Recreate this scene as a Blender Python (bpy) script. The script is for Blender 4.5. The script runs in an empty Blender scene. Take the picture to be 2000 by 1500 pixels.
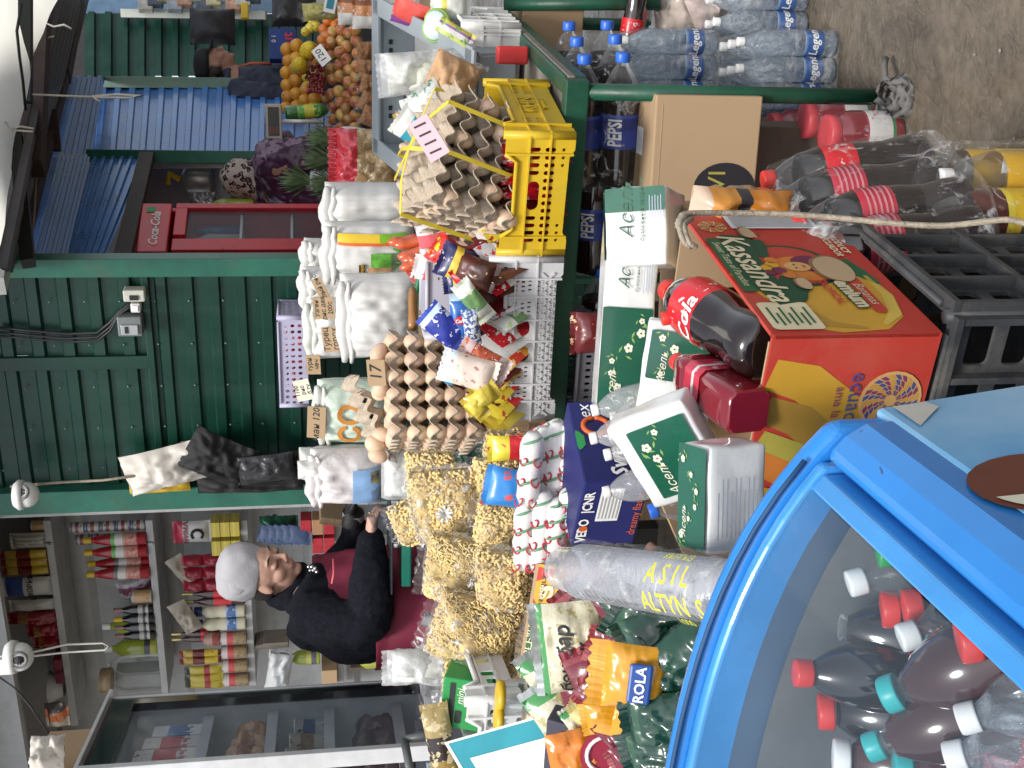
import bpy, bmesh, math, random
from mathutils import Vector, Matrix, Euler, noise
from mathutils.geometry import tessellate_polygon
random.seed(7)
rnd = random.uniform
V = Vector
R_ = math.radians
PI = math.pi
SC = bpy.context.scene
COL = SC.collection
# ------------------------------------------------------------- camera
F = 2300.0
CAMZ = 1.46
PIT = R_(9.1)
RL = 0.022
_fw = V((0, math.cos(PIT), -math.sin(PIT)))
_dn = V((0, -math.sin(PIT), -math.cos(PIT)))
_rt = V((1, 0, 0))
IMD = (math.cos(RL)*_dn - math.sin(RL)*_rt)
IMR = (math.cos(RL)*_rt + math.sin(RL)*_dn)
CAM = V((0, 0, CAMZ))
def ray(x, y):
    return _fw + IMR*((750-y)/F) + IMD*((x-1000)/F)
def P(x, y, d):
    return CAM + ray(x, y)*d
def PZ(x, y, z):
    r = ray(x, y)
    return CAM + r*((z-CAMZ)/r.z)
def PV(x, y, pt, n):
    r = ray(x, y)
    return CAM + r*((pt-CAM).dot(n)/r.dot(n))
cd = bpy.data.cameras.new('camera')
co = bpy.data.objects.new('camera', cd)
COL.objects.link(co)
m = Matrix((IMD, IMR, -_fw)).transposed().to_4x4()
m.translation = CAM
co.matrix_world = m
cd.sensor_width = 36
cd.lens = 36*F/2000
cd.clip_end = 200
cd.clip_start = .02
SC.camera = co
# ------------------------------------------------------------- materials
MC = {}
def nd(nt, t, **k):
    n = nt.nodes.new(t)
    for a, b in k.items():
        if a in n.inputs.keys(): n.inputs[a].default_value = b
        else: setattr(n, a, b)
    return n
def rgba(c): return (c[0], c[1], c[2], 1)
def newmat(name):
    mt = bpy.data.materials.new(name)
    mt.use_nodes = True
    nt = mt.node_tree
    nt.nodes.clear()
    out = nd(nt, 'ShaderNodeOutputMaterial')
    return mt, nt, out
def scal(c, k): return tuple(max(0, min(1, a*k)) for a in c)
def M(name, c=(.5,.5,.5), rough=.5, metal=0, var=.14, sc=9, bump=0, bsc=60, coat=0, spec=.5, trans=0, dirt=0, dc=(.12,.09,.06), rv=0, c2=None, sss=0, stretch=None, ior=1.45, alpha=1):
    if name in MC: return MC[name]
    mt, nt, out = newmat(name)
    L = nt.links.new
    p = nd(nt, 'ShaderNodeBsdfPrincipled')
    L(p.outputs[0], out.inputs[0])
    p.inputs['Metallic'].default_value = metal
    p.inputs['Specular IOR Level'].default_value = spec
    p.inputs['Coat Weight'].default_value = coat
    p.inputs['Coat Roughness'].default_value = .08
    p.inputs['Transmission Weight'].default_value = trans
    p.inputs['IOR'].default_value = ior
    p.inputs['Alpha'].default_value = alpha
    if sss:
        p.inputs['Subsurface Weight'].default_value = sss
        p.inputs['Subsurface Scale'].default_value = .02
    tc = nd(nt, 'ShaderNodeTexCoord')
    src = tc.outputs['Object']
    if stretch:
        mp = nd(nt, 'ShaderNodeMapping')
        mp.inputs['Scale'].default_value = stretch
        L(src, mp.inputs[0]); src = mp.outputs[0]
    n1 = nd(nt, 'ShaderNodeTexNoise', Scale=sc, Detail=6, Roughness=.6)
    L(src, n1.inputs['Vector'])
    mr = nd(nt, 'ShaderNodeMapRange')
    mr.inputs[1].default_value = .3; mr.inputs[2].default_value = .7
    L(n1.outputs[0], mr.inputs[0])
    mx = nd(nt, 'ShaderNodeMix', data_type='RGBA')
    mx.inputs['A'].default_value = rgba(scal(c, 1-var))
    mx.inputs['B'].default_value = rgba(c2 if c2 else scal(c, 1+var))
    L(mr.outputs[0], mx.inputs['Factor'])
    colr = mx.outputs['Result']
    if rv:
        oi = nd(nt, 'ShaderNodeObjectInfo')
        hs = nd(nt, 'ShaderNodeHueSaturation')
        m2 = nd(nt, 'ShaderNodeMapRange')
        m2.inputs[3].default_value = 1-rv; m2.inputs[4].default_value = 1+rv
        L(oi.outputs['Random'], m2.inputs[0]); L(m2.outputs[0], hs.inputs['Value'])
        m3 = nd(nt, 'ShaderNodeMapRange')
        m3.inputs[3].default_value = .5-rv*.06; m3.inputs[4].default_value = .5+rv*.06
        L(oi.outputs['Random'], m3.inputs[0]); L(m3.outputs[0], hs.inputs['Hue'])
        L(colr, hs.inputs['Color']); colr = hs.outputs[0]
    if dirt:
        n2 = nd(nt, 'ShaderNodeTexNoise', Scale=sc*.6+1.3, Detail=9, Roughness=.75)
        L(src, n2.inputs['Vector'])
        r2 = nd(nt, 'ShaderNodeMapRange')
        r2.inputs[1].default_value = .5; r2.inputs[2].default_value = .72; r2.inputs[4].default_value = dirt
        L(n2.outputs[0], r2.inputs[0])
        m4 = nd(nt, 'ShaderNodeMix', data_type='RGBA')
        m4.inputs['B'].default_value = rgba(dc)
        L(r2.outputs[0], m4.inputs['Factor']); L(colr, m4.inputs['A']); colr = m4.outputs['Result']
    L(colr, p.inputs['Base Color'])
    rr = nd(nt, 'ShaderNodeMapRange')
    rr.inputs[3].default_value = max(.02, rough-.1*(rough > .12)); rr.inputs[4].default_value = min(1, rough+.12)
    L(n1.outputs[0], rr.inputs[0]); L(rr.outputs[0], p.inputs['Roughness'])
    if bump:
        n3 = nd(nt, 'ShaderNodeTexNoise', Scale=bsc, Detail=4)
        L(src, n3.inputs['Vector'])
        b = nd(nt, 'ShaderNodeBump', Strength=min(1, bump), Distance=.004)
        L(n3.outputs[0], b.inputs['Height']); L(b.outputs[0], p.inputs['Normal'])
    MC[name] = mt
    return mt
def film(name, tint=(1,1,1), amt=.25, base=.05, sc=14, rough=.12, bump=.6, tr=(1,1,1), milk=.8, fres=.4, lo=.5, hi=.8):
    """thin clear plastic: mostly see-through, with white crinkle highlights"""
    if name in MC: return MC[name]
    mt, nt, out = newmat(name)
    L = nt.links.new
    tc = nd(nt, 'ShaderNodeTexCoord')
    n1 = nd(nt, 'ShaderNodeTexNoise', Scale=sc, Detail=5, Roughness=.6, Distortion=1.2)
    L(tc.outputs['Object'], n1.inputs['Vector'])
    b = nd(nt, 'ShaderNodeBump', Strength=bump, Distance=.012)
    L(n1.outputs[0], b.inputs['Height'])
    p = nd(nt, 'ShaderNodeBsdfPrincipled')
    p.inputs['Base Color'].default_value = rgba(scal(tint, milk))
    p.inputs['Roughness'].default_value = rough
    p.inputs['Specular IOR Level'].default_value = .9
    L(b.outputs[0], p.inputs['Normal'])
    t = nd(nt, 'ShaderNodeBsdfTransparent')
    t.inputs[0].default_value = rgba(tr)
    mr = nd(nt, 'ShaderNodeMapRange')
    mr.inputs[1].default_value = lo; mr.inputs[2].default_value = hi
    mr.inputs[3].default_value = base; mr.inputs[4].default_value = base+amt
    L(n1.outputs[0], mr.inputs[0])
    lw = nd(nt, 'ShaderNodeLayerWeight', Blend=.25)
    L(b.outputs[0], lw.inputs['Normal'])
    ad = nd(nt, 'ShaderNodeMath', operation='ADD', use_clamp=True)
    ml = nd(nt, 'ShaderNodeMath', operation='MULTIPLY')
    ml.inputs[1].default_value = fres
    L(lw.outputs['Fresnel'], ml.inputs[0])
    L(mr.outputs[0], ad.inputs[0]); L(ml.outputs[0], ad.inputs[1])
    mx = nd(nt, 'ShaderNodeMixShader')
    L(ad.outputs[0], mx.inputs[0]); L(t.outputs[0], mx.inputs[1]); L(p.outputs[0], mx.inputs[2])
    L(mx.outputs[0], out.inputs[0])
    MC[name] = mt
    return mt
def bands(name, axis, stops, rough=.35, coat=.3, art=None, artc=(.8,.1,.05), artsc=30, art2=None, bump=.25, bsc=45, artlo=.0, arthi=1., var=.08):
    """printed wrapper: colour bands along one generated axis, with blotchy printed artwork inside a range"""
    if name in MC: return MC[name]
    mt, nt, out = newmat(name)
    L = nt.links.new
    tc = nd(nt, 'ShaderNodeTexCoord')
    sx = nd(nt, 'ShaderNodeSeparateXYZ')
    L(tc.outputs['Generated'], sx.inputs[0])
    cr = nd(nt, 'ShaderNodeValToRGB')
    cr.color_ramp.interpolation = 'CONSTANT'
    e = cr.color_ramp.elements
    e[0].position = 0; e[0].color = rgba(stops[0][1])
    while len(e) > 1: e.remove(e[-1])
    for ps, c in stops[1:]:
        q = e.new(ps); q.color = rgba(c)
    L(sx.outputs['XYZ'.index(axis)], cr.inputs[0])
    colr = cr.outputs[0]
    def blot(colr, c, sc, th, seed):
        n = nd(nt, 'ShaderNodeTexNoise', Scale=sc, Detail=3, Roughness=.6, noise_dimensions='4D', W=seed)
        L(tc.outputs['Object'], n.inputs['Vector'])
        g = nd(nt, 'ShaderNodeMath', operation='GREATER_THAN'); g.inputs[1].default_value = th
        L(n.outputs[0], g.inputs[0])
        a1 = nd(nt, 'ShaderNodeMath', operation='GREATER_THAN'); a1.inputs[1].default_value = artlo
        a2 = nd(nt, 'ShaderNodeMath', operation='LESS_THAN'); a2.inputs[1].default_value = arthi
        L(sx.outputs['XYZ'.index(axis)], a1.inputs[0]); L(sx.outputs['XYZ'.index(axis)], a2.inputs[0])
        q = nd(nt, 'ShaderNodeMath', operation='MULTIPLY'); L(g.outputs[0], q.inputs[0]); L(a1.outputs[0], q.inputs[1])
        q2 = nd(nt, 'ShaderNodeMath', operation='MULTIPLY'); L(q.outputs[0], q2.inputs[0]); L(a2.outputs[0], q2.inputs[1])
        x = nd(nt, 'ShaderNodeMix', data_type='RGBA')
        x.inputs['B'].default_value = rgba(c)
        L(q2.outputs[0], x.inputs['Factor']); L(colr, x.inputs['A'])
        return x.outputs['Result']
    if art: colr = blot(colr, artc, artsc, art, 1.3)
    if art2: colr = blot(colr, art2, artsc*1.7, .6, 5.1)
    p = nd(nt, 'ShaderNodeBsdfPrincipled')
    p.inputs['Roughness'].default_value = rough
    p.inputs['Coat Weight'].default_value = coat
    p.inputs['Coat Roughness'].default_value = .12
    L(colr, p.inputs['Base Color'])
    if bump:
        n3 = nd(nt, 'ShaderNodeTexNoise', Scale=bsc, Detail=3)
        L(tc.outputs['Object'], n3.inputs['Vector'])
        b = nd(nt, 'ShaderNodeBump', Strength=bump, Distance=.005)
        L(n3.outputs[0], b.inputs['Height']); L(b.outputs[0], p.inputs['Normal'])
    L(p.outputs[0], out.inputs[0])
    MC[name] = mt
    return mt
# ------------------------------------------------------------- mesh builder
class MB:
    def __init__(s): s.v = []; s.f = []; s.mi = []; s.sm = []
    def add(s, vs, fs, mi=0, sm=False, mat=None):
        o = len(s.v)
        if mat is not None: vs = [mat @ V(q) for q in vs]
        s.v += [tuple(q) for q in vs]
        for f in fs:
            s.f.append(tuple(i+o for i in f)); s.mi.append(mi); s.sm.append(sm)
        return s
    def box(s, cx, cy, cz, sx, sy, sz, mi=0, mat=None, tx=1, ty=1):
        a, b, c = sx/2, sy/2, sz/2
        vs = [(cx+i*a*(tx if k > 0 else 1), cy+j*b*(ty if k > 0 else 1), cz+k*c) for k in (-1,1) for j in (-1,1) for i in (-1,1)]
        return s.add(vs, [(0,2,3,1),(4,5,7,6),(0,1,5,4),(2,6,7,3),(0,4,6,2),(1,3,7,5)], mi, False, mat)
    def lathe(s, pr, seg=18, mi=0, mat=None, cap=True, mis=None, sm=True, rf=None):
        vs = []; fs = []; ms = []
        for r, z in pr:
            for k in range(seg):
                a = 2*PI*k/seg
                q = r*(rf(a, z) if rf else 1)
                vs.append((q*math.cos(a), q*math.sin(a), z))
        n = len(pr)
        o = len(s.v)
        if mat is not None: vs = [mat @ V(q) for q in vs]
        s.v += [tuple(q) for q in vs]
        for i in range(n-1):
            for k in range(seg):
                k2 = (k+1) % seg
                s.f.append((o+i*seg+k, o+i*seg+k2, o+(i+1)*seg+k2, o+(i+1)*seg+k))
                s.mi.append(mis[i] if mis else mi); s.sm.append(sm)
        if cap:
            s.f.append(tuple(o+k for k in range(seg))[::-1]); s.mi.append(mis[0] if mis else mi); s.sm.append(False)
            s.f.append(tuple(o+(n-1)*seg+k for k in range(seg))); s.mi.append(mis[-1] if mis else mi); s.sm.append(False)
        return s
    def tube(s, pts, r, seg=8, mi=0, mat=None, cap=True, ell=1):
        pts = [V(p) for p in pts]
        n = len(pts)
        rs = r if isinstance(r, (list, tuple)) else [r]*n
        vs = []; up = None
        for i, p in enumerate(pts):
            t = (pts[min(i+1, n-1)]-pts[max(i-1, 0)])
            if t.length < 1e-9: t = V((0,0,1))
            t.normalize()
            if up is None:
                up = V((0,0,1)) if abs(t.z) < .9 else V((0,1,0))
            a = t.cross(up)
            if a.length < 1e-6: a = t.cross(V((1,0,0)))
            a.normalize(); b = a.cross(t).normalized(); up = b
            for k in range(seg):
                g = 2*PI*k/seg
                vs.append(p+a*(rs[i]*math.cos(g))+b*(rs[i]*ell*math.sin(g)))
        fs = [(i*seg+k, i*seg+(k+1) % seg, (i+1)*seg+(k+1) % seg, (i+1)*seg+k) for i in range(n-1) for k in range(seg)]
        if cap: fs += [tuple(range(seg))[::-1], tuple((n-1)*seg+k for k in range(seg))]
        return s.add(vs, fs, mi, True, mat)
    def ell(s, c, r, seg=16, ring=10, mi=0, mat=None):
        vs = [(c[0], c[1], c[2]-r[2])]
        for i in range(1, ring):
            t = -PI/2+PI*i/ring
            for k in range(seg):
                a = 2*PI*k/seg
                vs.append((c[0]+r[0]*math.cos(t)*math.cos(a), c[1]+r[1]*math.cos(t)*math.sin(a), c[2]+r[2]*math.sin(t)))
        vs.append((c[0], c[1], c[2]+r[2]))
        fs = [(0, 1+(k+1) % seg, 1+k) for k in range(seg)]
        for i in range(ring-2):
            for k in range(seg):
                fs.append((1+i*seg+k, 1+i*seg+(k+1) % seg, 1+(i+1)*seg+(k+1) % seg, 1+(i+1)*seg+k))
        l = len(vs)-1; b = 1+(ring-2)*seg
        fs += [(b+k, b+(k+1) % seg, l) for k in range(seg)]
        return s.add(vs, fs, mi, True, mat)
    def grid(s, fn, nu, nv, mi=0, mat=None, sm=True, mif=None):
        vs = [fn(i/nu, j/nv) for j in range(nv+1) for i in range(nu+1)]
        o = len(s.v)
        if mat is not None: vs = [mat @ V(q) for q in vs]
        s.v += [tuple(q) for q in vs]
        for j in range(nv):
            for i in range(nu):
                a = o+j*(nu+1)+i
                s.f.append((a, a+1, a+nu+2, a+nu+1)); s.sm.append(sm)
                s.mi.append(mif((i+.5)/nu, (j+.5)/nv) if mif else mi)
        return s
    def plate(s, outline, holes, t, mi=0, mat=None):
        """flat plate in XZ with holes, thickness t along +Y"""
        loops = [outline]+holes
        tri = tessellate_polygon([[V((p[0], p[1], 0)) for p in l] for l in loops])
        fl = [p for l in loops for p in l]
        n = len(fl)
        vs = [(p[0], 0, p[1]) for p in fl]+[(p[0], t, p[1]) for p in fl]
        fs = []
        for a, b, c in tri:
            fs += [(a, b, c), (c+n, b+n, a+n)]
        o = 0
        for l in loops:
            k = len(l)
            for i in range(k):
                j = (i+1) % k
                fs.append((o+i, o+j, o+j+n, o+i+n))
            o += k
        return s.add(vs, fs, mi, False, mat)
    def mesh(s, name):
        me = bpy.data.meshes.new(name)
        me.from_pydata(s.v, [], s.f)
        me.polygons.foreach_set('material_index', s.mi)
        me.polygons.foreach_set('use_smooth', s.sm)
        me.update()
        return me
def rrect(cx, cz, w, h, r=None, n=3):
    r = min(w, h)/2 if r is None else min(r, w/2, h/2)
    pts = []
    for qx, qz, a0 in ((1,1,0), (-1,1,90), (-1,-1,180), (1,-1,270)):
        for k in range(n+1):
            a = R_(a0+90*k/n)
            pts.append((cx+qx*(w/2-r)+r*math.cos(a), cz+qz*(h/2-r)+r*math.sin(a)))
    return pts
def fixn(me):
    bm = bmesh.new(); bm.from_mesh(me)
    bmesh.ops.recalc_face_normals(bm, faces=bm.faces)
    bm.to_mesh(me); bm.free()
def O(name, mb, mats, parent=None, bevel=0, seg=2, fix=True, loc=None, rot=None, label=None):
    me = mb.mesh(name) if isinstance(mb, MB) else mb
    if fix and isinstance(mb, MB): fixn(me)
    for q in (mats if isinstance(mats, (list, tuple)) else [mats]): me.materials.append(q)
    o = bpy.data.objects.new(name, me)
    COL.objects.link(o)
    if parent: o.parent = parent
    if loc is not None: o.location = loc
    if rot is not None: o.rotation_euler = rot
    if bevel:
        b = o.modifiers.new('bevel', 'BEVEL'); b.width = bevel; b.segments = seg; b.limit_method = 'ANGLE'; b.angle_limit = R_(40)
        b.harden_normals = False
    if label: o['label'] = label
    return o
def T(name, label, cat, loc=(0,0,0), rz=0, group=None, rot=None):
    o = bpy.data.objects.new(name, None)
    COL.objects.link(o)
    o.empty_display_size = .05
    o.location = loc
    o.rotation_euler = rot if rot is not None else (0, 0, rz)
    o['label'] = label; o['category'] = cat
    if group: o['group'] = group
    return o
def tag(o, label, cat, group=None, loc=None, rot=None):
    o['label'] = label; o['category'] = cat
    if group: o['group'] = group
    if loc is not None: o.location = loc
    if rot is not None: o.rotation_euler = rot
    return o
def struct(o): o['kind'] = 'structure'; return o
def kids(o): return [c for c in COL.objects if c.parent is o]
CH = {}
def dup(o, loc=None, rot=None, label=None, group=None, scale=None, _p=None):
    if o.name not in CH: CH[o.name] = kids(o)
    c = o.copy(); COL.objects.link(c)
    if _p: c.parent = _p
    for ch in CH[o.name]: dup(ch, _p=c)
    if loc is not None: c.location = loc
    if rot is not None: c.rotation_euler = rot
    if scale is not None: c.scale = (scale,)*3 if not isinstance(scale, (tuple, list)) else scale
    if label: c['label'] = label
    if group: c['group'] = group
    return c
TXC = {}
def txt(s, size, mat, parent, loc, rot=(PI/2,0,0), shear=0, bold=.0, cyl=None, ext=.0006, align='CENTER', fn=None, sx=1, name='lettering'):
    """lettering as mesh; text lies in local XY of rot. cyl=radius wraps round a vertical cylinder"""
    cu = bpy.data.curves.new('t', 'FONT')
    cu.body = s; cu.size = size; cu.align_x = align; cu.align_y = 'CENTER'; cu.shear = shear; cu.offset = bold*size
    cu.resolution_u = 2; cu.extrude = 0 if (cyl or fn) else ext
    ob = bpy.data.objects.new('t', cu); COL.objects.link(ob)
    dg = bpy.context.evaluated_depsgraph_get(); dg.update()
    me = bpy.data.meshes.new_from_object(ob.evaluated_get(dg))
    bpy.data.objects.remove(ob); bpy.data.curves.remove(cu)
    for v in me.vertices: v.co.x *= sx
    if cyl or fn:
        bm = bmesh.new(); bm.from_mesh(me)
        bmesh.ops.subdivide_edges(bm, edges=[e for e in bm.edges if e.calc_length() > size*.25], cuts=1)
        bmesh.ops.triangulate(bm, faces=bm.faces)
        bm.to_mesh(me); bm.free()
    if cyl:
        for v in me.vertices:
            a = v.co.x/cyl
            v.co = V((cyl*math.sin(a), -cyl*math.cos(a), v.co.y))
        rot = rot if rot != (PI/2,0,0) else (0,0,0)
    if fn:
        for v in me.vertices: v.co = V(fn(v.co.x, v.co.y))
        rot = rot if rot != (PI/2,0,0) else (0,0,0)
    me.materials.clear(); me.materials.append(mat)
    o = bpy.data.objects.new(name, me); COL.objects.link(o)
    o.parent = parent; o.location = loc; o.rotation_euler = rot
    return o
def nz(p, s=1, seed=0): return noise.noise(V((p[0]*s+seed*7.3, p[1]*s-seed*3.1, p[2]*s+seed)))
def hull_mb(pts, cuts=2, amp=.006, s=25, seed=0, infl=.004):
    bm = bmesh.new()
    for p in pts: bm.verts.new(p)
    r = bmesh.ops.convex_hull(bm, input=bm.verts)
    bmesh.ops.delete(bm, geom=[g for g in r['geom_interior'] if isinstance(g, bmesh.types.BMVert)], context='VERTS')
    bmesh.ops.triangulate(bm, faces=bm.faces)
    for q in range(cuts):
        bmesh.ops.subdivide_edges(bm, edges=[e for e in bm.edges if e.calc_length() > .03], cuts=1, use_grid_fill=True)
    bm.normal_update()
    for v in bm.verts:
        v.co += v.normal*(infl+amp*nz(v.co, s, seed))
    for f in bm.faces: f.smooth = True
    bmesh.ops.recalc_face_normals(bm, faces=bm.faces)
    me = bpy.data.meshes.new('h'); bm.to_mesh(me); bm.free()
    return me
# ------------------------------------------------------------- common materials
WHITE = M('white plastic', (.72,.72,.70), .4, var=.08, dirt=.25, dc=(.35,.32,.28))
CAPW = M('white cap', (.82,.82,.80), .35, var=.05)
BLACKP = M('black plastic', (.02,.02,.022), .45, var=.3)
CARD = M('kraft cardboard', (.40,.28,.17), .85, var=.08, sc=3, bump=.12, bsc=18, spec=.2, dirt=.18, dc=(.26,.17,.09))
CARDIN = M('inner cardboard', (.48,.35,.21), .9, var=.10, sc=5, spec=.2)
PULP = M('egg tray pulp', (.46,.385,.30), .95, var=.16, sc=30, bump=.9, bsc=160, spec=.15)
EGGM = M('egg shell', (.66,.47,.33), .5, var=.05, sc=25, rv=.16, bump=.05, bsc=300, sss=.1)
FILM = film('clear wrap', amt=.45, base=.012, sc=15, fres=.25, lo=.52)
FILM2 = film('crinkled wrap', amt=.6, base=.015, sc=23, bump=1, fres=.12, lo=.57, hi=.72)
FILMM = film('milky bag', amt=.4, base=.42, sc=13, tint=(.95,.97,.98), bump=.9)
CLEAR = film('clear bottle plastic', amt=.12, base=.03, sc=9, rough=.05, bump=.15, tr=(.95,.97,.98), fres=.6)
COLA = M('cola liquid', (.012,.006,.005), .08, var=.2, coat=1, spec=.7)
CHARC = M('dark print', (.02,.02,.02), .6)
PAPER = M('white paper', (.78,.77,.74), .7, var=.05)
REDL = M('red print', (.62,.02,.03), .35, coat=.4, var=.06)
WHL = M('white print', (.85,.85,.83), .45, var=.03)
BLUEP = M('blue print', (.02,.05,.32), .35, coat=.5, var=.1)
CAPB = M('blue cap', (.03,.14,.62), .35, var=.08)
CAPR = M('red cap', (.68,.04,.03), .35, var=.08)
CAPG = M('green cap', (.03,.33,.09), .35, var=.08)
CAPT = M('teal cap', (.03,.42,.42), .35, var=.08)
YELC = M('yellow plastic', (.62,.42,.02), .4, var=.10, dirt=.4, dc=(.4,.28,.05), sc=5)
GRYC = M('light grey plastic', (.55,.55,.56), .45, var=.07, dirt=.35, dc=(.3,.28,.25), sc=6)
BLKC = M('black crate plastic', (.045,.047,.05), .55, var=.3, dirt=.7, dc=(.17,.155,.135), sc=11)
PGREEN = M('old green paint', (.010,.075,.042), .42, var=.25, sc=9, dirt=.8, dc=(.04,.035,.03), bump=.2)
DGREEN = M('dark green cladding', (.003,.036,.023), .36, var=.25, sc=3, dirt=.45, dc=(.030,.052,.045), stretch=(3,3,.35))
BLUES = M('blue cladding', (.06,.20,.53), .28, var=.18, sc=2.2, dirt=.45, dc=(.13,.17,.24), coat=.2, stretch=(2.5,2.5,.5))
STEELD = M('dark steel', (.035,.028,.026), .6, var=.3, dirt=.3)
GREYP = M('grey painted steel', (.38,.39,.39), .5, var=.1, dirt=.3, dc=(.16,.14,.12))
ROPE = M('rope', (.36,.31,.24), .95, var=.25, sc=60, bump=.8, bsc=200)
# ============================================================= SETTING
RZ = R_(-25)
XR = V((math.cos(RZ), math.sin(RZ), 0))      # along the stalls, to the right
YB = V((-math.sin(RZ), math.cos(RZ), 0))     # away from the alley
# ---- ground: wet muddy concrete
def ground():
    mt, nt, out = newmat('wet muddy ground')
    L = nt.links.new
    tc = nd(nt, 'ShaderNodeTexCoord')
    n1 = nd(nt, 'ShaderNodeTexNoise', Scale=2.2, Detail=10, Roughness=.65, Distortion=.6)
    n2 = nd(nt, 'ShaderNodeTexNoise', Scale=26, Detail=8, Roughness=.7)
    n3 = nd(nt, 'ShaderNodeTexVoronoi', Scale=13, feature='DISTANCE_TO_EDGE')
    nw = nd(nt, 'ShaderNodeTexNoise', Scale=7, Detail=3)
    ad = nd(nt, 'ShaderNodeMix', data_type='RGBA'); ad.inputs['Factor'].default_value = .28
    L(tc.outputs['Object'], nw.inputs['Vector']); L(tc.outputs['Object'], ad.inputs['A']); L(nw.outputs['Color'], ad.inputs['B'])
    for q in (n1, n2): L(tc.outputs['Object'], q.inputs['Vector'])
    L(ad.outputs['Result'], n3.inputs['Vector'])
    cr = nd(nt, 'ShaderNodeValToRGB')
    e = cr.color_ramp.elements
    e[0].position = .33; e[0].color = (.10, .081, .060, 1)
    e[1].position = .66; e[1].color = (.215, .178, .132, 1)
    L(n1.outputs[0], cr.inputs[0])
    mx = nd(nt, 'ShaderNodeMix', data_type='RGBA', blend_type='MULTIPLY'); mx.inputs['Factor'].default_value = .55
    c2 = nd(nt, 'ShaderNodeValToRGB'); c2.color_ramp.elements[0].position = .35; c2.color_ramp.elements[0].color = (.35,.33,.3,1); c2.color_ramp.elements[1].position = .6
    L(n2.outputs[0], c2.inputs[0]); L(cr.outputs[0], mx.inputs['A']); L(c2.outputs[0], mx.inputs['B'])
    p = nd(nt, 'ShaderNodeBsdfPrincipled')
    L(mx.outputs['Result'], p.inputs['Base Color'])
    rr = nd(nt, 'ShaderNodeMapRange'); rr.inputs[1].default_value = .38; rr.inputs[2].default_value = .6; rr.inputs[3].default_value = .1; rr.inputs[4].default_value = .62
    L(n1.outputs[0], rr.inputs[0]); L(rr.outputs[0], p.inputs['Roughness'])
    m2 = nd(nt, 'ShaderNodeMath', operation='MULTIPLY'); m2.inputs[1].default_value = .35
    mn = nd(nt, 'ShaderNodeMath', operation='MINIMUM'); mn.inputs[1].default_value = .12
    L(n3.outputs['Distance'], mn.inputs[0])
    m3 = nd(nt, 'ShaderNodeMath', operation='ADD')
    L(n2.outputs[0], m2.inputs[0]); L(m2.outputs[0], m3.inputs[0]); L(mn.outputs[0], m3.inputs[1])
    b = nd(nt, 'ShaderNodeBump', Strength=.45, Distance=.03)
    L(m3.outputs[0], b.inputs['Height']); L(b.outputs[0], p.inputs['Normal'])
    L(p.outputs[0], out.inputs[0])
    mb = MB()
    mb.grid(lambda u, v: (-1+4*u, 1+5*v, .012*nz((u*4, v*5, 0), 2.5)+.007*nz((u*4, v*5, 3), 11)), 120, 150)
    for a, b_, c, d in ((-40, -30, 40, 1), (-40, 6, 40, 60), (-40, 1, -1, 6), (3, 1, 40, 6)):
        mb.add([(a, b_, 0), (c, b_, 0), (c, d, 0), (a, d, 0)], [(0,1,2,3)])
    struct(O('ground', mb, mt))
    # pebbles and scraps trodden in the mud
    mb = MB()
    for k in range(60):
        x, y = rnd(.2, 1.7), rnd(1.8, 4.2)
        s = rnd(.001, .004)
        mb.ell((x, y, .006), (s*rnd(.8, 1.6), s, s*.7), 6, 4)
    o = O('gravel', mb, M('pale grit', (.35,.32,.28), .8, rv=.3)); o['kind'] = 'stuff'
ground()
def lerp4(c, s, t): return (c[0]*(1-s)+c[1]*s)*(1-t)+(c[3]*(1-s)+c[2]*s)*t
def corr(c, n, amp=.012, duty=.5, nu=1, sharp=2.6, mb=None, mi=0):
    """trapezoid-ribbed sheet on quad c=(c00,c10,c11,c01); ribs run along s and repeat along t"""
    mb = mb or MB()
    nrm = (c[1]-c[0]).cross(c[3]-c[0]).normalized()
    ts = []
    for k in range(n):
        for q, h in ((0,0), (.30,0), (.38,1), (.72,1), (.80,0)): ts.append(((k+q)/n, h))
    ts.append((1, 0))
    o = len(mb.v)
    for t, h in ts:
        for i in range(nu+1): mb.v.append(tuple(lerp4(c, i/nu, t)+nrm*(amp*h)))
    for j in range(len(ts)-1):
        for i in range(nu):
            a = o+j*(nu+1)+i
            mb.f.append((a, a+1, a+nu+2, a+nu+1)); mb.mi.append(mi); mb.sm.append(False)
    return mb
def bar(mb, a, b, w, h=None, mi=0, up=V((0,0,1))):
    """square bar from a to b"""
    h = h or w
    a, b = V(a), V(b)
    z = (b-a).normalized()
    x = z.cross(up)
    if x.length < .01: x = z.cross(V((0,1,0)))
    x.normalize(); y = z.cross(x)
    mt = Matrix((x, y, z)).transposed().to_4x4(); mt.translation = (a+b)/2
    mb.box(0, 0, 0, w, h, (b-a).length, mi, mt)
    return mb
# ---- green corrugated kiosk front
W0 = P(400, 505, 4.9)
WN = -YB
def onwall(x, y, off=0): return PV(x, y, W0+YB*off, WN)
wl = lambda p: V(((p-W0).dot(XR), (p-W0).dot(YB), p.z))
gk = T('corrugated_kiosk', 'dark green ribbed metal kiosk wall between the vendor and the red fridge', 'kiosk', (W0.x, W0.y, 0), RZ)
LE = wl(onwall(300, 952)).x
zt = onwall(5, 700).z+.15
zm = onwall(303, 700).z
mb = MB(); corr((V((LE,0,-.1)), V((-.06,0,-.1)), V((-.06,0,zm)), V((LE,0,zm))), 21, .014, nu=1, mb=mb)
O('lower_cladding', mb, DGREEN, gk)
mid = wl(onwall(200, 705)).x
mb = MB()
corr((V((LE,.004,zm+.03)), V((mid-.03,.004,zm+.03)), V((mid-.03,.004,zt)), V((LE,.004,zt))), 6, .016, mb=mb)
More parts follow.
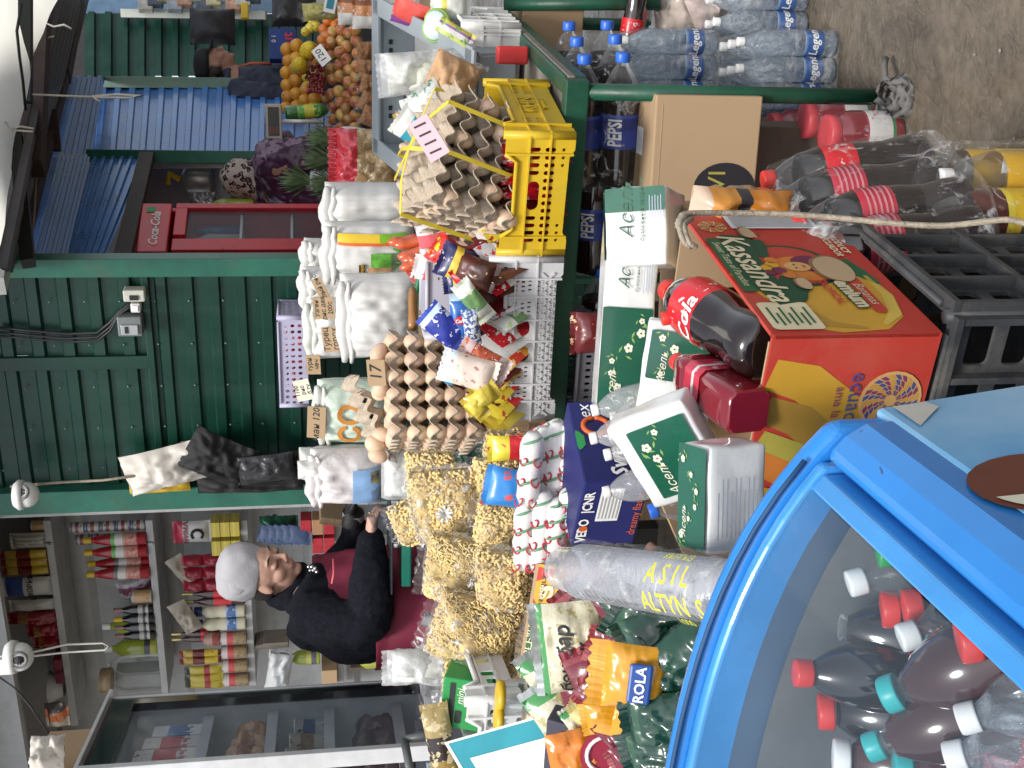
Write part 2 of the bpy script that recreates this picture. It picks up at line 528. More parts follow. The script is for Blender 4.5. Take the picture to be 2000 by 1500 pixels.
corr((V((mid+.03,.004,zm+.03)), V((-.06,.004,zm+.03)), V((-.06,.004,zt)), V((mid+.03,.004,zt))), 6, .016, mb=mb)
O('upper_cladding', mb, DGREEN, gk)
mb = MB()
mb.box((LE-.06)/2, 0, zm+.013, -LE-.06, .05, .03)
mb.box(mid, -.01, (zm+zt)/2, .06, .03, zt-zm-.04)
mb.box(LE-.0, .01, zt/2, .05, .05, zt)
O('trim', mb, DGREEN, gk, .003)
mb = MB()
for r_ in range(22):
    for q in range(5):
        mb.ell((LE+.12+(-LE-.3)*q/4, -.018, .05+zt*r_/21), (.006,.004,.006), 6, 4)
sc_o = O('screws', mb, M('screw heads', (.10,.16,.13), .4, metal=.5), gk); sc_o['kind'] = 'stuff'
mb = MB(); mb.box(-.02, -.02, zt/2, .08, .08, zt+.1)
O('post', mb, M('green frame paint', (.02,.125,.085), .35, var=.2, dirt=.3), gk, .004)
mb = MB(); mb.box(LE/2-.4, 1.0, zt/2, -LE-.9, .05, zt)
O('rear_panel', mb, DGREEN, gk)
mb = MB(); mb.box(LE/2-1.2, .7, zt+.3, 5, 2.2, .06)
O('roof', mb, STEELD, gk)
# wall boxes and cables on the green wall
def wallbox(name, label, x0, y0, x1, y1, dep, m, cat, off=-.02):
    a = onwall(x1, y1, off); b = onwall(x0, y0, off)
    w = abs((b-a).dot(XR)); h = abs(b.z-a.z)
    t = T(name, label, cat, (a+b)/2, RZ)
    mb = MB(); mb.box(0, -dep/2, 0, w, dep, h); O('case', mb, m, t, .006)
    return t, w, h
bxm = M('box plastic pale', (.55,.55,.48), .45, dirt=.3)
t, w, h = wallbox('junction_box', 'cream junction box, highest of the electric boxes on the green wall', 243, 558, 287, 580, .06, bxm, 'junction box')
mb = MB(); mb.box(-w*.1, -.063, -.0, w*.4, .006, h*.4); O('window', mb, CHARC, t)
t, w, h = wallbox('socket_box', 'small white square socket box between junction box and meter', 257, 585, 278, 603, .05, M('socket white', (.6,.6,.58), .4), 'socket')
mb = MB(); mb.box(0, -.053, 0, w*.6, .006, h*.6); O('cover', mb, WHL, t, .002)
t, w, h = wallbox('electricity_meter', 'grey electricity meter with clear cover on green wall', 232, 608, 283, 645, .07, M('meter grey', (.16,.18,.18), .4), 'meter')
mb = MB(); mb.box(-w*.12, -.075, 0, w*.5, .012, h*.72); O('cover', mb, M('meter face', (.34,.36,.36), .25, coat=.6), t, .004)
mb = MB(); mb.box(-w*.1, -.083, h*.12, w*.34, .003, h*.14); O('display', mb, CHARC, t)
mb = MB()
for k, (dy, r) in enumerate(((0, .007), (9, .006), (16, .005))):
    mb.tube([onwall(x, y+dy*(.4 if x > 220 else 1), -.035-.008*k) for x, y in ((0, 640), (60, 646), (130, 652), (190, 650), (215, 630), (232, 610), (250, 596), (262, 590))], r, 6)
tag(O('power_cable', mb, BLACKP), 'black power cables looping across the green wall to the meter', 'cable')
# left post of kiosk opening
LP = onwall(300, 968, -.03)
kio = T('open_kiosk', 'grey open kiosk with shelves behind the vendor in the grey hat', 'kiosk', (LP.x, LP.y, 0), RZ)
kl = lambda p: V(((p-LP).dot(XR), (p-LP).dot(YB), p.z))
FRM = M('green frame paint', (.02,.125,.085), .35)
mb = MB(); mb.box(0, 0, 1.7, .11, .07, 3.6); O('post', mb, FRM, kio, .004)
mb = MB(); mb.box(-.085, .06, 1.6, .05, .05, 3.4); O('door_frame', mb, GREYP, kio, .003)
SD = .60    # shelf wall lies this far behind the opening
mb = MB()
corr((V((-.14,SD+.2,0)), V((-3.2,SD+.2,0)), V((-3.2,SD+.2,3.3)), V((-.14,SD+.2,3.3))), 7, .03, mb=mb)
mb.box(-.11, .45, 1.65, .03, .75, 3.3)
mb.box(-3.2, .1, 1.65, .04, 1.5, 3.3)
O('inner_wall', mb, M('grey wall panel', (.40,.405,.40), .5, var=.1, dirt=.3, dc=(.14,.13,.12)), kio)
mb = MB(); mb.box(-1.7, .3, 3.35, 3.4, 1.6, .05)
O('roof', mb, STEELD, kio)
mb = MB(); mb.box(-1.7, .2, .1, 3.4, 1.3, .2); O('floor', mb, STEELD, kio)
mb = MB(); mb.box(-1.7, -.02, 3.1, 3.3, .05, .35)
O('header', mb, GREYP, kio)
# shelf boards: front edge plane
def onsh(x, y, off=0): return PV(x, y, LP+YB*(SD-.12+off), WN)
SHZ = []
SHELFM = M('white shelf board', (.42,.42,.41), .6, dirt=.4, dc=(.2,.19,.17))
for n, (x, y, yl) in (('4', (117, 1016, 1420)), ('3', (305, 1016, 1360)), ('2', (483, 1016, 1340)), ('1', (655, 1016, 1400))):
    pr = onsh(x+5, y); pl = onsh(x, yl)
    z = (pr.z+pl.z)/2 if n != '1' else pr.z
    SHZ.append(z)
    a = kl(pr); b = kl(pl)
    mb = MB(); mb.box((a.x+b.x)/2, SD+.02, z, a.x-b.x, .28, .035)
    sh = O('shelf', mb, SHELFM, kio, .003)
    if n != '1':
        txt(n, .045, CHARC, sh, (a.x-.13, SD-.122, z), shear=.1)
print('shelf z', SHZ, 'LP', LP)
# ---- blue shed to the right of the green kiosk
bs = T('blue_shed', 'blue ribbed metal shed with an open doorway holding a red fridge', 'shed', (P(400, 305, 6.6).x, P(400, 305, 6.6).y, 0))
def sheet(name, par, px, ds, n, m, amp=.015, nu=2):
    c = [P(x, y, d) for (x, y), d in zip(px, ds)]
    o0 = par.location
    c = [q-V(o0) for q in c]
    return O(name, corr(c, n, amp, nu=nu), m, par)
sheet('wall_sheet', bs, ((700,303),(700,150),(192,163),(178,303)), (6.6,7.6,7.6,6.6), 18, BLUES)
sheet('fascia_sheet', bs, ((180,304),(205,152),(128,150),(84,304)), (6.5,7.5,7.3,6.3), 4, BLUES)
sheet('door_header_sheet', bs, ((205,506),(286,305),(180,305),(128,506)), (5.5,6.5,6.5,5.5), 6, BLUES)
sheet('fascia_sheet', bs, ((130,506),(176,306),(76,306),(14,508)), (5.4,6.4,6.2,5.2), 6, BLUES)
def Q(x, y, d): return P(x, y, d)-V(bs.location)
mb = MB(); bar(mb, Q(172, 304, 6.5), Q(680, 309, 6.5), .07); O('post', mb, FRM, bs, .004)
mb = MB(); bar(mb, Q(205, 160, 7.5), Q(690, 166, 7.5), .07); O('post', mb, M('pale green paint', (.12,.2,.155), .4, dirt=.3), bs, .004)
mb = MB(); bar(mb, Q(240, 506, 5.5), Q(287, 304, 6.45), .05, .08); O('lintel', mb, STEELD, bs, .004)
mb = MB(); bar(mb, Q(290, 322, 6.6), Q(680, 322, 6.6), .04); O('door_jamb', mb, M('alu', (.35,.35,.35), .35, metal=.6), bs, .003)
mb = MB(); mb.add([Q(270, 530, 7.0), Q(270, 300, 7.0), Q(700, 300, 7.0), Q(700, 530, 7.0)], [(0,1,2,3)])
mb.add([Q(240, 520, 5.8), Q(285, 305, 6.7), Q(270, 300, 7.0), Q(270, 530, 7.0)], [(0,1,2,3)])
O('inner_wall', mb, M('room wall', (.40,.38,.36), .7, var=.06), bs)
mb = MB(); bar(mb, Q(417, 400, 6.85), Q(417, 306, 6.85), .03, .2); O('inner_shelf', mb, GREYP, bs, .003)
# dark green kiosk far right
mb = MB(); mb.add([Q(-60,560,7.0), Q(-60,-100,12.5), Q(290,-100,12.5), Q(290,560,7.0)], [(0,1,2,3)]); O('rear_panel', mb, STEELD, bs)  # added dark sheet behind the shed, closes the bright sky gaps
dk = T('far_kiosk', 'dark green ribbed kiosk behind the man in the cap', 'kiosk', (P(400, 90, 8.6).x, P(400, 90, 8.6).y, 0))
def sheet2(px, ds, n, m, name='cladding'):
    c = [P(x, y, d)-V(dk.location) for (x, y), d in zip(px, ds)]
    return O(name, corr(c, n, .02), m, dk)
sheet2(((720,152),(720,28),(165,26),(165,152)), (8.5,8.8,8.8,8.5), 17, DGREEN)
c = lambda x, y, d: P(x, y, d)-V(dk.location)
mb = MB(); bar(mb, c(238, 26, 8.7), c(520, 30, 8.7), .06); O('window_frame', mb, M('pale frame', (.45,.47,.43), .5), dk)
mb = MB(); mb.add([c(150, 26, 8.9), c(150, -120, 9.2), c(540, -120, 9.2), c(540, 26, 8.9)], [(0,1,2,3)])
O('window_pane', mb, M('window blue sheen', (.10,.19,.30), .15, var=.5, sc=3, coat=.6), dk)
# goods behind that window
gw = [(.5,.5,.45), (.1,.12,.15), (.55,.5,.3), (.35,.4,.45), (.5,.3,.2)]
for k in range(12):
    x = 285+k*19; y = 12+(k % 3)*-9
    tag(O('window_parcel', MB().box(0, 0, 0, .09, .06, .11), M('parcel %d' % (k % 5), gw[k % 5], .5, var=.4, sc=20), None, .01), 'small %s packet in the far shop window, number %s of the row' % (('pale','dark','cream','grey','tan')[k % 5], ('first','second','third','fourth','fifth','sixth','seventh','eighth','ninth','tenth','eleventh','last')[k]), 'packet', 'packets in the far shop window', P(x, y, 8.6), (0, 0, .3))
# ---- roof over the passage, tarp, beams
rf = T('passage_roof', 'dark sloping metal roof with rusty beams over the passage', 'roof', P(100, 250, 6))
c = lambda x, y, d: P(x, y, d)-V(rf.location)
mb = MB()
rr = [(10,530,4.7,-8,520,3.6), (72,306,6.0,40,300,4.6), (128,152,7.2,64,190,5.2), (172,-20,8.8,110,-20,6.0)]
for a, b in zip(rr, rr[1:]):
    corr((c(*a[:3]), c(*b[:3]), c(*b[3:]), c(*a[3:])), 8, .03, nu=1, mb=mb)
O('roof_sheet', mb, M('dark roof sheet', (.028,.028,.04), .5, var=.4, sc=3, dirt=.4), rf)
RUST = M('rusty brown beam', (.05,.03,.025), .7, var=.4, dirt=.5, dc=(.02,.015,.012))
mb = MB()
bar(mb, c(72, 10, 5.6), c(72, 130, 5.4), .06); O('beam', mb, STEELD, rf)
mb = MB(); bar(mb, c(50, -10, 5.0), c(50, 200, 5.0), .05); O('beam', mb, M('blackgreen beam', (.015,.02,.016), .5), rf)
mb = MB(); bar(mb, c(75, 30, 5.6), c(60, 330, 5.0), .10); O('beam', mb, RUST, rf)
mb = MB(); bar(mb, c(125, 140, 6.9), c(35, 480, 4.9), .07); O('beam', mb, RUST, rf)
mb = MB(); bar(mb, c(150, 0, 7.8), c(120, 150, 6.8), .09); O('beam', mb, RUST, rf)
mb = MB(); bar(mb, c(30, 260, 4.9), c(55, 515, 4.5), .05); O('beam', mb, M('blackgreen beam'), rf)
mb = MB(); bar(mb, c(105, 215, 6.0), c(112, 295, 6.0), .035); O('beam', mb, RUST, rf)
mb = MB(); bar(mb, c(-10, 560, 4.3), c(8, 470, 4.6), .07); O('beam', mb, GREYP, rf)
tp = MB()
def tarpf(u, v):
    a = [(2,480,4.5), (40,250,4.9), (62,120,5.0), (140,-60,5.6)]
    k = min(int(v*3), 2); f = v*3-k
    p0, p1 = a[k], a[k+1]
    x = p0[0]+(p1[0]-p0[0])*f; y = p0[1]+(p1[1]-p0[1])*f; d = p0[2]+(p1[2]-p0[2])*f
    q = P(x-430*u, y-40*u, d-2.2*u)
    q.z += .05*math.sin(u*9+v*3)*u+.02*nz(q, 4)
    return q
tp.grid(tarpf, 24, 30)
mt, nt, out = newmat('white tarp')
L = nt.links.new
p = nd(nt, 'ShaderNodeBsdfDiffuse'); p.inputs[0].default_value = (.85,.84,.78,1)
t2 = nd(nt, 'ShaderNodeBsdfTranslucent'); t2.inputs[0].default_value = (.95,.94,.86,1)
tc = nd(nt, 'ShaderNodeTexCoord'); n = nd(nt, 'ShaderNodeTexNoise', Scale=3, Detail=6); L(tc.outputs['Object'], n.inputs[0])
mr = nd(nt, 'ShaderNodeMapRange'); mr.inputs[3].default_value = .55; mr.inputs[4].default_value = .9; L(n.outputs[0], mr.inputs[0])
mx = nd(nt, 'ShaderNodeMixShader'); L(mr.outputs[0], mx.inputs[0]); L(p.outputs[0], mx.inputs[1]); L(t2.outputs[0], mx.inputs[2]); L(mx.outputs[0], out.inputs[0])
tag(O('tarp', tp, mt, fix=False), 'white translucent tarpaulin canopy at the top of the passage', 'tarp')
STR = M('pale string', (.5,.48,.42), .9)
def string(name, label, pts, r=.004, m=None, cat='string', seg=6):
    mb = MB()
    for q in (pts if isinstance(pts[0], list) else [pts]): mb.tube([P(*a) for a in q], r, seg)
    return tag(O(name, mb, m or STR), label, cat)
string('hanging_string', 'pale string with a looped end hanging before the blue shed', [[(50,184,5.0),(120,187,5.0),(180,189,5.0)], [(180,188,5.0),(230,184,5.0),(278,187,5.0),(250,191,5.0),(205,190,5.0),(182,189,5.0)], [(180,188,5),(196,199,5)]], .0045)
string('wire_hook', 'bent wire hook on the rusty beam, the one with a looped end', [(10,238,4.7),(20,252,4.7),(40,247,4.7),(66,251,4.7),(64,257,4.7),(22,254,4.7)], .004)
string('wire_hook', 'bent wire hook near the white tarp edge', [(85,44,5.5),(105,52,5.5),(125,48,5.5),(140,56,5.5)], .005)
string('wire_hook', 'short bent wire hook hanging under the dark roof', [(82,80,5.5),(92,74,5.5),(106,71,5.5)], .005)
string('twine', 'grey twine tied across the kiosk front near the camera dome', [(20,950,5.1),(120,942,5.1),(200,938,5.1),(262,930,5.1)], .006, ROPE)
string('twine_loop', 'loop of pale twine hanging before the kiosk shelves', [[(-10,1284,4.6),(60,1275,4.6),(130,1259,4.6),(200,1256,4.6),(212,1262,4.6),(205,1270,4.6),(130,1274,4.6),(-10,1290,4.6)]], .004)
string('black_wire', 'thin black wire sagging across the kiosk ceiling corner', [(-5,1320,4.6),(30,1345,4.6),(60,1380,4.6),(95,1432,4.6)], .004, BLACKP)
string('grey_wire', 'grey wire sagging in front of the blue roof sheets', [(68,250,5.2),(72,300,5.2),(70,360,5.1),(66,430,5),(60,480,4.9)], .005, M('grey wire', (.2,.19,.17), .8))
string('black_wire_sag', 'black wire sagging along the white tarp', [(42,8,4.6),(33,60,4.6),(38,110,4.7),(45,160,4.8),(50,215,4.9)], .006, BLACKP)
# ---- lights
w = bpy.data.worlds.new('World'); SC.world = w; w.use_nodes = True
nt = w.node_tree; bg = nt.nodes['Background']
sk = nt.nodes.new('ShaderNodeTexSky'); sk.sky_type = 'NISHITA'; sk.sun_disc = False
sk.sun_elevation = R_(58); sk.sun_rotation = R_(200); sk.air_density = 1.0; sk.dust_density = 4; sk.altitude = 700
hs = nt.nodes.new('ShaderNodeHueSaturation'); hs.inputs['Saturation'].default_value = .35
nt.links.new(sk.outputs[0], hs.inputs['Color']); nt.links.new(hs.outputs[0], bg.inputs[0])
bg.inputs[1].default_value = .135
sl = bpy.data.lights.new('sun', 'SUN'); sl.energy = 2.0; sl.angle = R_(14); sl.color = (1, .97, .92)
so = bpy.data.objects.new('sun', sl); COL.objects.link(so)
el, az = R_(58), R_(200)     # azimuth from +Y clockwise: behind and a little left of the camera
dv = V((math.sin(az)*math.cos(el), math.cos(az)*math.cos(el), math.sin(el)))
so.rotation_euler = dv.to_track_quat('Z', 'Y').to_euler()
SC.view_settings.view_transform = 'Standard'; SC.view_settings.look = 'None'; SC.view_settings.exposure = .64
SC.cycles.max_bounces = 8; SC.cycles.transparent_max_bounces = 24
# ============================================================= GENERATORS
PET = [(.60,0),(.86,.008),(.97,.035),(1,.08),(1,.30),(.985,.33),(.985,.40),(.985,.58),(1,.60),(.99,.66),(.90,.74),(.68,.82),(.42,.885),(.27,.915),(.27,.935),(.34,.94),(.34,.95),(.27,.955)]
WAT = [(.7,0),(.95,.012),(1,.05)]
for _k in range(6): WAT += [(.93,.09+_k*.045), (1,.11+_k*.045)]
WAT += [(.97,.36),(.97,.54),(1,.56)]
for _k in range(4): WAT += [(.94,.60+_k*.04), (.99-.02*_k,.62+_k*.04)]
WAT += [(.80,.79),(.58,.86),(.36,.905),(.30,.93),(.36,.935),(.36,.95),(.30,.955)]
JAR = [(.92,0),(1,.02),(1,.1),(1,.66),(.96,.76),(.78,.85),(.74,.88),(.74,.9)]
SQ = [(.9,0),(1,.03),(1,.35),(.95,.38),(.95,.6),(1,.62),(1,.70),(.8,.8),(.45,.88),(.30,.92),(.30,.955)]
COLP = [(.55,0),(.80,.01),(.95,.04),(1,.09),(.99,.16),(.90,.26),(.93,.34),(1,.42),(1,.60),(.97,.68),(.83,.78),(.60,.86),(.36,.915),(.28,.93),(.36,.938),(.36,.95),(.28,.955)]
WINE = [(.9,0),(1,.02),(1,.55),(.92,.62),(.55,.72),(.34,.78),(.32,.95),(.36,.96),(.36,1)]
def petal(a, z): return 1-.05*max(0, math.cos(5*a))*max(0, 1-z/.05)
def sqr(a, z):
    c = max(abs(math.cos(a)), abs(math.sin(a)))
    return min(1/c, 1.22)*.86
def bottle(name, label, H, R, liq, capm, labm=None, fill=.8, lab=(.40,.58), prof=PET, cat='bottle', group=None, loc=(0,0,0), rot=None, seg=20, rf=None, capz=.93, capr=.36, clear=None, text=None):
    t = T(name, label, cat, loc, 0, group, rot)
    pr = [(r*R, z*H) for r, z in prof]
    mis = [0 if (prof[i][1]+prof[i+1][1])/2 < fill else 1 for i in range(len(prof)-1)]
    mb = MB(); mb.lathe(pr, seg, mis=mis, rf=rf)
    O('body', mb, [liq, clear or CLEAR], t)
    if capm:
        mb = MB(); cr = capr*R
        mb.lathe([(cr*.98, capz*H), (cr, capz*H+.002), (cr, H*.99), (cr*.93, H), (cr*.5, H*1.001)], 18, rf=lambda a, z: 1+.02*math.cos(18*a*1.0))
        O('cap', mb, capm, t)
    if labm:
        mb = MB()
        lr = R*1.006
        mb.lathe([(lr*.985, lab[0]*H), (lr, lab[0]*H+.004), (lr, lab[1]*H-.004), (lr*.985, lab[1]*H)], seg, cap=False, rf=rf)
        lb = O('label', mb, labm, t)
        if text:
            for s, zz, sz, m_, an in text:
                q = txt(s, sz, m_, lb, (0, 0, zz*H), cyl=lr+.0012, shear=.15, bold=.02)
                q.rotation_euler = (0, 0, an)
    return t
def pillow(w, h, t, seed=0, amp=.10, fin=.009, n=2.4, nu=12, nv=14, zig=.0008, sag=0, ns=9):
    """filled bag standing on z=0, faces +-Y; returns builder and front-surface function"""
    mb = MB()
    def prof(a, b):
        return max(0, 1-abs(a)**n)**.62*max(0, 1-abs(b)**(n+.6))**.62
    def pt(u, v, sd):
        a, b = 2*u-1, 2*v-1
        b2 = b+sag*(1-b*b)*-.5
        k = prof(a, b)
        x = a*w/2*(1-.05*(1-abs(b)**3))
        z = h/2+b2*h/2
        y = sd*t/2*k*(1+amp*2.2*nz((x/w, sd, z/h), 3.2, seed))
        q = nz((x, sd*.3, z), ns/max(w, h)*1.3, seed+5)*amp*t*.5*(.3+k)
        return (x+q*.4, y+q*sd, z+q*.3)
    mb.grid(lambda u, v: pt(u, v, -1), nu, nv)
    mb.grid(lambda u, v: pt(u, v, 1), nu, nv)
    if fin:
        for b, s in ((1, 1), (0, -1)):
            def fp(u, v, b=b, s=s):
                q = pt(u, b, -1)
                return (q[0], q[1]*(1-v)+zig*math.sin(u*60)*(1 if v > 0 else 0)+.25*fin*v*math.sin(u*5+seed), q[2]+s*fin*v*(1+.12*math.sin(u*40)))
            mb.grid(fp, nu*2, 2, mi=1)
    def front(x, z):
        a, b = 2*x/w, 2*z/h-1
        a = max(-1, min(1, a)); b = max(-1, min(1, b))
        return -(t/2*prof(a, b)*(1+amp*2.2*nz((x/w, -1, z/h), 3.2, seed)))-.0025-abs(amp*t*.15)
    return mb, front
def packet(name, label, cat, w, h, t, m, loc, rot=(0,0,0), group=None, seed=None, text=None, finm=None, amp=.12, fin=.012, **k):
    seed = seed if seed is not None else random.randrange(999)
    mb, fr = pillow(w, h, t, seed, amp, fin, **k)
    o = O(name, mb, [m, finm or m], fix=False)
    tag(o, label, cat, group, loc, rot)
    if text:
        for s, sz, x0, z0, m_ in text:
            txt(s, sz, m_, o, (0,0,0), fn=lambda x, y, x0=x0, z0=z0: (x0+x, fr(x0+x, z0+y), z0+y), bold=.02, shear=.1)
    return o
def place(o, loc, rot=None):
    o.location = loc
    if rot is not None: o.rotation_euler = rot
    return o
def crate_outline(w, h, e, drop, rise, ch=.02):
    p = [(-w/2, 0), (-w/2+e*.8, 0)]
    if rise: p += [(-w/2+e*.8+ch, rise), (w/2-e*.8-ch, rise)]
    p += [(w/2-e*.8, 0), (w/2, 0), (w/2, h), (w/2-e, h)]
    if drop: p += [(w/2-e-ch, h-drop), (-w/2+e+ch, h-drop)]
    p += [(-w/2+e, h), (-w/2, h)]
    return p
def crate(name, label, w, d, h, mt, fh, sh, loc, rz, e=.05, drop=.03, rise=.0, group=None, th=.004, extra=None, cat='crate', ribs=True, rot=None, sdrop=None):
    t = T(name, label, cat, loc, rz, group, rot)
    sdrop = drop if sdrop is None else sdrop
    for nm, ww, hs, yy, an, dr in (('front_wall', w, fh, -d/2, 0, drop), ('end_wall', d, sh, w/2, PI/2, sdrop), ('rear_wall', w, fh, d/2, PI, drop), ('end_wall', d, sh, w/2, -PI/2, sdrop)):
        mb = MB()
        ol = crate_outline(ww, h, e, dr, rise)
        off = d/2 if nm in ('front_wall', 'rear_wall') else w/2
        mt4 = Matrix.Rotation(an, 4, 'Z') @ Matrix.Translation((0, -off, 0))
        mb.plate(ol, hs(ww, h, e, dr) if hs else [], th, mat=mt4)
        # rim following the outline's top
        top = [p for p in ol if p[1] > h*.5]
        top = [top[0]]+top[1:]
        mb.tube([(x, -.003, z) for x, z in top[1:-1]] if len(top) > 3 else [(x, -.003, z) for x, z in top], .006, 6, mat=mt4)
        if ribs:
            for x in (-ww/2+e, ww/2-e): mb.box(x, -.004, h*.5, .005, .008, h*.96, mat=mt4)
            zz = h*.36
            mb.box(0, -.003, zz, ww, .006, .004, mat=mt4)
            mb.box(0, -.003, h*.66, ww-.01, .006, .004, mat=mt4)
        if extra: extra(mb, nm, ww, h, e, mt4)
        O(nm, mb, mt, t)
    mb = MB()
    mb.box(0, 0, .008+rise, w-.008, d-.008, .005)
    for sx in (-1, 1):
        for sy in (-1, 1): mb.tube([(sx*(w/2-.006), sy*(d/2-.006), .001), (sx*(w/2-.006), sy*(d/2-.006), h+.006)], .011, 8)
    O('base', mb, mt, t)
    return t
def carton(name, label, w, d, h, m, loc, rz=0, open_=False, flap=.12, rot=None, group=None, th=.004, mi=None, cat='box', flaps=(1,1,1,1)):
    t = T(name, label, cat, loc, rz, group, rot)
    if not open_:
        mb = MB(); mb.box(0, 0, h/2, w, d, h)
        O('walls', mb, m, t, .004)
    else:
        for nm, x, y, sx, sy in (('front_panel', 0, -d/2, w, th), ('rear_panel', 0, d/2, w, th), ('end_panel', w/2, 0, th, d-2*th), ('end_panel', -w/2, 0, th, d-2*th)):
            mb = MB(); mb.box(x, y, h/2, sx, sy, h)
            O(nm, mb, m, t, .001)
        mb = MB(); mb.box(0, 0, th/2+.001, w-.01, d-.01, th); O('bottom', mb, mi or CARDIN, t)
    return t
def napkins(name, label, w, d, h, loc, rot, g, side='front', text=''):
    """soft pack of paper napkins: white film block with a green printed panel"""
    t = T(name, label, 'napkin pack', loc, 0, g, rot)
    mb = MB()
    n = 7
    def f(face):
        return lambda u, v: face(u, v)
    mb.box(0, 0, h/2, w, d, h)
    me = mb.mesh('body')
    bm = bmesh.new(); bm.from_mesh(me)
    bmesh.ops.subdivide_edges(bm, edges=bm.edges, cuts=6, use_grid_fill=True)
    for v in bm.verts:
        p = v.co
        q = sum(abs(a)/b > .98 for a, b in ((p.x, w/2), (p.y, d/2), (p.z-h/2, h/2)))
        s = .985 if q > 1 else 1.0
        v.co = V((p.x*s, p.y*s, (p.z-h/2)*s+h/2))+V((nz(p, 22, 1), nz(p, 22, 2), nz(p, 22, 3)))*.0035
    for fc in bm.faces: fc.smooth = True
    bm.to_mesh(me); bm.free()
    O('paper_block', me, NAPM, t, .004)
    return t
NAPM = M('napkin film', (.74,.75,.74), .22, var=.05, coat=.7, bump=.35, bsc=30)
NAPG = M('napkin green print', (.012,.105,.062), .25, coat=.7, var=.15, sc=12)
NAPF = M('flower print', (.78,.78,.62), .4, var=.1)
LEAF = M('leaf print', (.25,.42,.12), .4)
def flowers(par, n, fn, w, h, seed=1, s=.014):
    """printed sprig: white five-petal flowers, leaves and a stem on a panel given by fn(x,z)"""
    rg = random.Random(seed)
    f = MB(); l = MB()
    for k in range(n):
        tt = (k+.5)/n
        x = -w/2+w*tt+rg.uniform(-.15, .15)*w/n
        z = h*(.5+.28*math.sin(tt*7+seed))+rg.uniform(-.06, .06)*h
        r = s*rg.uniform(.7, 1.2)
        a0 = rg.uniform(0, 6)
        for j in range(5):
            a = a0+j*2*PI/5
            cx, cz = x+r*.62*math.cos(a), z+r*.62*math.sin(a)
            f.add([fn(cx+r*.5*math.cos(b), cz+r*.42*math.sin(b), 1) for b in [i*PI/4 for i in range(8)]], [tuple(range(8))])
        for j in range(3):
            a = rg.uniform(0, 6); cx, cz = x+r*2.1*math.cos(a), z+r*1.8*math.sin(a)
            c, sn = math.cos(a+1), math.sin(a+1)
            l.add([fn(cx+q*c*r-w_*sn*r, cz+q*sn*r+w_*c*r, 0) for q, w_ in ((-.9,0), (0,.28), (.9,0), (0,-.28))], [(0,1,2,3)])
    O('flower_print', f, NAPF, par, fix=False); O('leaf_print', l, LEAF, par, fix=False)
def card(name, label, w, h, loc, rot, m=None, lines=(), size=.03, group=None):
    mb = MB(); mb.box(0, 0, 0, w, .003, h)
    o = O(name, mb, m or CARD, None)
    tag(o, label, 'price card', group, loc, rot)
    n = len(lines)
    for i, s in enumerate(lines):
        txt(s, size, CHARC, o, (0, -.002, ((n-1)/2-i)*size*1.05), shear=.12, bold=.005)
    return o
# ---- egg tray
TP = .051
def traymesh(nx, ny, solid=True, flip=False, a=.025, seed=0, crush=.0):
    mb = MB()
    W, D = nx*TP, ny*TP
    def f(u, v):
        x, y = (u-.5)*W, (v-.5)*D
        cx = math.cos(2*PI*(u*nx-.5)); cy = math.cos(2*PI*(v*ny-.5))
        s = -(cx+cy)/2
        s = math.copysign(abs(s)**.75, s)
        z = a*s
        ed = min(u, 1-u, v, 1-v)
        q = nz((x, y, seed), 30, seed)*.0022
        if crush: z += crush*nz((x, y, seed*2), 9, seed)
        return (x+q, y+q, (-z if flip else z)+q)
    mb.grid(f, nx*8, ny*8)
    return mb
def tray_obj(name, label, loc, rot, nx=6, ny=5, seed=0, group='egg trays', flip=False, crush=0):
    o = O(name, traymesh(nx, ny, flip=flip, seed=seed, crush=crush), PULP, None, fix=False)
    s = o.modifiers.new('solid', 'SOLIDIFY'); s.thickness = .0028
    return tag(o, label, 'egg tray', group, loc, rot)
def egg_mesh():
    mb = MB()
    pr = []
    for i in range(13):
        t = PI*i/12
        z = -.0285*math.cos(t)
        r = .0222*math.sin(t)*(1-.10*math.cos(t)*-1*-1)
        pr.append((max(r, .0002), z))
    mb.lathe(pr, 16)
    return mb
EGG = egg_mesh().mesh('egg'); fixn(EGG); EGG.materials.append(EGGM)
def egg(label, loc, rot=(0,0,0), group='eggs'):
    o = bpy.data.objects.new('egg', EGG); COL.objects.link(o)
    s = rnd(.98, 1.12); o.scale = (s, s, s)
    return tag(o, label, 'egg', group, loc, rot)
def span(xa, ya, xb, yb, z):
    a, b = PZ(xa, ya, z), PZ(xb, yb, z)
    return a, b, (b-a).length, math.atan2(b.y-a.y, b.x-a.x)
def mk(loc, rot):
    return Matrix.LocRotScale(V(loc), Euler(rot), None)
# ============================================================= TABLE, CRATES, EGGS
FR = PZ(1740, 190, 0)
def tw(x, y, z): return V((FR.x, FR.y, 0))+XR*x+YB*y+V((0,0,z))
TH = .85
tb = T('market_table', 'old chipped green metal market table carrying the egg trays and crates', 'table', (FR.x, FR.y, 0), RZ)
mb = MB(); mb.box(-.45, .62, TH-.012, .97, 1.2, .02)
O('tabletop', mb, M('worn board', (.22,.20,.17), .8, dirt=.6), tb, .003)
mb = MB()
bar(mb, (-.93, 0, TH-.02), (.03, 0, TH-.02), .045, .06); bar(mb, (-.93, 1.22, TH-.02), (.03, 1.22, TH-.02), .045, .06)
bar(mb, (.01, .024, TH-.0225), (.01, 1.195, TH-.0225), .045, .06); bar(mb, (-.915, .024, TH-.0225), (-.915, 1.195, TH-.0225), .045, .06)
O('frame', mb, PGREEN, tb, .004)
for x, y in ((.0, .0), (-.92, 0), (0, 1.2), (-.92, 1.2)):
    mb = MB(); mb.tube([(x, y, TH-.05), (x, y, .4), (x, y, 0)], .021, 12); O('leg', mb, PGREEN, tb)
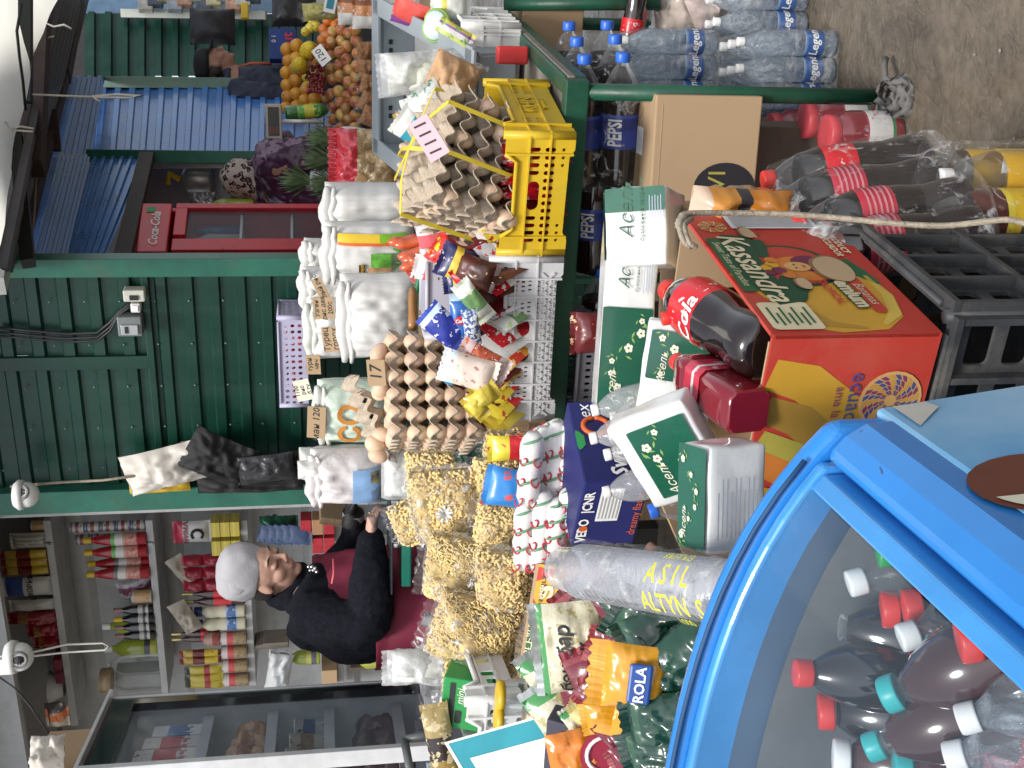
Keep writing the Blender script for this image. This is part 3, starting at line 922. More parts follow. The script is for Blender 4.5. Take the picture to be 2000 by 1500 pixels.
mb = MB(); mb.tube([(-.92, 0, TH-.13), (-.92, 1.2, TH-.13)], .016, 10); O('stretcher', mb, PGREEN, tb)
mb = MB(); mb.tube([(.0, .01, TH+.02), (-.07, .72, TH+.02)], .001, 4)
# rag on the table foot
mb = MB()
ft = PZ(1745, 192, .03)
mb.grid(lambda u, v: (.04*math.cos(u*2*PI)*(1+.5*v)+.012*nz((u*6, v*4, 0), 2), .04*math.sin(u*2*PI)*(1+.3*v)+.012*nz((u*6, v*4, 7), 2), .055*(1-v)-.028+.02*nz((u*7, v*3, 1), 2)), 40, 12)
mb.tube([(.02, -.02, .0), (.05, .0, .02), (.085, .02, .012), (.11, .035, .0)], .008, 8)
tag(O('rag', mb, M('grey rag', (.13,.125,.12), .95, var=.3, bump=.5), fix=False), 'grey wet rag tied round the foot of the green table leg', 'rag', None, ft)
# grey rear post at top right of frame (another stall's green post)
mb = MB(); mb.tube([P(985, 8, 3.75), P(1290, 6, 3.7)], .022, 12)
tag(O('green_rail', mb, PGREEN), 'green pipe rail at the right end of the table, above the boxed bottles', 'rail')
# ---- yellow crate
def yel_holes(w, h, e, dr):
    hs = []
    n = int((w-.06)/.0185)
    for k in range(n):
        x = -w/2+.03+(k+.5)*(w-.06)/n
        top = abs(x) < w/2-e-.02
        if not (abs(x) < .045): hs.append(rrect(x, h*.57, .011, .026))
        hs.append(rrect(x, h*.35, .011, .026))
        if abs(x) > w/2-e-.03: hs.append(rrect(x, h*.16, .009, .009))
    hs.append(rrect(0, h*.56, .075, .03, .014))
    return hs
def yel_side(w, h, e, dr):
    hs = []
    for sx in (-1, 1):
        for k in range(4):
            for z in (.42, .62): hs.append(rrect(sx*(w*.30)+(k-1.5)*.016, h*z, .010, .022))
    return hs
a, b, w, rz = span(1097, 497, 1120, 262, TH+.012)
yd = .40
c = (a+b)/2+V((-math.sin(rz), math.cos(rz), 0))*yd/2
yc = crate('yellow_crate', 'yellow slotted plastic crate of red packets at the table corner', w, yd, .168, YELC, yel_holes, yel_side, (c.x, c.y, TH+.004), rz, e=.05, drop=.028, rise=.012)
for o in kids(yc):
    if o.name.startswith('end_wall') : pass
YC, YRZ, YW = c, rz, w
# raised emblem on the end wall
txt('KHN', .05, YELC, yc, (w/2+.003, .0, .085), (PI/2, 0, PI/2), bold=.02, ext=.002)
txt('ТУРКИЯ', .018, YELC, yc, (w/2+.003, .0, .045), (PI/2, 0, PI/2), ext=.002)
def loc2(c, rz, x, y, z): return V((c[0]+x*math.cos(rz)-y*math.sin(rz), c[1]+x*math.sin(rz)+y*math.cos(rz), z))
# wrappers
WR = dict(
 red=bands('wrap red', 'Z', [(0,(.42,.01,.02)),(.3,(.55,.015,.025)),(.62,(.7,.68,.66)),(.72,(.5,.01,.02))], art=.62, artc=(.8,.75,.7), artsc=40),
 darkred=bands('wrap dark red', 'Z', [(0,(.16,.008,.012)),(.25,(.42,.012,.02)),(.45,(.12,.01,.012))], art=.64, artc=(.7,.5,.3), artsc=45),
 choc=bands('wrap choc', 'Z', [(0,(.06,.018,.012)),(.5,(.10,.025,.018)),(.8,(.05,.012,.01))], art=.66, artc=(.55,.35,.12), artsc=50),
 green=bands('wrap green', 'Z', [(0,(.65,.68,.6)),(.3,(.16,.30,.12)),(.7,(.7,.72,.68))], art=.6, artc=(.5,.62,.3), artsc=40),
 blue=bands('wrap blue', 'Z', [(0,(.05,.08,.42)),(.16,(.02,.035,.3)),(.8,(.5,.62,.75)),(.9,(.04,.08,.45))], art=.58, artc=(.72,.76,.8), artsc=35),
 caramel=bands('wrap caramel', 'Z', [(0,(.45,.62,.72)),(.14,(.02,.12,.42)),(.86,(.5,.66,.75))]),
 yel=bands('wrap yellow', 'Z', [(0,(.7,.55,.03)),(.35,(.6,.02,.03)),(.6,(.75,.6,.05))], art=.62, artc=(.5,.05,.03), artsc=40),
 orange=bands('wrap orange', 'Z', [(0,(.65,.12,.02)),(.3,(.7,.3,.03)),(.6,(.6,.05,.02)),(.8,(.7,.5,.1))], art=.6, artc=(.75,.6,.3), artsc=40),
 cream=bands('wrap cream', 'Z', [(0,(.70,.58,.50)),(.75,(.55,.68,.75)),(.9,(.7,.75,.78))], art=.6, artc=(.42,.2,.14), artsc=60),
 silver=bands('wrap silver', 'Z', [(0,(.6,.6,.62)),(.4,(.75,.74,.74)),(.7,(.5,.5,.53))], art=.6, artc=(.5,.03,.05), artsc=40, rough=.25),
 navy=bands('wrap navy', 'Z', [(0,(.02,.025,.12)),(.6,(.7,.5,.05)),(.75,(.02,.02,.1))], art=.64, artc=(.6,.62,.65), artsc=40),
 gold=bands('wrap gold', 'Z', [(0,(.55,.42,.05)),(.4,(.68,.55,.08)),(.8,(.5,.36,.04))], art=.64, artc=(.75,.65,.2), artsc=60, rough=.2),
 meat=bands('wrap meat', 'Z', [(0,(.5,.38,.36)),(.25,(.42,.06,.03)),(.75,(.55,.42,.4))], art=.55, artc=(.55,.14,.05), artsc=50, art2=(.7,.55,.5)),
 white=bands('wrap white', 'Z', [(0,(.72,.72,.7)),(.8,(.6,.62,.6))], art=.62, artc=(.15,.3,.2), artsc=45),
 dots=bands('wrap dots', 'Z', [(0,(.7,.72,.75)),(.85,(.6,.68,.74))], art=.5, artc=(.05,.10,.28), artsc=130),
 pinkp=bands('wrap pink', 'Z', [(0,(.72,.45,.46)),(.3,(.78,.7,.7)),(.6,(.7,.12,.14)),(.8,(.75,.72,.7))], art=.62, artc=(.2,.1,.1), artsc=50),
)
place_names = ['left end', 'left side', 'middle', 'right side', 'right end']
# red sachets filling the yellow crate
for k in range(16):
    m = 'red' if k % 5 else 'darkred'
    x = -YW/2+.035+k*(YW-.07)/15
    packet('sachet', 'red sachet standing in the yellow crate, number %s from its left end' % ('one','two','three','four','five','six','seven','eight','nine','ten','eleven','twelve','thirteen','fourteen','fifteen','sixteen')[k], 'sachet', .12, .135, .02, WR[m], loc2(YC, YRZ, x, -yd/2+.075+rnd(-.005, .01), TH+.02), (rnd(-.08, .12), rnd(-.1, .1), YRZ+PI/2+rnd(-.25, .25)), 'sachets in the yellow crate', seed=k, nu=8, nv=10)
for k in range(9):
    m = ('silver', 'darkred', 'white', 'yel', 'choc', 'red', 'silver', 'red', 'darkred')[k]
    x = -YW/2+.03+k*.022
    packet('sachet', '%s sachet fanned out at the left end of the yellow crate, %s of them' % ({'silver':'silver','darkred':'dark red','white':'white','yel':'yellow','choc':'brown','red':'bright red'}[m], ('first','second','third','fourth','fifth','sixth','seventh','eighth','last')[k]), 'sachet', .10, .14, .012, WR[m], loc2(YC, YRZ, x-.02, -yd/2+.08+.012*k, TH+.075), (rnd(-.05, .1), -.55+.05*k, YRZ+rnd(.5, .9)), 'sachets fanned at the yellow crate', seed=40+k, nu=8, nv=10)
# ---- grey crate
def gry_holes(w, h, e, dr):
    hs = []
    for bx in (-w*.33, -w*.2, w*.2, w*.33):
        for z0 in (.40, .60):
            zc = h*z0
            for dx in (-.012, .0, .012):
                for dz in (-.010, .010):
                    hs.append(rrect(bx+dx+.003*(dz > 0), zc+dz, .0045, .009, .001, 1))
    for s in (-1, 1): hs.append([(s*x, z) for x, z in rrect(.035, h*.52, .042, .034, .015)][::s])
    for s in (-1, 1): hs.append(rrect(s*(w/2-e*.55), h*.80, .014, .014))
    return hs
def gry_extra(mb, nm, w, h, e, mt4):
    z0, z1 = .022, h*.30
    n = int((w-.03)/.021)
    for k in range(n):
        x = -w/2+.012+k*(w-.062)/n
        for s in (0, 1):
            aa, bb = ((x, z0), (x+.03, z1)) if s else ((x+.03, z0), (x, z1))
            bar(mb, mt4 @ V((aa[0], -.003, aa[1])), mt4 @ V((bb[0], -.003, bb[1])), .0035, .005)
    for s in (-.27, -.13, 0, .13, .27):
        mb.box(s*w, -.003, h*.45, .005, .007, h*.7, mat=mt4)
a, b, w, rz = span(1077, 818, 1096, 503, TH+.012)
gd = .24
c = (a+b)/2+V((-math.sin(rz), math.cos(rz), 0))*gd/2
GC, GRZ, GW = c, rz, w
crate('grey_crate', 'light grey fretwork plastic crate stuffed with sweet packets', w, gd, .185, GRYC, gry_holes, gry_holes, (c.x, c.y, TH+.004), rz, e=.055, drop=.04, rise=.016, extra=gry_extra)
desc = dict(red='red', darkred='dark red', choc='brown', green='pale green', blue='blue', yel='yellow and red', orange='orange', cream='cream patterned', silver='silver', navy='navy', gold='gold', meat='meat-printed', white='white', caramel='blue', dots='speckled', pinkp='pink')
ords = ('first','second','third','fourth','fifth','sixth','seventh','eighth','ninth','tenth','eleventh','twelfth','thirteenth','fourteenth','fifteenth','sixteenth','seventeenth','eighteenth','nineteenth','twentieth')
seqs = ['gold','gold','yel','darkred','yel','gold','red','darkred','orange','yel','orange','white','red','white','red','green','silver','darkred','choc','choc','choc','red','choc']
for k, m in enumerate(seqs):
    u = k/(len(seqs)-1)
    x = -GW/2+.03+u*(GW-.06)
    lean = -.75+.25*u
    packet('snack_packet', '%s packet in the grey crate row, %s from the left' % (desc[m], ('twenty first','twenty second','twenty third')[k-20] if k > 19 else ords[k]), 'packet', .105, .16, .016, WR[m], loc2(GC, GRZ, x+.03, -gd/2+.08+rnd(-.01, .012), TH+.06+rnd(0, .02)+.012*math.sin(u*9)), (rnd(-.15, .05), lean+rnd(-.12, .12), GRZ+PI/2+rnd(-.3, .1)-.25), 'packets in the grey crate', seed=70+k, nu=8, nv=10)
def px_packet(name, label, m, x, y, d, w, h, t=.03, roll=0, yaw=0, pitch=0, **k):
    """packet whose centre shows at pixel (x,y); roll turns it in the picture plane"""
    o = packet(name, label, k.pop('cat', 'packet'), w, h, t, WR[m] if isinstance(m, str) else m, (0,0,0), **k)
    rot = Euler((0, 0, yaw)).to_matrix() @ Matrix.Rotation(-roll, 3, 'Y') @ Matrix.Rotation(pitch, 3, 'X')
    o.rotation_euler = rot.to_euler()
    o.location = P(x, y, d)-rot @ V((0, 0, h/2))
    return o
px_packet('candy_bag', 'royal blue sweet bag lying against the egg stack', 'blue', 868, 638, 2.9, .075, .10, .035, roll=-.7, yaw=-.2)
px_packet('caramel_bag', 'upright blue caramel bag with a red oval badge', 'caramel', 903, 622, 2.9, .06, .10, .03, roll=-1.5, yaw=-.3, text=[])
o = COL.objects[-1] if False else None
px_packet('speckled_packet', 'white speckled packet wedged beside the blue caramel bag', 'dots', 922, 645, 2.86, .04, .085, .02, roll=-1.4, yaw=-.4)
px_packet('meat_snack_bag', 'shiny meat-printed snack bag lying across the grey crate', 'meat', 940, 712, 2.80, .085, .11, .04, roll=-.5, yaw=-.2, pitch=-.3)
px_packet('cream_biscuit_bag', 'cream biscuit bag with brown rosettes and a blue top beside the egg stack', 'cream', 915, 725, 2.78, .08, .115, .035, roll=-.3, yaw=-.1, pitch=-.2)
px_packet('green_snack_bag', 'pale green and white packet at the grey crate right end', 'green', 925, 588, 2.88, .05, .10, .03, roll=-.9, yaw=-.4)
px_packet('toffee_bag', 'red and white toffee bag behind the grey crate', 'red', 920, 566, 2.98, .05, .12, .03, roll=-1.0, yaw=-.4)
px_packet('choc_packet', 'dark brown stack of wafers at the grey crate right corner', 'choc', 928, 530, 2.95, .075, .10, .05, roll=-.3, yaw=-.3, pitch=-.5)
px_packet('gold_packet', 'crumpled gold packet hanging over the left end of the grey crate', 'gold', 940, 778, 2.78, .05, .07, .03, roll=.6, yaw=-.2)
px_packet('gold_packet', 'small gold packet lowest beside the left end of the grey crate', 'gold', 930, 795, 2.78, .04, .05, .03, roll=-.8, yaw=-.2)
# party packet with red and yellow stars
sm = bands('wrap party', 'Z', [(0,(.65,.03,.03)),(.5,(.7,.05,.04))], art=.55, artc=(.8,.65,.05), artsc=30)
px_packet('ruffled_packet', 'red and yellow ruffled packet between sausages and egg trays', sm, 880, 500, 3.0, .08, .09, .05, roll=-.6, yaw=-.4, amp=.5)
px_packet('navy_packet', 'navy and yellow packet below the red ruffled one', 'navy', 905, 520, 2.97, .09, .11, .04, roll=-.4, yaw=-.3)
px_packet('pink_card', 'pink and white gum strip beside the sausages', 'pinkp', 858, 492, 3.1, .10, .16, .02, roll=-1.35, yaw=-.5)
px_packet('pink_card', 'pink and white gum strip over the grey basket corner', 'pinkp', 866, 530, 3.1, .07, .14, .02, roll=-.2, yaw=-.5)
px_packet('coffee_sachet', 'small orange and black coffee sachet next to the chocolate stack', 'navy', 905, 552, 2.98, .05, .08, .02, roll=.1, yaw=-.3)
o = [q for q in COL.objects if q.name.startswith('caramel_bag')][0]
mb = MB(); mb.ell((0, -.019, .05), (.022, .006, .012), 16, 8); bd = O('badge', mb, M('badge red', (.6,.02,.04), .3), o)
txt('Caramel', .012, WHL, bd, (0, -.0265, .05), shear=.2, bold=.03)
# pale grey basket behind, with flower holes
def bas(w, h, e, dr):
    hs = []
    for cx in (-.06, .06):
        for k in range(8):
            a = k*PI/4; hs.append(rrect(cx+.02*math.cos(a), h*.5+.02*math.sin(a), .009, .006, .002, 1))
    return hs
crate('flat_basket', 'lilac grey plastic basket with flower holes behind the sweet packets', .24, .18, .09, M('lilac grey plastic', (.45,.44,.5), .45, var=.08), bas, bas, P(893, 560, 3.2), RZ+.1, e=.03, drop=0, ribs=False)
# ---- egg stack, left
ES = P(965, 765, 3.36); ES.z = TH+.02
erz = RZ+R_(38)
NX, NY = 6, 5
lev0 = P(925, 770, 3.25).z
sp = .052
levels = [lev0+sp*k for k in range(0, 5)]
levels = [z for z in levels if z > TH+.03]
for k, z in enumerate(levels):
    q = len(levels)-1-k
    jx, jy, jr = rnd(-.006, .006), rnd(-.006, .006), rnd(-.03, .03)
    tray_obj('egg_tray', '%s pulp egg tray of the tall left egg stack' % (('topmost','second highest','third highest','fourth highest','fifth highest','sixth highest','lowest')[q]), (ES.x+jx, ES.y+jy, z), (0, 0, erz+jr), seed=k)
    mt4 = mk((ES.x+jx, ES.y+jy, z), (0, 0, erz+jr))
    for i in range(NX):
        for j in range(NY):
            if not (j == 0 or i == NX-1 or i == 0 or q == 0): continue
            p = mt4 @ V(((i-(NX-1)/2)*TP, (j-(NY-1)/2)*TP, .004))
            lab = 'brown egg in the top layer of the left egg stack' if q == 0 else 'brown egg showing in a lower layer of the left egg stack'
            egg(lab, p, (rnd(-.15, .15), rnd(-.15, .15), rnd(0, 6)), 'eggs in the top layer of the left stack' if q == 0 else 'eggs in the lower layers of the left stack')
top = levels[-1]
sup = carton('egg_carton', 'cardboard carton under the left egg stack', .26, .22, levels[0]-.03-TH, CARD, (ES.x, ES.y, TH+.002), erz)
mt4 = mk((ES.x, ES.y, top), (0, 0, erz))
for i, j in ((5,1), (5,2), (4,1), (4,2), (5,3), (4,3), (3,1), (3,2)):
    p = mt4 @ V(((i-3.0)*TP, (j-2.5)*TP, .046))
    egg('brown egg heaped loose on top of the left egg stack', p, (1.2+rnd(-.3, .3), rnd(-.4, .4), rnd(0, 6)), 'eggs heaped on the left stack')
# tilted trays at the stack's left
for k, (x, y, d) in enumerate(((742, 840, 3.45), (712, 815, 3.5))):
    tray_obj('egg_tray', ('tilted pulp egg tray with a few eggs leaning left of the egg stack', 'empty upturned pulp egg tray lying on the tilted tray')[k], P(x, y, d), (R_(8), R_(-22), RZ+.35), 5, 3, seed=20+k, flip=bool(k))
for k, (x, y) in enumerate(((733, 868), (738, 890), (745, 850))):
    egg('brown egg in the tilted tray left of the egg stack', P(x, y, 3.34), (.2, .4, k), 'eggs in the tilted tray')
px = P(735, 728, 3.2)
card('price_card', 'small cardboard price card reading 17 on the left egg stack', .075, .05, px, (R_(-15), R_(-4), RZ+.1), lines=('17',), size=.045)
mb = MB(); mb.box(0, 0, 0, .035, .003, .02)
tag(O('tape_strip', mb, M('blue tape', (.03,.3,.5), .4)), 'scrap of blue tape on the right side of the left egg stack', 'tape', None, P(881, 738, 2.86), (0, .5, RZ))
# ---- egg stack, right: tied trays tilted on the yellow crate
TS = P(902, 328, 2.96)
srot = (Matrix.Rotation(RZ+R_(30), 3, 'Z') @ Matrix.Rotation(R_(20), 3, 'X') @ Matrix.Rotation(R_(14), 3, 'Y'))
se = srot.to_euler()
up = srot @ V((0, 0, 1))
for k in range(5):
    zz = (k-2)*sp
    last = k == 4
    tray_obj('egg_tray', ('upturned pulp tray lid tied on top of the right egg stack with yellow strap' if last else '%s tray of the tilted egg stack on the yellow crate' % ('lowest','second lowest','middle','second highest')[k]), TS+up*(zz-(.012 if last else 0)), se, 6, 5, seed=30+k, flip=False, crush=.020 if last else .008)
    if last: continue
    for i in range(6):
        for j in range(5):
            if not (j == 0 or i == 0 or i == 5) or (i*7+j*3+k*5) % 3: continue
            p = TS+srot @ V(((i-2.5)*TP, (j-2)*TP, zz+.004))
            egg('pale egg inside the strapped tilted egg stack', p, tuple((srot @ Euler((rnd(-.1, .1), rnd(-.1, .1), rnd(0, 6))).to_matrix()).to_euler()), 'eggs in the strapped right stack')
YS = M('yellow strap', (.75,.58,.05), .4, coat=.3)
mb = MB()
def sq_(pts, wd):
    for a, b in zip(pts, pts[1:]):
        a, b = V(a), V(b)
        bar(mb, a, b, wd, .0015, up=V((0,0,1)))
hw, hd, hz = 3*TP+.006, 2.5*TP+.006, 2.6*sp
L_ = [(-.03, -hd, -hz*.8), (-.03, -hd, hz-.012), (-.02, -hd*.5, hz+.006), (.0, 0, hz+.012), (.02, hd*.5, hz+.006), (.03, hd, hz-.01), (.03, hd, -hz*.8)]
K_ = [(-hw, .03, -hz*.8), (-hw, .03, hz-.012), (-hw*.5, .02, hz+.008), (0, 0, hz+.013), (hw*.5, -.03, hz+.006), (hw, -.03, hz-.01), (hw, -.03, -hz*.8)]
D_ = [(.09, -hd, -hz*.8), (.09, -hd, hz-.012), (.06, -hd*.5, hz+.006), (.0, 0, hz+.013), (-.06, hd*.6, hz+.004)]
for q in (L_, K_, D_): sq_(q, .011)
o = O('packing_strap', mb, YS); tag(o, 'yellow packing strap tied round the right egg stack', 'strap', None, TS, se)
PINKC = M('pink card', (.72,.42,.46), .7, var=.06)
card('price_card', 'pink paper price card stuck on the strapped egg trays', .10, .055, P(838, 270, 2.70), (R_(-30), R_(-32), RZ+.3), PINKC, ('1111',), .045)
# ============================================================= SACKS AND FRUIT BEHIND THE TABLE
SACK = M('woven white sack', (.62,.61,.585), .45, var=.05, bump=.5, bsc=70, dirt=.2, dc=(.5,.46,.40), stretch=(1,1,.25), coat=.2)
CLRB = M('cloudy poly bag', (.60,.61,.56), .22, var=.14, sc=14, coat=.6, bump=.6, bsc=22)
def sack(name, label, px, w, h, t, m, yaw=0, roll=0, pitch=0, seed=0, rolled=True, cat='sack', group='sacks behind the egg trays', amp=.06, rm=None):
    x, y, d = px
    o = T(name, label, cat, (0,0,0), 0, group)
    mb, fr = pillow(w, h, t, seed, amp, 0, n=3.4, nu=56, nv=24, ns=7)
    for i, q in enumerate(mb.v):     # gathered pleats near the top
        k = max(0, q[2]/h-.35)
        mb.v[i] = (q[0], q[1]+math.sin(q[0]*95+seed+4*nz(q, 8, seed))*.006*k*1.5+math.sin(q[0]*190+5*nz(q, 5, seed))*.0022, q[2])
    O('body', mb, m, o, fix=False)
    if rolled:
        mb = MB()
        n = 14
        pts = [(-w*.46+w*.92*i/n, -t*.25+.015*nz((i, 0, seed), .3), h*.98+.012*nz((i, 3, seed), .3)) for i in range(n+1)]
        mb.tube(pts, [.008+.013*min(1, 3*min(i, n-i)/n)+.003*nz((i*.6, 1, seed), 1) for i in range(n+1)], 10, ell=1.2)
        pts = [(p[0], p[1]-.012, p[2]-.022) for p in pts]
        mb.tube(pts, [.006+.009*min(1, 3*min(i, n-i)/n)+.002*nz((i*.6, 5, seed), 1) for i in range(n+1)], 8)
        O('rolled_top', mb, rm or m, o, fix=False)
    R = Euler((0, 0, RZ+yaw)).to_matrix() @ Matrix.Rotation(-roll, 3, 'Y') @ Matrix.Rotation(pitch, 3, 'X')
    o.rotation_euler = R.to_euler()
    o.location = P(x, y, d)-R @ V((0, 0, h/2))
    return o, fr
# bench under the sacks
ben = T('sack_bench', 'low wooden bench carrying the white sacks behind the table', 'bench', tw(-.45, 1.75, 0), RZ)
mb = MB(); mb.box(-.3, 0, 1.03, 2.0, .62, .03); O('top', mb, M('old wood', (.24,.17,.10), .8, var=.25, stretch=(1,12,12)), ben, .003)
for x in (-1.2, .6):
    for y in (-.25, .25):
        mb = MB(); mb.box(x, y, .507, .05, .05, 1.014); O('leg', mb, M('old wood'), ben, .003)
sack('sack', 'plain white sack furthest right, beside the red-topped snack bags', (722, 408, 4.15), .20, .31, .17, SACK, seed=1)
so2, fr = sack('rice_sack', 'printed rice sack with yellow, green and red stripe', (722, 490, 4.05), .22, .30, .17, SACK, seed=2)
for z0, z1, c in ((.0, .10, (.18,.42,.03)), (.10, .19, (.55,.5,.03)), (.19, .255, (.7,.5,.03))):
    pass
bd = so2.children if False else kids(so2)[0]
def panel(par, fr, x0, x1, z0, z1, m, name='print', n=8):
    mb = MB(); mb.grid(lambda u, v: (x0+(x1-x0)*u, fr(x0+(x1-x0)*u, z0+(z1-z0)*v)-.003, z0+(z1-z0)*v), n, n)
    return O(name, mb, m, par, fix=False)
panel(bd, fr, .055, .083, .03, .12, M('print lime', (.22,.48,.03), .4), 'stripe_print')
panel(bd, fr, .055, .083, .12, .26, M('print amber', (.70,.48,.03), .4), 'stripe_print')
panel(bd, fr, .045, .055, .03, .26, M('print orange red', (.68,.13,.02), .4), 'stripe_print')
panel(bd, fr, -.03, .02, .08, .15, M('print leaf', (.12,.36,.05), .4, sc=30, var=.5), 'rice_print')
panel(bd, fr, -.085, -.03, .08, .16, M('print tan', (.42,.24,.13), .4, sc=25, var=.5), 'bowl_print')
panel(bd, fr, -.06, -.02, .17, .19, M('print brown', (.10,.04,.02), .4), 'ribbon_print')
txt('VIVA', .04, M('print leaf'), bd, (0,0,0), fn=lambda x, y: (x+.005, fr(x+.005, .06+y)-.004, .06+y), bold=.02)
txt('Royal', .018, M('print amber'), bd, (0,0,0), fn=lambda x, y: (x-.04, fr(x-.04, .18+y)-.006, .18+y), shear=.3)
sack('sack', 'big plain white sack with folded top, standing between rice sack and egg stack', (742, 615, 3.85), .30, .25, .20, SACK, seed=3, roll=.03)
sack('sack', 'crumpled cloudy sack at the back holding four price cards', (660, 640, 4.3), .24, .22, .16, SACK, seed=4, rm=CLRB)
sack('sack', 'crumpled white bag rolled behind the printed rice sack', (632, 500, 4.35), .14, .14, .10, SACK, seed=14)
sack('sack', 'white bag top folded beside the wall under the highest price card', (640, 560, 4.3), .16, .18, .12, SACK, seed=15)
so5, fr = sack('grain_sack', 'pale green sack with orange lettering behind tilted trays', (690, 800, 4.05), .24, .24, .18, M('pale green sack', (.56,.66,.55), .4, bump=.5, bsc=60, coat=.3), seed=5, rm=CLRB)
bd = kids(so5)[0]
txt('СО', .10, M('orange letter', (.55,.22,.03), .5), bd, (0,0,0), fn=lambda x, y: (x-.01, fr(x-.01, .13+y)-.004, .13+y), bold=.03)
txt('КУЗ', .035, M('teal letter', (.03,.22,.3), .5), bd, (0,0,0), fn=lambda x, y: (x-.06, fr(x-.06, .04+y)-.004, .04+y), bold=.02)
so6, fr = sack('flour_sack', 'white sack with blue printed lower half by the gloved hand', (682, 925, 4.05), .21, .26, .18, M('pinkish sack', (.68,.64,.64), .5, bump=.5, bsc=60), seed=6)
bd = kids(so6)[0]
panel(bd, fr, -.07, .06, .03, .12, M('pale blue print', (.25,.42,.68), .4, sc=15, var=.2), 'blue_print')
panel(bd, fr, .0, .05, .03, .06, M('navy print', (.03,.10,.30), .4, sc=40, var=.5, c2=(.6,.5,.1)), 'blue_print')
sack('plastic_bag', 'clear plastic bag puffed up leftmost among the sack tops', (618, 905, 4.2), .13, .12, .09, CLRB, seed=7, rolled=False, cat='bag')
sack('plastic_bag', 'white carrier bag hanging off the flour sack', (640, 915, 3.98), .07, .20, .05, SACK, seed=8, rolled=False, cat='bag', amp=.3)
sack('plastic_bag', 'milky white bag between egg stack and pasta bags', (785, 925, 3.45), .17, .12, .12, FILMM, seed=9, rolled=False, cat='bag')
o = [q for q in COL.objects if q.name.startswith('plastic_bag') and 'milky' in q['label']][0]
mb, _ = pillow(.15, .105, .10, 33, .2, 0); O('contents', mb, M('white contents', (.7,.7,.66), .6), o, fix=False).location = (0, 0, .006)
lam = M('white card', (.66,.62,.50), .7)
for lab, x, y, d, w, h, ls, sz, rl, m in (
  ('white price card standing on the leftmost sacks, close to the lilac crate', 592, 762, 4.0, .075, .055, ('1100', 'рис', 'б.ту'), .02, .25, lam),
  ('brown price card reading 120c above the puffed clear bag', 618, 825, 3.95, .11, .062, ('ман 120c',), .032, -.05, None),
  ('narrow brown price card half hidden on a cloudy sack', 612, 712, 4.1, .07, .05, ('тури', 'чеч'), .022, .05, None),
  ('large brown price card reading 200 on the cloudy sack', 655, 662, 3.9, .085, .085, ('Турец', 'горох', '200с'), .028, .12, None),
  ('brown price card with three handwritten lines below the folded bag', 632, 602, 4.0, .075, .07, ('Узген', 'рис дев', '200с'), .022, .1, None),
  ('tilted thin brown price card at the top of the white bags', 627, 565, 4.05, .085, .035, ('белый рис',), .022, .45, None)):
    o = card('price_card', lab, w, h, P(x, y, d), (R_(-12), -rl, RZ+.15), m, ls, sz, 'price cards on the sacks')
# lilac crate hung on the wall
def lil(w, h, e, dr):
    return [rrect(-w/2+.02+k*.0262, z, .013, .017, .006, 2) for k in range(int((w-.03)/.0262)) for z in (.03, .058, .086)]
lp = onwall(573, 690, -.14)
lc = crate('wall_crate', 'lilac plastic crate with red fruit hooked on the green wall', .40, .22, .115, M('lilac plastic', (.42,.40,.54), .45, var=.08), lil, lil, (lp.x, lp.y, lp.z-.06), RZ+.05, e=.02, drop=0, ribs=False)
mb = MB()
for k in range(60): mb.ell((rnd(-.18, .18), rnd(-.09, .09), .02+rnd(0, .05)), (.014,)*3, 8, 6)
o = O('red_berries', mb, M('red berries', (.30,.02,.03), .3, rv=.3)); o['kind'] = 'stuff'; o.location = (lp.x, lp.y, lp.z-.055); o.rotation_euler = (0, 0, RZ+.05)
# bags hanging by the kiosk post
hp = lambda x, y, off: onwall(x, y, off)
def hang(name, label, x, y, off, w, h, t, m, roll, seed, amp=.5, cat='bag'):
    return px_packet(name, label, m, x, y, (hp(x, y, off)-CAM).dot(_fw), w, h, t, roll=roll, yaw=RZ, seed=seed, amp=amp, fin=0, nu=22, nv=22, cat=cat)
MESH = M('black mesh', (.012,.012,.013), .6, var=.5, sc=120, bump=.8, bsc=260)
hang('white_sack', 'white cloth sack tied and hanging from the twine', 325, 912, -.12, .20, .36, .10, M('white cloth', (.62,.58,.52), .8, bump=.5, bsc=20), .25, 3)
hang('mesh_bag', 'large black mesh bag hanging against the green wall, the upper one', 425, 895, -.15, .22, .28, .08, MESH, -.5, 4)
hang('mesh_bag', 'folded shiny black mesh bag nearest the vendor sacks', 520, 915, -.17, .14, .24, .06, M('black mesh sheet', (.03,.03,.033), .3, var=.4, sc=90, bump=.6, bsc=120), .1, 5, .3)
hang('mesh_bag', 'long black mesh bag low along the kiosk post', 490, 945, -.12, .08, .46, .06, MESH, 0, 6)
hang('mesh_bag', 'grey net bag lowest beside the white sacks', 580, 905, -.12, .14, .14, .05, MESH, .2, 8)
hang('yellow_bag', 'yellow bag edge showing under the white cloth sack', 312, 950, -.08, .06, .26, .05, M('yellow bag', (.55,.36,.03), .5, bump=.3), .03, 7, .2)
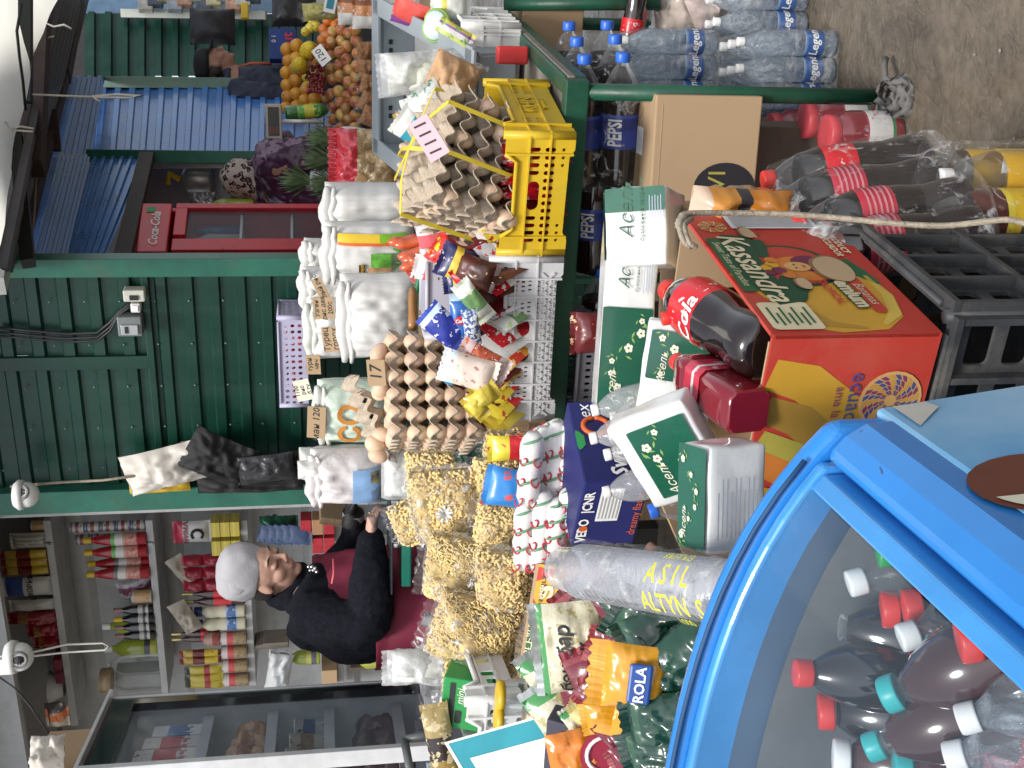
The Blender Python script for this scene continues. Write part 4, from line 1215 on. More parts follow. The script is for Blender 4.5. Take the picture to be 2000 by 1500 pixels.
# ---- grey display bin, tilted forward
BLc, FLc = P(738, 285, 4.25), P(925, 436, 3.6)
e_ = BLc-FLc; r_ = ray(738, 22); BRc = CAM+r_*((BLc-CAM).dot(e_)/r_.dot(e_))
ux = (BRc-BLc); bw = ux.length; ux.normalize()
uy = (BLc-FLc); uy -= ux*uy.dot(ux); bd_ = min(uy.length, .78); uy.normalize()
uz = ux.cross(uy)
MT = Matrix((ux, uy, uz)).transposed()
gb = T('display_bin', 'grey plastic display bin tilted forward behind the egg trays', 'bin', BLc-uy*bd_, 0, None, MT.to_euler())
bw += .02
BIN = M('bin grey', (.27,.31,.335), .42, var=.07, dirt=.25, dc=(.4,.4,.38))
bh = .14
for nm, cx, cy, sx, sy in (('rear_wall', bw/2, bd_, bw, .012), ('front_wall', bw/2, 0, bw, .012), ('end_wall', 0, bd_/2, .012, bd_-.012), ('end_wall', bw, bd_/2, .012, bd_-.012)):
    mb = MB(); mb.box(cx, cy, -bh/2, sx, sy, bh)
    mb.box(cx, cy, .006, sx+.05, sy+.05, .012)
    mb.box(cx, cy, -.02, sx+.012, sy+.012, .006)
    wl_ = O(nm, mb, BIN, gb, .004)
    if nm == 'rear_wall':
        for q in (.25, .72):
            for s in (-.012, .012):
                h_ = MB(); h_.box(bw*q+s*1.2, bd_-.0085, -.045, .016, .004, .012); O('slot', h_, CHARC, wl_)
mb = MB(); mb.box(bw/2, bd_/2, -bh+.004, bw-.02, bd_-.02, .006); O('base', mb, M('bin base', (.45,.46,.44), .5, dirt=.3), gb)
def bin_pt(x, y, z=0): return gb.location+ux*x+uy*y+uz*z
packet('pouch', 'red and purple pouch leaning at the right end of the grey bin', 'pouch', .10, .13, .03, bands('wrap redpurple', 'X', [(0,(.20,.05,.22)),(.25,(.55,.06,.05)),(.4,(.62,.07,.05))], art=.66, artc=(.5,.25,.1)), P(850, 45, 3.75), (R_(-20), R_(8), RZ-.5), None, 5)
px_packet('white_bag', 'small crumpled blue and white bag lying in the grey bin', bands('wrap bw', 'Z', [(0,(.65,.68,.7)),(.5,(.06,.18,.5)),(.65,(.7,.7,.7))]), 797, 155, 3.85, .05, .10, .04, roll=-1.2, yaw=-.2)
px_packet('black_clip', 'small black package behind the blue and white bag', M('black pack', (.02,.02,.02), .5), 800, 182, 3.9, .05, .04, .03, yaw=-.2, fin=0)
px_packet('yellow_sachet', 'orange and white sachet corner inside the grey bin', 'orange', 800, 225, 3.6, .05, .07, .02, roll=.5, yaw=-.2)
px_packet('teal_label_bag', 'clear bag with a teal printed label left of the pink card', bands('wrap teal', 'Z', [(0,(.55,.56,.52)),(.3,(.02,.28,.36)),(.7,(.6,.6,.56))], art=.65, artc=(.7,.75,.75), artsc=60), 815, 255, 3.2, .09, .11, .05, roll=-.6, yaw=-.3)
px_packet('leaf_packet', 'white packet with green and red print above the teal label', 'white', 845, 210, 3.15, .10, .10, .03, roll=-.9, yaw=-.3)
# clear bags in front of the bin
def clearbag(name, label, x, y, d, w, h, t, inner, roll=0, seed=0, fm=None, cat='bag', yaw=-.4):
    o = px_packet(name, label, fm or FILM2, x, y, d, w, h, t, roll=roll, yaw=yaw, seed=seed, amp=.4, nu=22, nv=22, cat=cat)
    mb, _ = pillow(w*.9, h*.88, t*.85, seed+50, .4, 0)
    q = O('contents', mb, inner, o, fix=False); q.location = (0, 0, h*.06)
    return o
clearbag('lettuce_bag', 'long milky plastic bag lying over the grey bin front edge', 842, 140, 3.5, .13, .30, .12, M('pale leaf', (.62,.62,.52), .5, var=.15, sc=20), .1, 1, FILMM)
clearbag('bag_of_greens', 'clear bag of pale goods under the pink card', 838, 225, 3.3, .14, .16, .10, M('pale mix', (.55,.56,.50), .6, var=.3, sc=25), .3, 2)
clearbag('flatbread_bag', 'clear bag of tan flatbread between yellow crate and bin', 882, 158, 3.2, .15, .15, .11, M('flatbread', (.55,.33,.17), .6, var=.4, sc=10), -.4, 3)
# container with green rim, packets
mb = MB(); mb.lathe([(.036,0),(.039,.006),(.038,.022),(.033,.024)], 20, rf=lambda a, z: 1+.35*abs(math.cos(a)))
o = O('deli_tub', mb, M('green tub rim', (.30,.50,.12), .35)); tag(o, 'oval deli tub with green rim and clear lid near the white crate', 'tub', None, P(855, 50, 3.6), (R_(62), R_(15), -.4))
mb = MB(); mb.lathe([(.034,.025),(.031,.030),(.012,.031),(.001,.031)], 20, rf=lambda a, z: 1+.35*abs(math.cos(a))); O('lid', mb, M('pale lid', (.55,.65,.62), .15, coat=.8), o)
px_packet('herb_packet', 'white and purple herb packet beside the green tub', bands('wrap herb', 'X', [(0,(.55,.62,.2)),(.3,(.7,.7,.68)),(.6,(.3,.14,.4)),(.75,(.65,.6,.1))], art=.6, artc=(.2,.4,.1), artsc=60), 890, 65, 3.4, .045, .09, .02, roll=-.5, yaw=-.3)
px_packet('yellow_bottle_bag', 'pale bag with a yellow dot at the top right of the table', bands('wrap paley', 'Z', [(0,(.66,.68,.62)),(.6,(.6,.55,.12)),(.75,(.65,.66,.6))]), 880, 10, 3.6, .10, .10, .05, yaw=-.3)
# white crate at the table's right end
def wht(w, h, e, dr): return [rrect(-w/2+.03+k*(w-.06)/4, h*z, .012, .012) for k in range(5) for z in (.35,)]
def wht_x(mb, nm, w, h, e, mt4):
    for k in range(5): mb.box(-w/2+.02+k*(w-.04)/4, -.004, h/2, .005, .009, h-.01, mat=mt4)
wp = PZ(1015, 48, TH+.01)-XR*.11+YB*.17
wcr = crate('white_crate', 'white plastic crate with raised lettering at the table right end', .22, .34, .175, WHITE, wht, None, (wp.x, wp.y, TH+.004), RZ, e=.03, drop=0, extra=wht_x)
txt('СВЕЖ', .05, GREYP, wcr, (.115, -.02, .11), (PI/2, 0, PI/2), bold=.0); txt('КАУСАР', .028, GREYP, wcr, (.115, -.02, .055), (PI/2, 0, PI/2))
mb = MB(); mb.box(0, 0, .075, .115, .012, .15)
tag(O('brown_board', mb, M('brown board', (.085,.035,.02), .4), None, .012), 'dark brown rounded board leaning on the white crate', 'board', None, PZ(1003, 105, TH+.012)+V((0,.03,0)), (R_(-8), 0, RZ))
mb = MB(); mb.box(0, 0, .045, .05, .04, .09)
tag(O('red_box', mb, M('red pack', (.55,.03,.03), .35, coat=.4), None, .006), 'red plastic box beside the yellow crate rim', 'box', None, PZ(1030, 108, TH+.012), (0, 0, RZ+.1))
mb = MB(); mb.box(0, 0, .01, .10, .14, .02)
tag(O('maroon_tray', mb, M('maroon', (.25,.03,.04), .4), None, .006), 'maroon flat tray behind the red box', 'tray', None, PZ(1000, 90, TH+.012), (R_(50), 0, RZ))
# ---- red topped snack bags
st = bands('wrap sticks', 'Z', [(0,(.55,.40,.22)),(.60,(.62,.03,.05))], art=.55, artc=(.42,.28,.14), artsc=70, arthi=.6, bump=1.0, bsc=90, rough=.15, coat=1)
for k, (y, lab) in enumerate(((332, 'snack bag with scarlet top and tan biscuit sticks, nearer the sacks'), (292, 'snack bag with scarlet top half hidden behind the grey bin'))):
    o = px_packet('snack_bag', lab, st, 712, y, 4.6, .17, .22, .12, yaw=RZ, seed=60+k, amp=.35, fin=.03, zig=.012, nu=20, nv=22, group='scarlet topped snack bags')
    mb = MB(); mb.ell((-.03, -.066, .125), (.03, .004, .028), 14, 6); O('round_label', mb, M('tan label', (.45,.26,.12), .4), o)
# bread and orange packs along the fruit stall's front
for k, (x, y, lab) in enumerate(((690, 22, 'orange and white packet at the upper right by the apples'), (715, 28, 'orange and white packet with brown oval below another'))):
    px_packet('orange_pack', lab, bands('wrap orangewhite', 'X', [(0,(.7,.68,.64)),(.45,(.62,.26,.10)),(.8,(.25,.08,.03))], art=.6, artc=(.75,.72,.68), artsc=40), x+5*k, y, 5.2-.3*k, .12, .11, .06, yaw=-.4, seed=k)
for k, (x, y) in enumerate(((715, 100), (718, 135), (722, 165), (720, 200), (724, 228))):
    clearbag('bread_bag', 'clear bag of brown bread by the bin, %s from the right' % ords[k], x, y, 5.0-.05*k, .09, .085, .08, M('bread crust', (.35,.16,.06), .5, var=.4, sc=14), rnd(-.4, .4), 20+k)
# ---- fruit stall
FS = 6.4
fst = T('fruit_stall', 'dark fruit stall stand under the piled apples and oranges', 'stall', P(705, 150, FS), RZ)
mb = MB(); mb.box(0, .25, -.03, 1.2, .8, .05); mb.box(0, -.16, -.06, 1.2, .04, .12); O('tray', mb, BLACKP, fst, .004)
for x in (-.5, .5):
    mb = MB(); mb.box(x, .2, -.55, .06, .06, 1.0); O('leg', mb, STEELD, fst)
def fmat(name, c, c2, sc, rv, rough=.35, bump=0):
    return M(name, c, rough, var=.0, c2=c2, sc=sc, rv=rv, coat=.35, bump=bump, bsc=200)
AP = fmat('apple skin', (.42,.022,.03), (.60,.46,.13), 11, .2)
def apple_mesh():
    mb = MB()
    R = .036
    pr = []
    for i in range(15):
        t = PI*i/14
        r = R*math.sin(t)*(1+.05*math.cos(t))
        z = -R*.9*math.cos(t)-(.014*math.exp(-(math.sin(t)/.32)**2) if math.cos(t) < 0 else -.006*math.exp(-(math.sin(t)/.25)**2))
        pr.append((max(r, .0003), z))
    mb.lathe(pr, 16, rf=lambda a, z: 1+.03*math.cos(5*a)*(z < 0))
    return mb
am = apple_mesh().mesh('apple'); fixn(am); am.materials.append(AP)
ap0 = bpy.data.objects.new('apple', am); COL.objects.link(ap0)
sm_ = MB(); sm_.tube([(0,0,.024),(.002,0,.036),(.006,0,.046)], .0016, 5)
stem = O('stem', sm_, M('stem', (.1,.06,.03), .8), ap0)
first = True
def apple(p, lab, g):
    global first
    o = ap0 if first else dup(ap0)
    first = False
    o.location = p; o.rotation_euler = (rnd(-1, 1)+.6, rnd(-.8, .8), rnd(0, 6))
    s = rnd(.92, 1.08); o.scale = (s, s, s)
    tag(o, lab, 'apple', g)
row = 0
for x in range(616, 706, 16):
    y0 = 262-abs(x-690)*.05-(0 if x > 650 else (650-x)*1.9)
    y1 = 45+(0 if x > 640 else (640-x)*1.5)
    y = y0-(row % 2)*11
    while y > y1:
        apple(P(x+rnd(-3, 3), y+rnd(-3, 3), FS+.35-.5*(x-610)/95+rnd(-.03, .03)), 'red and yellow apple %s of the apple heap' % ('near the top' if x < 645 else 'in the middle' if x < 678 else 'in the bottom rows'), 'apples %s the heap' % ('topping' if x < 645 else 'amid' if x < 678 else 'at the foot of'))
        y -= 24.5
    row += 1
OR = fmat('orange peel', (.66,.24,.02), (.72,.36,.03), 14, .1, .4, .25)
MN = fmat('mandarin peel', (.66,.17,.02), (.7,.22,.03), 14, .1, .4, .25)
LE_ = fmat('lemon peel', (.68,.52,.04), (.7,.58,.08), 14, .08, .4, .2)
def fruit(name, m, lab, x, y, d, r, g, ry=1):
    mb = MB(); mb.ell((0,0,0), (r, r, r*.93*ry), 14, 10)
    o = O(name, mb, m); tag(o, lab, name, g, P(x, y, d), (rnd(-1, 1), rnd(-1, 1), 0))
    c = MB(); c.ell((0, 0, r*.91*ry), (.006, .006, .004), 6, 4); O('stem_end', c, M('stem end', (.22,.24,.07), .8), o)
    return o
rr_ = 0
for x in range(562, 626, 17):
    for k in range(6):
        y = 212-k*23-(rr_ % 2)*11+(x-560)*.25
        if x > 590 and 70 < y < 165: continue
        fruit('orange', OR, 'orange in the orange heap by the man in the navy jacket', x+rnd(-3, 3), y+rnd(-3, 3), FS+.45-.4*(x-560)/90, .041, 'oranges in the heap')
    rr_ += 1
for k, (x, y) in enumerate(((630, 78), (632, 58), (640, 70), (648, 88), (655, 50), (640, 40), (660, 62), (664, 34), (655, 75), (646, 28))):
    fruit('mandarin', MN, 'small deep orange mandarin beside the lemons and apples', x, y, FS+.2, .032, 'mandarins')
for k, (x, y) in enumerate(((606, 55), (612, 40), (598, 62), (618, 52), (592, 130), (600, 150), (598, 170), (606, 178))):
    fruit('lemon', LE_, 'yellow lemon at the right end of the orange heap' if k < 4 else 'yellow lemon among the oranges below the net bags', x, y, FS+.3, .030, 'lemons at the right end' if k < 4 else 'lemons below the net bags', 1.25)
NET = M('yellow net', (.70,.50,.03), .5, var=.35, sc=120, bump=1, bsc=160)
for k, (x, y, rl) in enumerate(((585, 130, .15), (602, 100, -.5))):
    mb = MB(); mb.lathe([(.008,-.09),(.035,-.065),(.046,-.02),(.047,.02),(.036,.065),(.008,.09)], 14)
    o = tag(O('net_bag', mb, NET), ('upright yellow net bag with a red strip on the oranges', 'slanting yellow net bag higher on the orange heap')[k], 'net bag', None, P(x, y, FS+.05), (PI/2+.3, 1.4+rl, .3))
    s = MB(); s.box(0, -.045, 0, .02, .006, .10); O('strip', s, REDL, o, .002)
mb = MB()
for k in range(70): mb.ell((rnd(-.05, .05), rnd(-.02, .02), rnd(-.09, .09)), (.011,)*3, 8, 6)
tag(O('grape_bunch', mb, M('red grapes', (.20,.02,.04), .25, rv=.2, coat=.4)), 'bunch of red grapes between oranges and apples', 'grapes', None, P(616, 155, FS+.1), (0, PI/2, .3))
card('price_card', 'white paper price tag reading 120 on the apple heap', .10, .07, P(628, 108, FS-.1), (R_(-30), R_(-35), 0), PAPER, ('120',), .05)
# pineapples
PN = M('pineapple leaf', (.13,.19,.09), .5, var=.4, sc=20, rv=.2)
PW = M('white net wrap', (.70,.70,.68), .7, bump=.8, bsc=60)
def pineapple(x, y, d, lab, a=0):
    o = T('pineapple', lab, 'pineapple', P(x, y, d), a, 'pineapples')
    b = MB(); b.lathe([(.02,-.15),(.05,-.14),(.06,-.09),(.058,-.04),(.045,-.005),(.02,0)], 14, rf=lambda q, z: 1+.04*math.cos(9*q+z*200)); O('fruit', b, PW, o)
    l = MB()
    for k in range(46):
        q = k*2.4; tl = .3+.7*(k/46)
        h = .05+.11*tl; rr = .10*(1.15-tl)
        c, s = math.cos(q), math.sin(q)
        w = .010
        p0 = V((c*.015, s*.015, .0)); p1 = V((c*(.02+rr*.6), s*(.02+rr*.6), h*.6)); p2 = V((c*(.02+rr), s*(.02+rr), h*.98))
        tn = V((-s, c, 0))*w
        l.add([p0-tn, p0+tn, p1+tn*.8, p1-tn*.8, p2], [(0,1,2,3), (3,2,4)], 0, True)
    O('crown', l, PN, o, fix=False)
for a in ((655, 272, 5.5, 'pineapple with grey green crown right under the price scale'), (650, 312, 5.45, 'pineapple with the widest crown, second below the scale'), (605, 352, 5.5, 'pineapple with the smallest crown high by the purple coat'), (660, 362, 5.4, 'pineapple with dark low crown next to the white sack')):
    pineapple(*a, a=rnd(0, 3))
# price scale
ps = T('price_scale', 'grey price scale display on a pole beside the oranges', 'scale', P(622, 238, 6.3), -.3)
mb = MB(); mb.tube([(0,0,-.02),(0,0,.2)], .012, 8); O('pole', mb, M('scale pole', (.62,.62,.60), .3, metal=.3), ps)
mb = MB(); mb.box(0, 0, .235, .18, .035, .085); O('display', mb, M('scale beige', (.46,.42,.36), .45), ps, .006)
mb = MB(); mb.box(0, -.019, .235, .15, .004, .058); O('screen', mb, M('scale screen', (.02,.012,.014), .15), ps)
for k in range(3):
    mb = MB(); mb.box(-.045+.0*k, -.022, .253-.017*k, .035, .002, .006); O('digit', mb, M('scale digits', (.30,.05,.05), .4), ps)
# lemon drink bottle
bottle('lemon_bottle', 'green lemonade bottle with lemon print lying by the scale', .26, .04, M('green drink', (.03,.16,.03), .12, coat=1), None, bands('lab lemon', 'Z', [(0,(.1,.35,.04)),(.3,(.6,.55,.05)),(.7,(.06,.25,.05))], art=.55, artc=(.65,.6,.1), artsc=50), .9, (.25,.75), loc=P(556, 222, 6.35), rot=(0, PI/2+1.45, .3))
# blue printed box, black hanging bag by far kiosk
mb = MB(); mb.box(0, 0, 0, .20, .08, .17)
o = tag(O('blue_box', mb, M('blue carton', (.02,.05,.22), .5, var=.3, sc=12), None, .004), 'blue carton lettered olut behind the oranges', 'box', None, P(553, 90, 7.4), (0, 0, .1))
txt('olut', .09, REDL, o, (0, -.042, -.03), bold=.02); txt('0 1', .04, WHL, o, (.03, -.042, .055))
px_packet('black_bag', 'large black bag hanging on the far green kiosk', M('black leather', (.018,.018,.022), .45, var=.3, bump=.3), 415, 52, 8.0, .26, .30, .14, roll=0, yaw=.1, seed=3, fin=0)
px_packet('black_sack', 'shiny black bin bag beside the hanging nets', M('bin bag', (.02,.02,.022), .2, bump=.8, bsc=15), 575, 22, 7.0, .20, .26, .12, yaw=.1, seed=9, fin=0)
clearbag('nut_net', 'clear bags of yellow nuts hanging above the apples', 625, 22, 6.1, .10, .20, .07, M('yellow nuts', (.42,.38,.12), .5, var=.4, sc=40), .1, 30)
mb = MB(); mb.box(0, 0, 0, .11, .05, .05); tag(O('yellow_box', mb, YELC, None, .004), 'small yellow box on the far kiosk sill', 'box', None, P(478, 22, 8.4))
mb = MB(); mb.box(0, 0, 0, .09, .004, .06); o = tag(O('teal_card', mb, PAPER), 'white card with a teal emblem above the apples', 'card', None, P(645, 8, 6.0), (0, .2, 0))
mb = MB(); mb.box(0, -.003, 0, .05, .003, .035); O('emblem', mb, M('teal letter'), o)
# ---- sausages, toy cucumbers, wooden handle
SAU = M('sausage skin', (.56,.10,.03), .3, var=.12, coat=.6, bump=.1)
for k, (x, y, d, rl) in enumerate(((790, 468, 3.62, .1), (802, 472, 3.6, .05), (808, 492, 3.58, -.1), (818, 500, 3.56, -.05), (812, 512, 3.55, -.15), (830, 512, 3.5, .5))):
    mb = MB()
    pts = [V((-.05, 0, .006))]+[V((-.045+.09*i/8, 0, -.006*math.sin(PI*i/8))) for i in range(9)]+[V((.05, 0, .006))]
    mb.tube(pts, [.003, .010]+[.0165]*7+[.010, .003], 12)
    o = tag(O('sausage', mb, SAU), 'plump orange red sausage in the sausage pile, %s from the top' % ords[k], 'sausage', 'sausages', P(x, y, d), (.2, PI/2-.25+rl, RZ))
mb = MB()
mb.tube([P(x, y, d) for x, y, d in ((790, 505, 3.62), (800, 525, 3.58), (815, 545, 3.55), (835, 560, 3.5), (845, 590, 3.48))], [.012, .017, .018, .017, .01], 12)
tag(O('salami', mb, M('salami', (.40,.05,.04), .35, var=.3, sc=60, coat=.4)), 'curved red salami below the sausages', 'salami')
for k, (x, y) in enumerate(((817, 545), (826, 568), (835, 585))):
    mb = MB(); mb.tube([(-.045,0,0),(-.04,0,0),(-.02,0,-.003),(.02,0,-.003),(.04,0,0),(.045,0,0)], [.003,.008,.0105,.0105,.008,.003], 10)
    tag(O('cucumber', mb, M('cucumber', (.02,.17,.06), .3, coat=.5, stretch=(1,9,9), var=.3)), 'small green cucumber beside the salami, %s of three' % ('upper','middle','lower')[k], 'cucumber', 'cucumbers', P(x, y, 3.45-.02*k), (0, .15, RZ))
mb = MB(); mb.tube([P(806, 565, 3.4), P(806, 580, 3.38), P(806, 610, 3.34), P(806, 640, 3.3)], [.010,.014,.013,.013], 10)
tag(O('wooden_scoop', mb, M('varnished wood', (.36,.17,.05), .35, var=.3, stretch=(1,1,14), coat=.4)), 'varnished wooden scoop handle in front of the white sack', 'handle')
# ============================================================= KIOSK GOODS
SXR = [(117, 140), (305, 318), (483, 492), (650, 655)]
def shp(si, y, off=.06):
    a, b = SXR[si]
    x = a+(b-a)*(y-1016)/380
    p = onsh(x, y, off)
    p.z = SHZ[si]+.0185
    return p, (p-CAM).dot(_fw)
def px2m(px, d): return px*d/F
BR = random.Random(3)
TANM = bands('can tan', 'Z', [(0,(.5,.45,.38)),(.08,(.48,.30,.14)),(.92,(.5,.48,.42))], art=.62, artc=(.2,.1,.05), artsc=70)
def can(name, lab, p, r, h, m, g=None, lid=None):
    o = T(name, lab, 'can', p, rnd(0, 6), g)
    mb = MB(); mb.lathe([(r*.95,0),(r,.004),(r,h-.004),(r*.95,h)], 18); O('body', mb, m, o)
    mb = MB(); mb.lathe([(r*.96,h),(r*.96,h+.004),(r*.8,h+.0045)], 18); O('lid', mb, lid or M('tin', (.5,.5,.48), .3, metal=.8), o)
    return o
def boxy(name, lab, cat, p, w, d, h, m, g=None, rz=RZ):
    mb = MB(); mb.box(0, 0, h/2, w, d, h)
    return tag(O(name, mb, m, None, .003), lab, cat, g, p, (0, 0, rz))
# --- top shelf (marked 4)
p, d = shp(0, 1024); can('tin', 'small tan tin at the right end of the top shelf', p, px2m(10, d), px2m(26, d), TANM)
p, d = shp(0, 1053); packet('stick_pack', 'clear pack of white and gold sticks on the top shelf', 'packet', px2m(36, d), px2m(66, d), .05, bands('wrap sticks2', 'X', [(i/9, ((.55,.52,.4),(.28,.3,.3))[i % 2]) for i in range(9)], art=.6, artc=(.6,.6,.62)), p, (0, 0, RZ))
KB = bands('ketchup pouch', 'Z', [(0,(.13,.015,.012)),(.12,(.62,.45,.04)),(.42,(.16,.02,.015)),(.68,(.5,.34,.06)),(.9,(.2,.02,.02))], art=.66, artc=(.3,.05,.02), artsc=60)
for k, y in enumerate((1079, 1095, 1111)):
    p, d = shp(0, y)
    packet('sauce_pouch', 'maroon sauce pouch with yellow bands on the top shelf, %s of three' % ('right','middle','left')[k], 'pouch', px2m(18, d), px2m(88, d), .045, KB, p, (0, 0, RZ), 'sauce pouches on the top shelf')
p, d = shp(0, 1142); o = packet('chicory_pack', 'white chicory pack with blue corner on the top shelf', 'packet', px2m(44, d), px2m(92, d), .06, bands('wrap chicory', 'Z', [(0,(.62,.62,.60)),(.60,(.05,.10,.32)),(.92,(.55,.56,.56))], art=.66, artc=(.25,.12,.06), artsc=40, arthi=.3), p, (0, 0, RZ), text=[('ЦИКОРИЙ', .035, 0, .11, CHARC)])
p, d = shp(0, 1178); packet('clear_pack', 'grey clear pack between chicory and red bag on the top shelf', 'packet', px2m(26, d), px2m(84, d), .05, CLRB, p, (0, 0, RZ))
rb = bands('wrap redgold', 'Z', [(0,(.30,.015,.03)),(.5,(.32,.02,.03)),(.6,(.35,.15,.05)),(.78,(.3,.015,.03))], art=.64, artc=(.5,.3,.3))
for k, (y, w, h) in enumerate(((1203, 26, 90), (1228, 30, 58), (1252, 26, 50))):
    p, d = shp(0, y); packet('red_bag', 'crumpled red bag on the top shelf, %s of three' % ('right tall','middle','left')[k], 'packet', px2m(w, d), px2m(h, d), .07, rb, p, (0, 0, RZ), 'red bags on the top shelf', amp=.4)
for k, y in enumerate((1284, 1302)):
    p, d = shp(0, y); boxy('maroon_box', 'maroon carton on the top shelf, %s one' % ('right','left')[k], 'box', p, px2m(34, d), .16, px2m(15, d), M('maroon carton', (.17,.02,.04), .5), 'maroon cartons', RZ)
p, d = shp(0, 1340); mb = MB(); mb.lathe([(.05,0),(.075,.05),(.085,.075),(.088,.075)], 20)
tag(O('bowl', mb, M('enamel', (.55,.56,.56), .3)), 'white enamel bowl at the left of the top shelf', 'bowl', None, p+V((0,0,.02)), (0, 0, 0))
p, d = shp(0, 1392); px_packet('bread_pack', 'orange and white bread bag on the box at the top left', bands('wrap loaf', 'X', [(0,(.55,.48,.38)),(.4,(.6,.16,.04)),(.75,(.08,.06,.06))], art=.6, artc=(.5,.4,.3)), 112, 1395, d-.4, .15, .09, .09, yaw=RZ)
# --- second shelf (3)
TIN = bands('milk tin', 'Z', [(0,(.12,.14,.25)),(.15,(.5,.48,.42)),(.45,(.22,.05,.05)),(.7,(.5,.46,.4)),(.88,(.12,.14,.28))], art=.6, artc=(.15,.1,.1), artsc=70)
for col, (y, n, off) in enumerate(((1024, 5, .05), (1048, 5, .16))):
    for k in range(n):
        p, d = shp(1, y, off)
        can('milk_tin', 'condensed milk tin, %s of the %s stack' % (('lowest','second','middle','fourth','topmost')[k], ('right','left')[col]), p+V((0, 0, k*px2m(28.5, d))), px2m(10.5, d), px2m(27, d), TIN, 'condensed milk tins')
KET = M('ketchup red', (.34,.012,.02), .25, coat=.5)
for k, (y, off) in enumerate(((1050, .0), (1074, .0), (1096, .06), (1116, .0))):
    p, d = shp(1, y, off)
    bottle('ketchup_bottle', 'red ketchup bottle with yellow cap, %s of four' % ('rightmost','second from right','third from right','leftmost')[k], px2m(118, d), px2m(12.5, d), KET, YELC, bands('lab ketchup%d' % (k > 1), 'Z', [(0,(.55,.30,.24)),(.55,(.62,.6,.56)),(.85,((.12,.38,.08),(.15,.15,.15))[k > 1])], art=.55, artc=(.5,.12,.1), artsc=60, arthi=.55), 1, (.14, .56), WINE[:4]+[(.6,.80),(.42,.86),(.42,.9)], loc=p, capz=.87, capr=.5, group='ketchup bottles')
p, d = shp(1, 1146); px_packet('foil_bag', 'purple and silver crumpled bag on the second shelf', bands('wrap purple', 'X', [(0,(.28,.25,.27)),(.4,(.16,.05,.09)),(.7,(.35,.33,.36))], bump=.6), 268, 1146, d, .11, .17, .07, roll=.3, yaw=RZ, amp=.4)
p, d = shp(1, 1163, 0); can('tan_can', 'tan labelled can in the middle of the second shelf', p, px2m(13, d), px2m(36, d), TANM)
SOY = M('soy sauce', (.012,.010,.012), .1, coat=1)
for k, (y, off, cp) in enumerate(((1188, .02, None), (1206, .0, YELC), (1222, .0, None), (1238, .0, None))):
    p, d = shp(1, y, off)
    bottle('soy_bottle', 'dark soy sauce bottle on the second shelf, %s' % ('right of the yellow capped one','the yellow capped one','left of the yellow capped one','leftmost one')[k], px2m(76, d), px2m(9, d), SOY, cp or M('patterned cap', (.28,.16,.15), .4, var=.6, sc=160), bands('lab soy', 'Z', [(0,(.5,.5,.48)),(.3,(.06,.06,.06)),(.55,(.45,.44,.42))], art=.6, artc=(.1,.1,.1), artsc=80), 1, (.12, .40), WINE[:4]+[(.6,.74),(.5,.8),(.5,.9)], loc=p, capz=.72, capr=.52, group='soy sauce bottles')
SOAP = M('dish soap', (.34,.40,.05), .15, coat=.6)
for k, y in enumerate((1218, 1262)):
    p, d = shp(1, y, .16)
    bottle('soap_bottle', 'lime green dish soap bottle behind soy bottles, %s' % ('right one','left one')[k], px2m(108, d), px2m(20, d), SOAP, CAPW, bands('lab soap', 'Z', [(0,(.5,.48,.08)),(.5,(.06,.06,.07))]), 1, (.08, .30), [(.9,0),(1,.03),(1,.5),(.9,.66),(.5,.78),(.28,.84),(.28,.9)], loc=p, capz=.86, capr=.32, group='dish soap bottles')
for k, y in enumerate((1296, 1328)):
    p, d = shp(1, y, .05)
    bottle('empty_bottle', 'large clear bottle with white cap on the second shelf, %s' % ('right one','left one')[k], px2m(100, d), px2m(20, d), CLEAR, CAPW, None, 1, loc=p, group='clear bottles')
p, d = shp(1, 1322, -.02); can('jar', 'squat jar with gold lid set high at the second shelf left', p+V((0,0,px2m(88, d))), px2m(24, d), px2m(20, d), M('jar tan', (.3,.22,.12), .2), None, M('gold lid', (.5,.38,.14), .3, metal=.7))
p, d = shp(1, 1322, .1); boxy('support_box', 'pale carton behind the clear bottles on the second shelf', 'box', p, px2m(52, d), .1, px2m(86, d), M('pale carton', (.33,.32,.3), .7))
# --- third shelf (2)
p, d = shp(2, 1034); o = packet('creamer_pack', 'white creamer pack lettered ФРИМА on the third shelf', 'packet', px2m(50, d), px2m(64, d), .06, bands('wrap frima', 'Z', [(0,(.6,.6,.6)),(.72,(.5,.04,.08)),(.86,(.35,.03,.06))], art=.72, artc=(.1,.15,.3), artsc=18, arthi=.6), p+V((0,0,px2m(62,d))), (0, 0, RZ), text=[('ФРИМА', .035, .0, .11, M('dark red print', (.3,.02,.05), .4))])
c_ = MB(); c_.tube([(.028*math.cos(a), -.034, .055+.028*math.sin(a)) for a in [i*PI/8 for i in range(-6, 7)]], .007, 6); O('cup_print', c_, CHARC, o)
YB_ = bands('yellow carton', 'Z', [(0,(.50,.40,.04)),(.5,(.58,.50,.08)),(.75,(.5,.38,.05))], art=.64, artc=(.08,.1,.06), artsc=60)
for k in range(6):
    y = 1024+(k % 2)*36; p, d = shp(2, y, -.01)
    boxy('yellow_box', 'yellow carton on the third shelf, %s of the %s column' % (('bottom','middle','top')[k//2], ('right','left')[k % 2]), 'box', p+V((0,0,(k//2)*px2m(18.5, d))), px2m(33, d), .09, px2m(18, d), YB_, 'yellow cartons')
RP = bands('wrap crimson', 'Z', [(0,(.27,.012,.03)),(.9,(.4,.02,.05))], art=.72, artc=(.55,.45,.45), artsc=30)
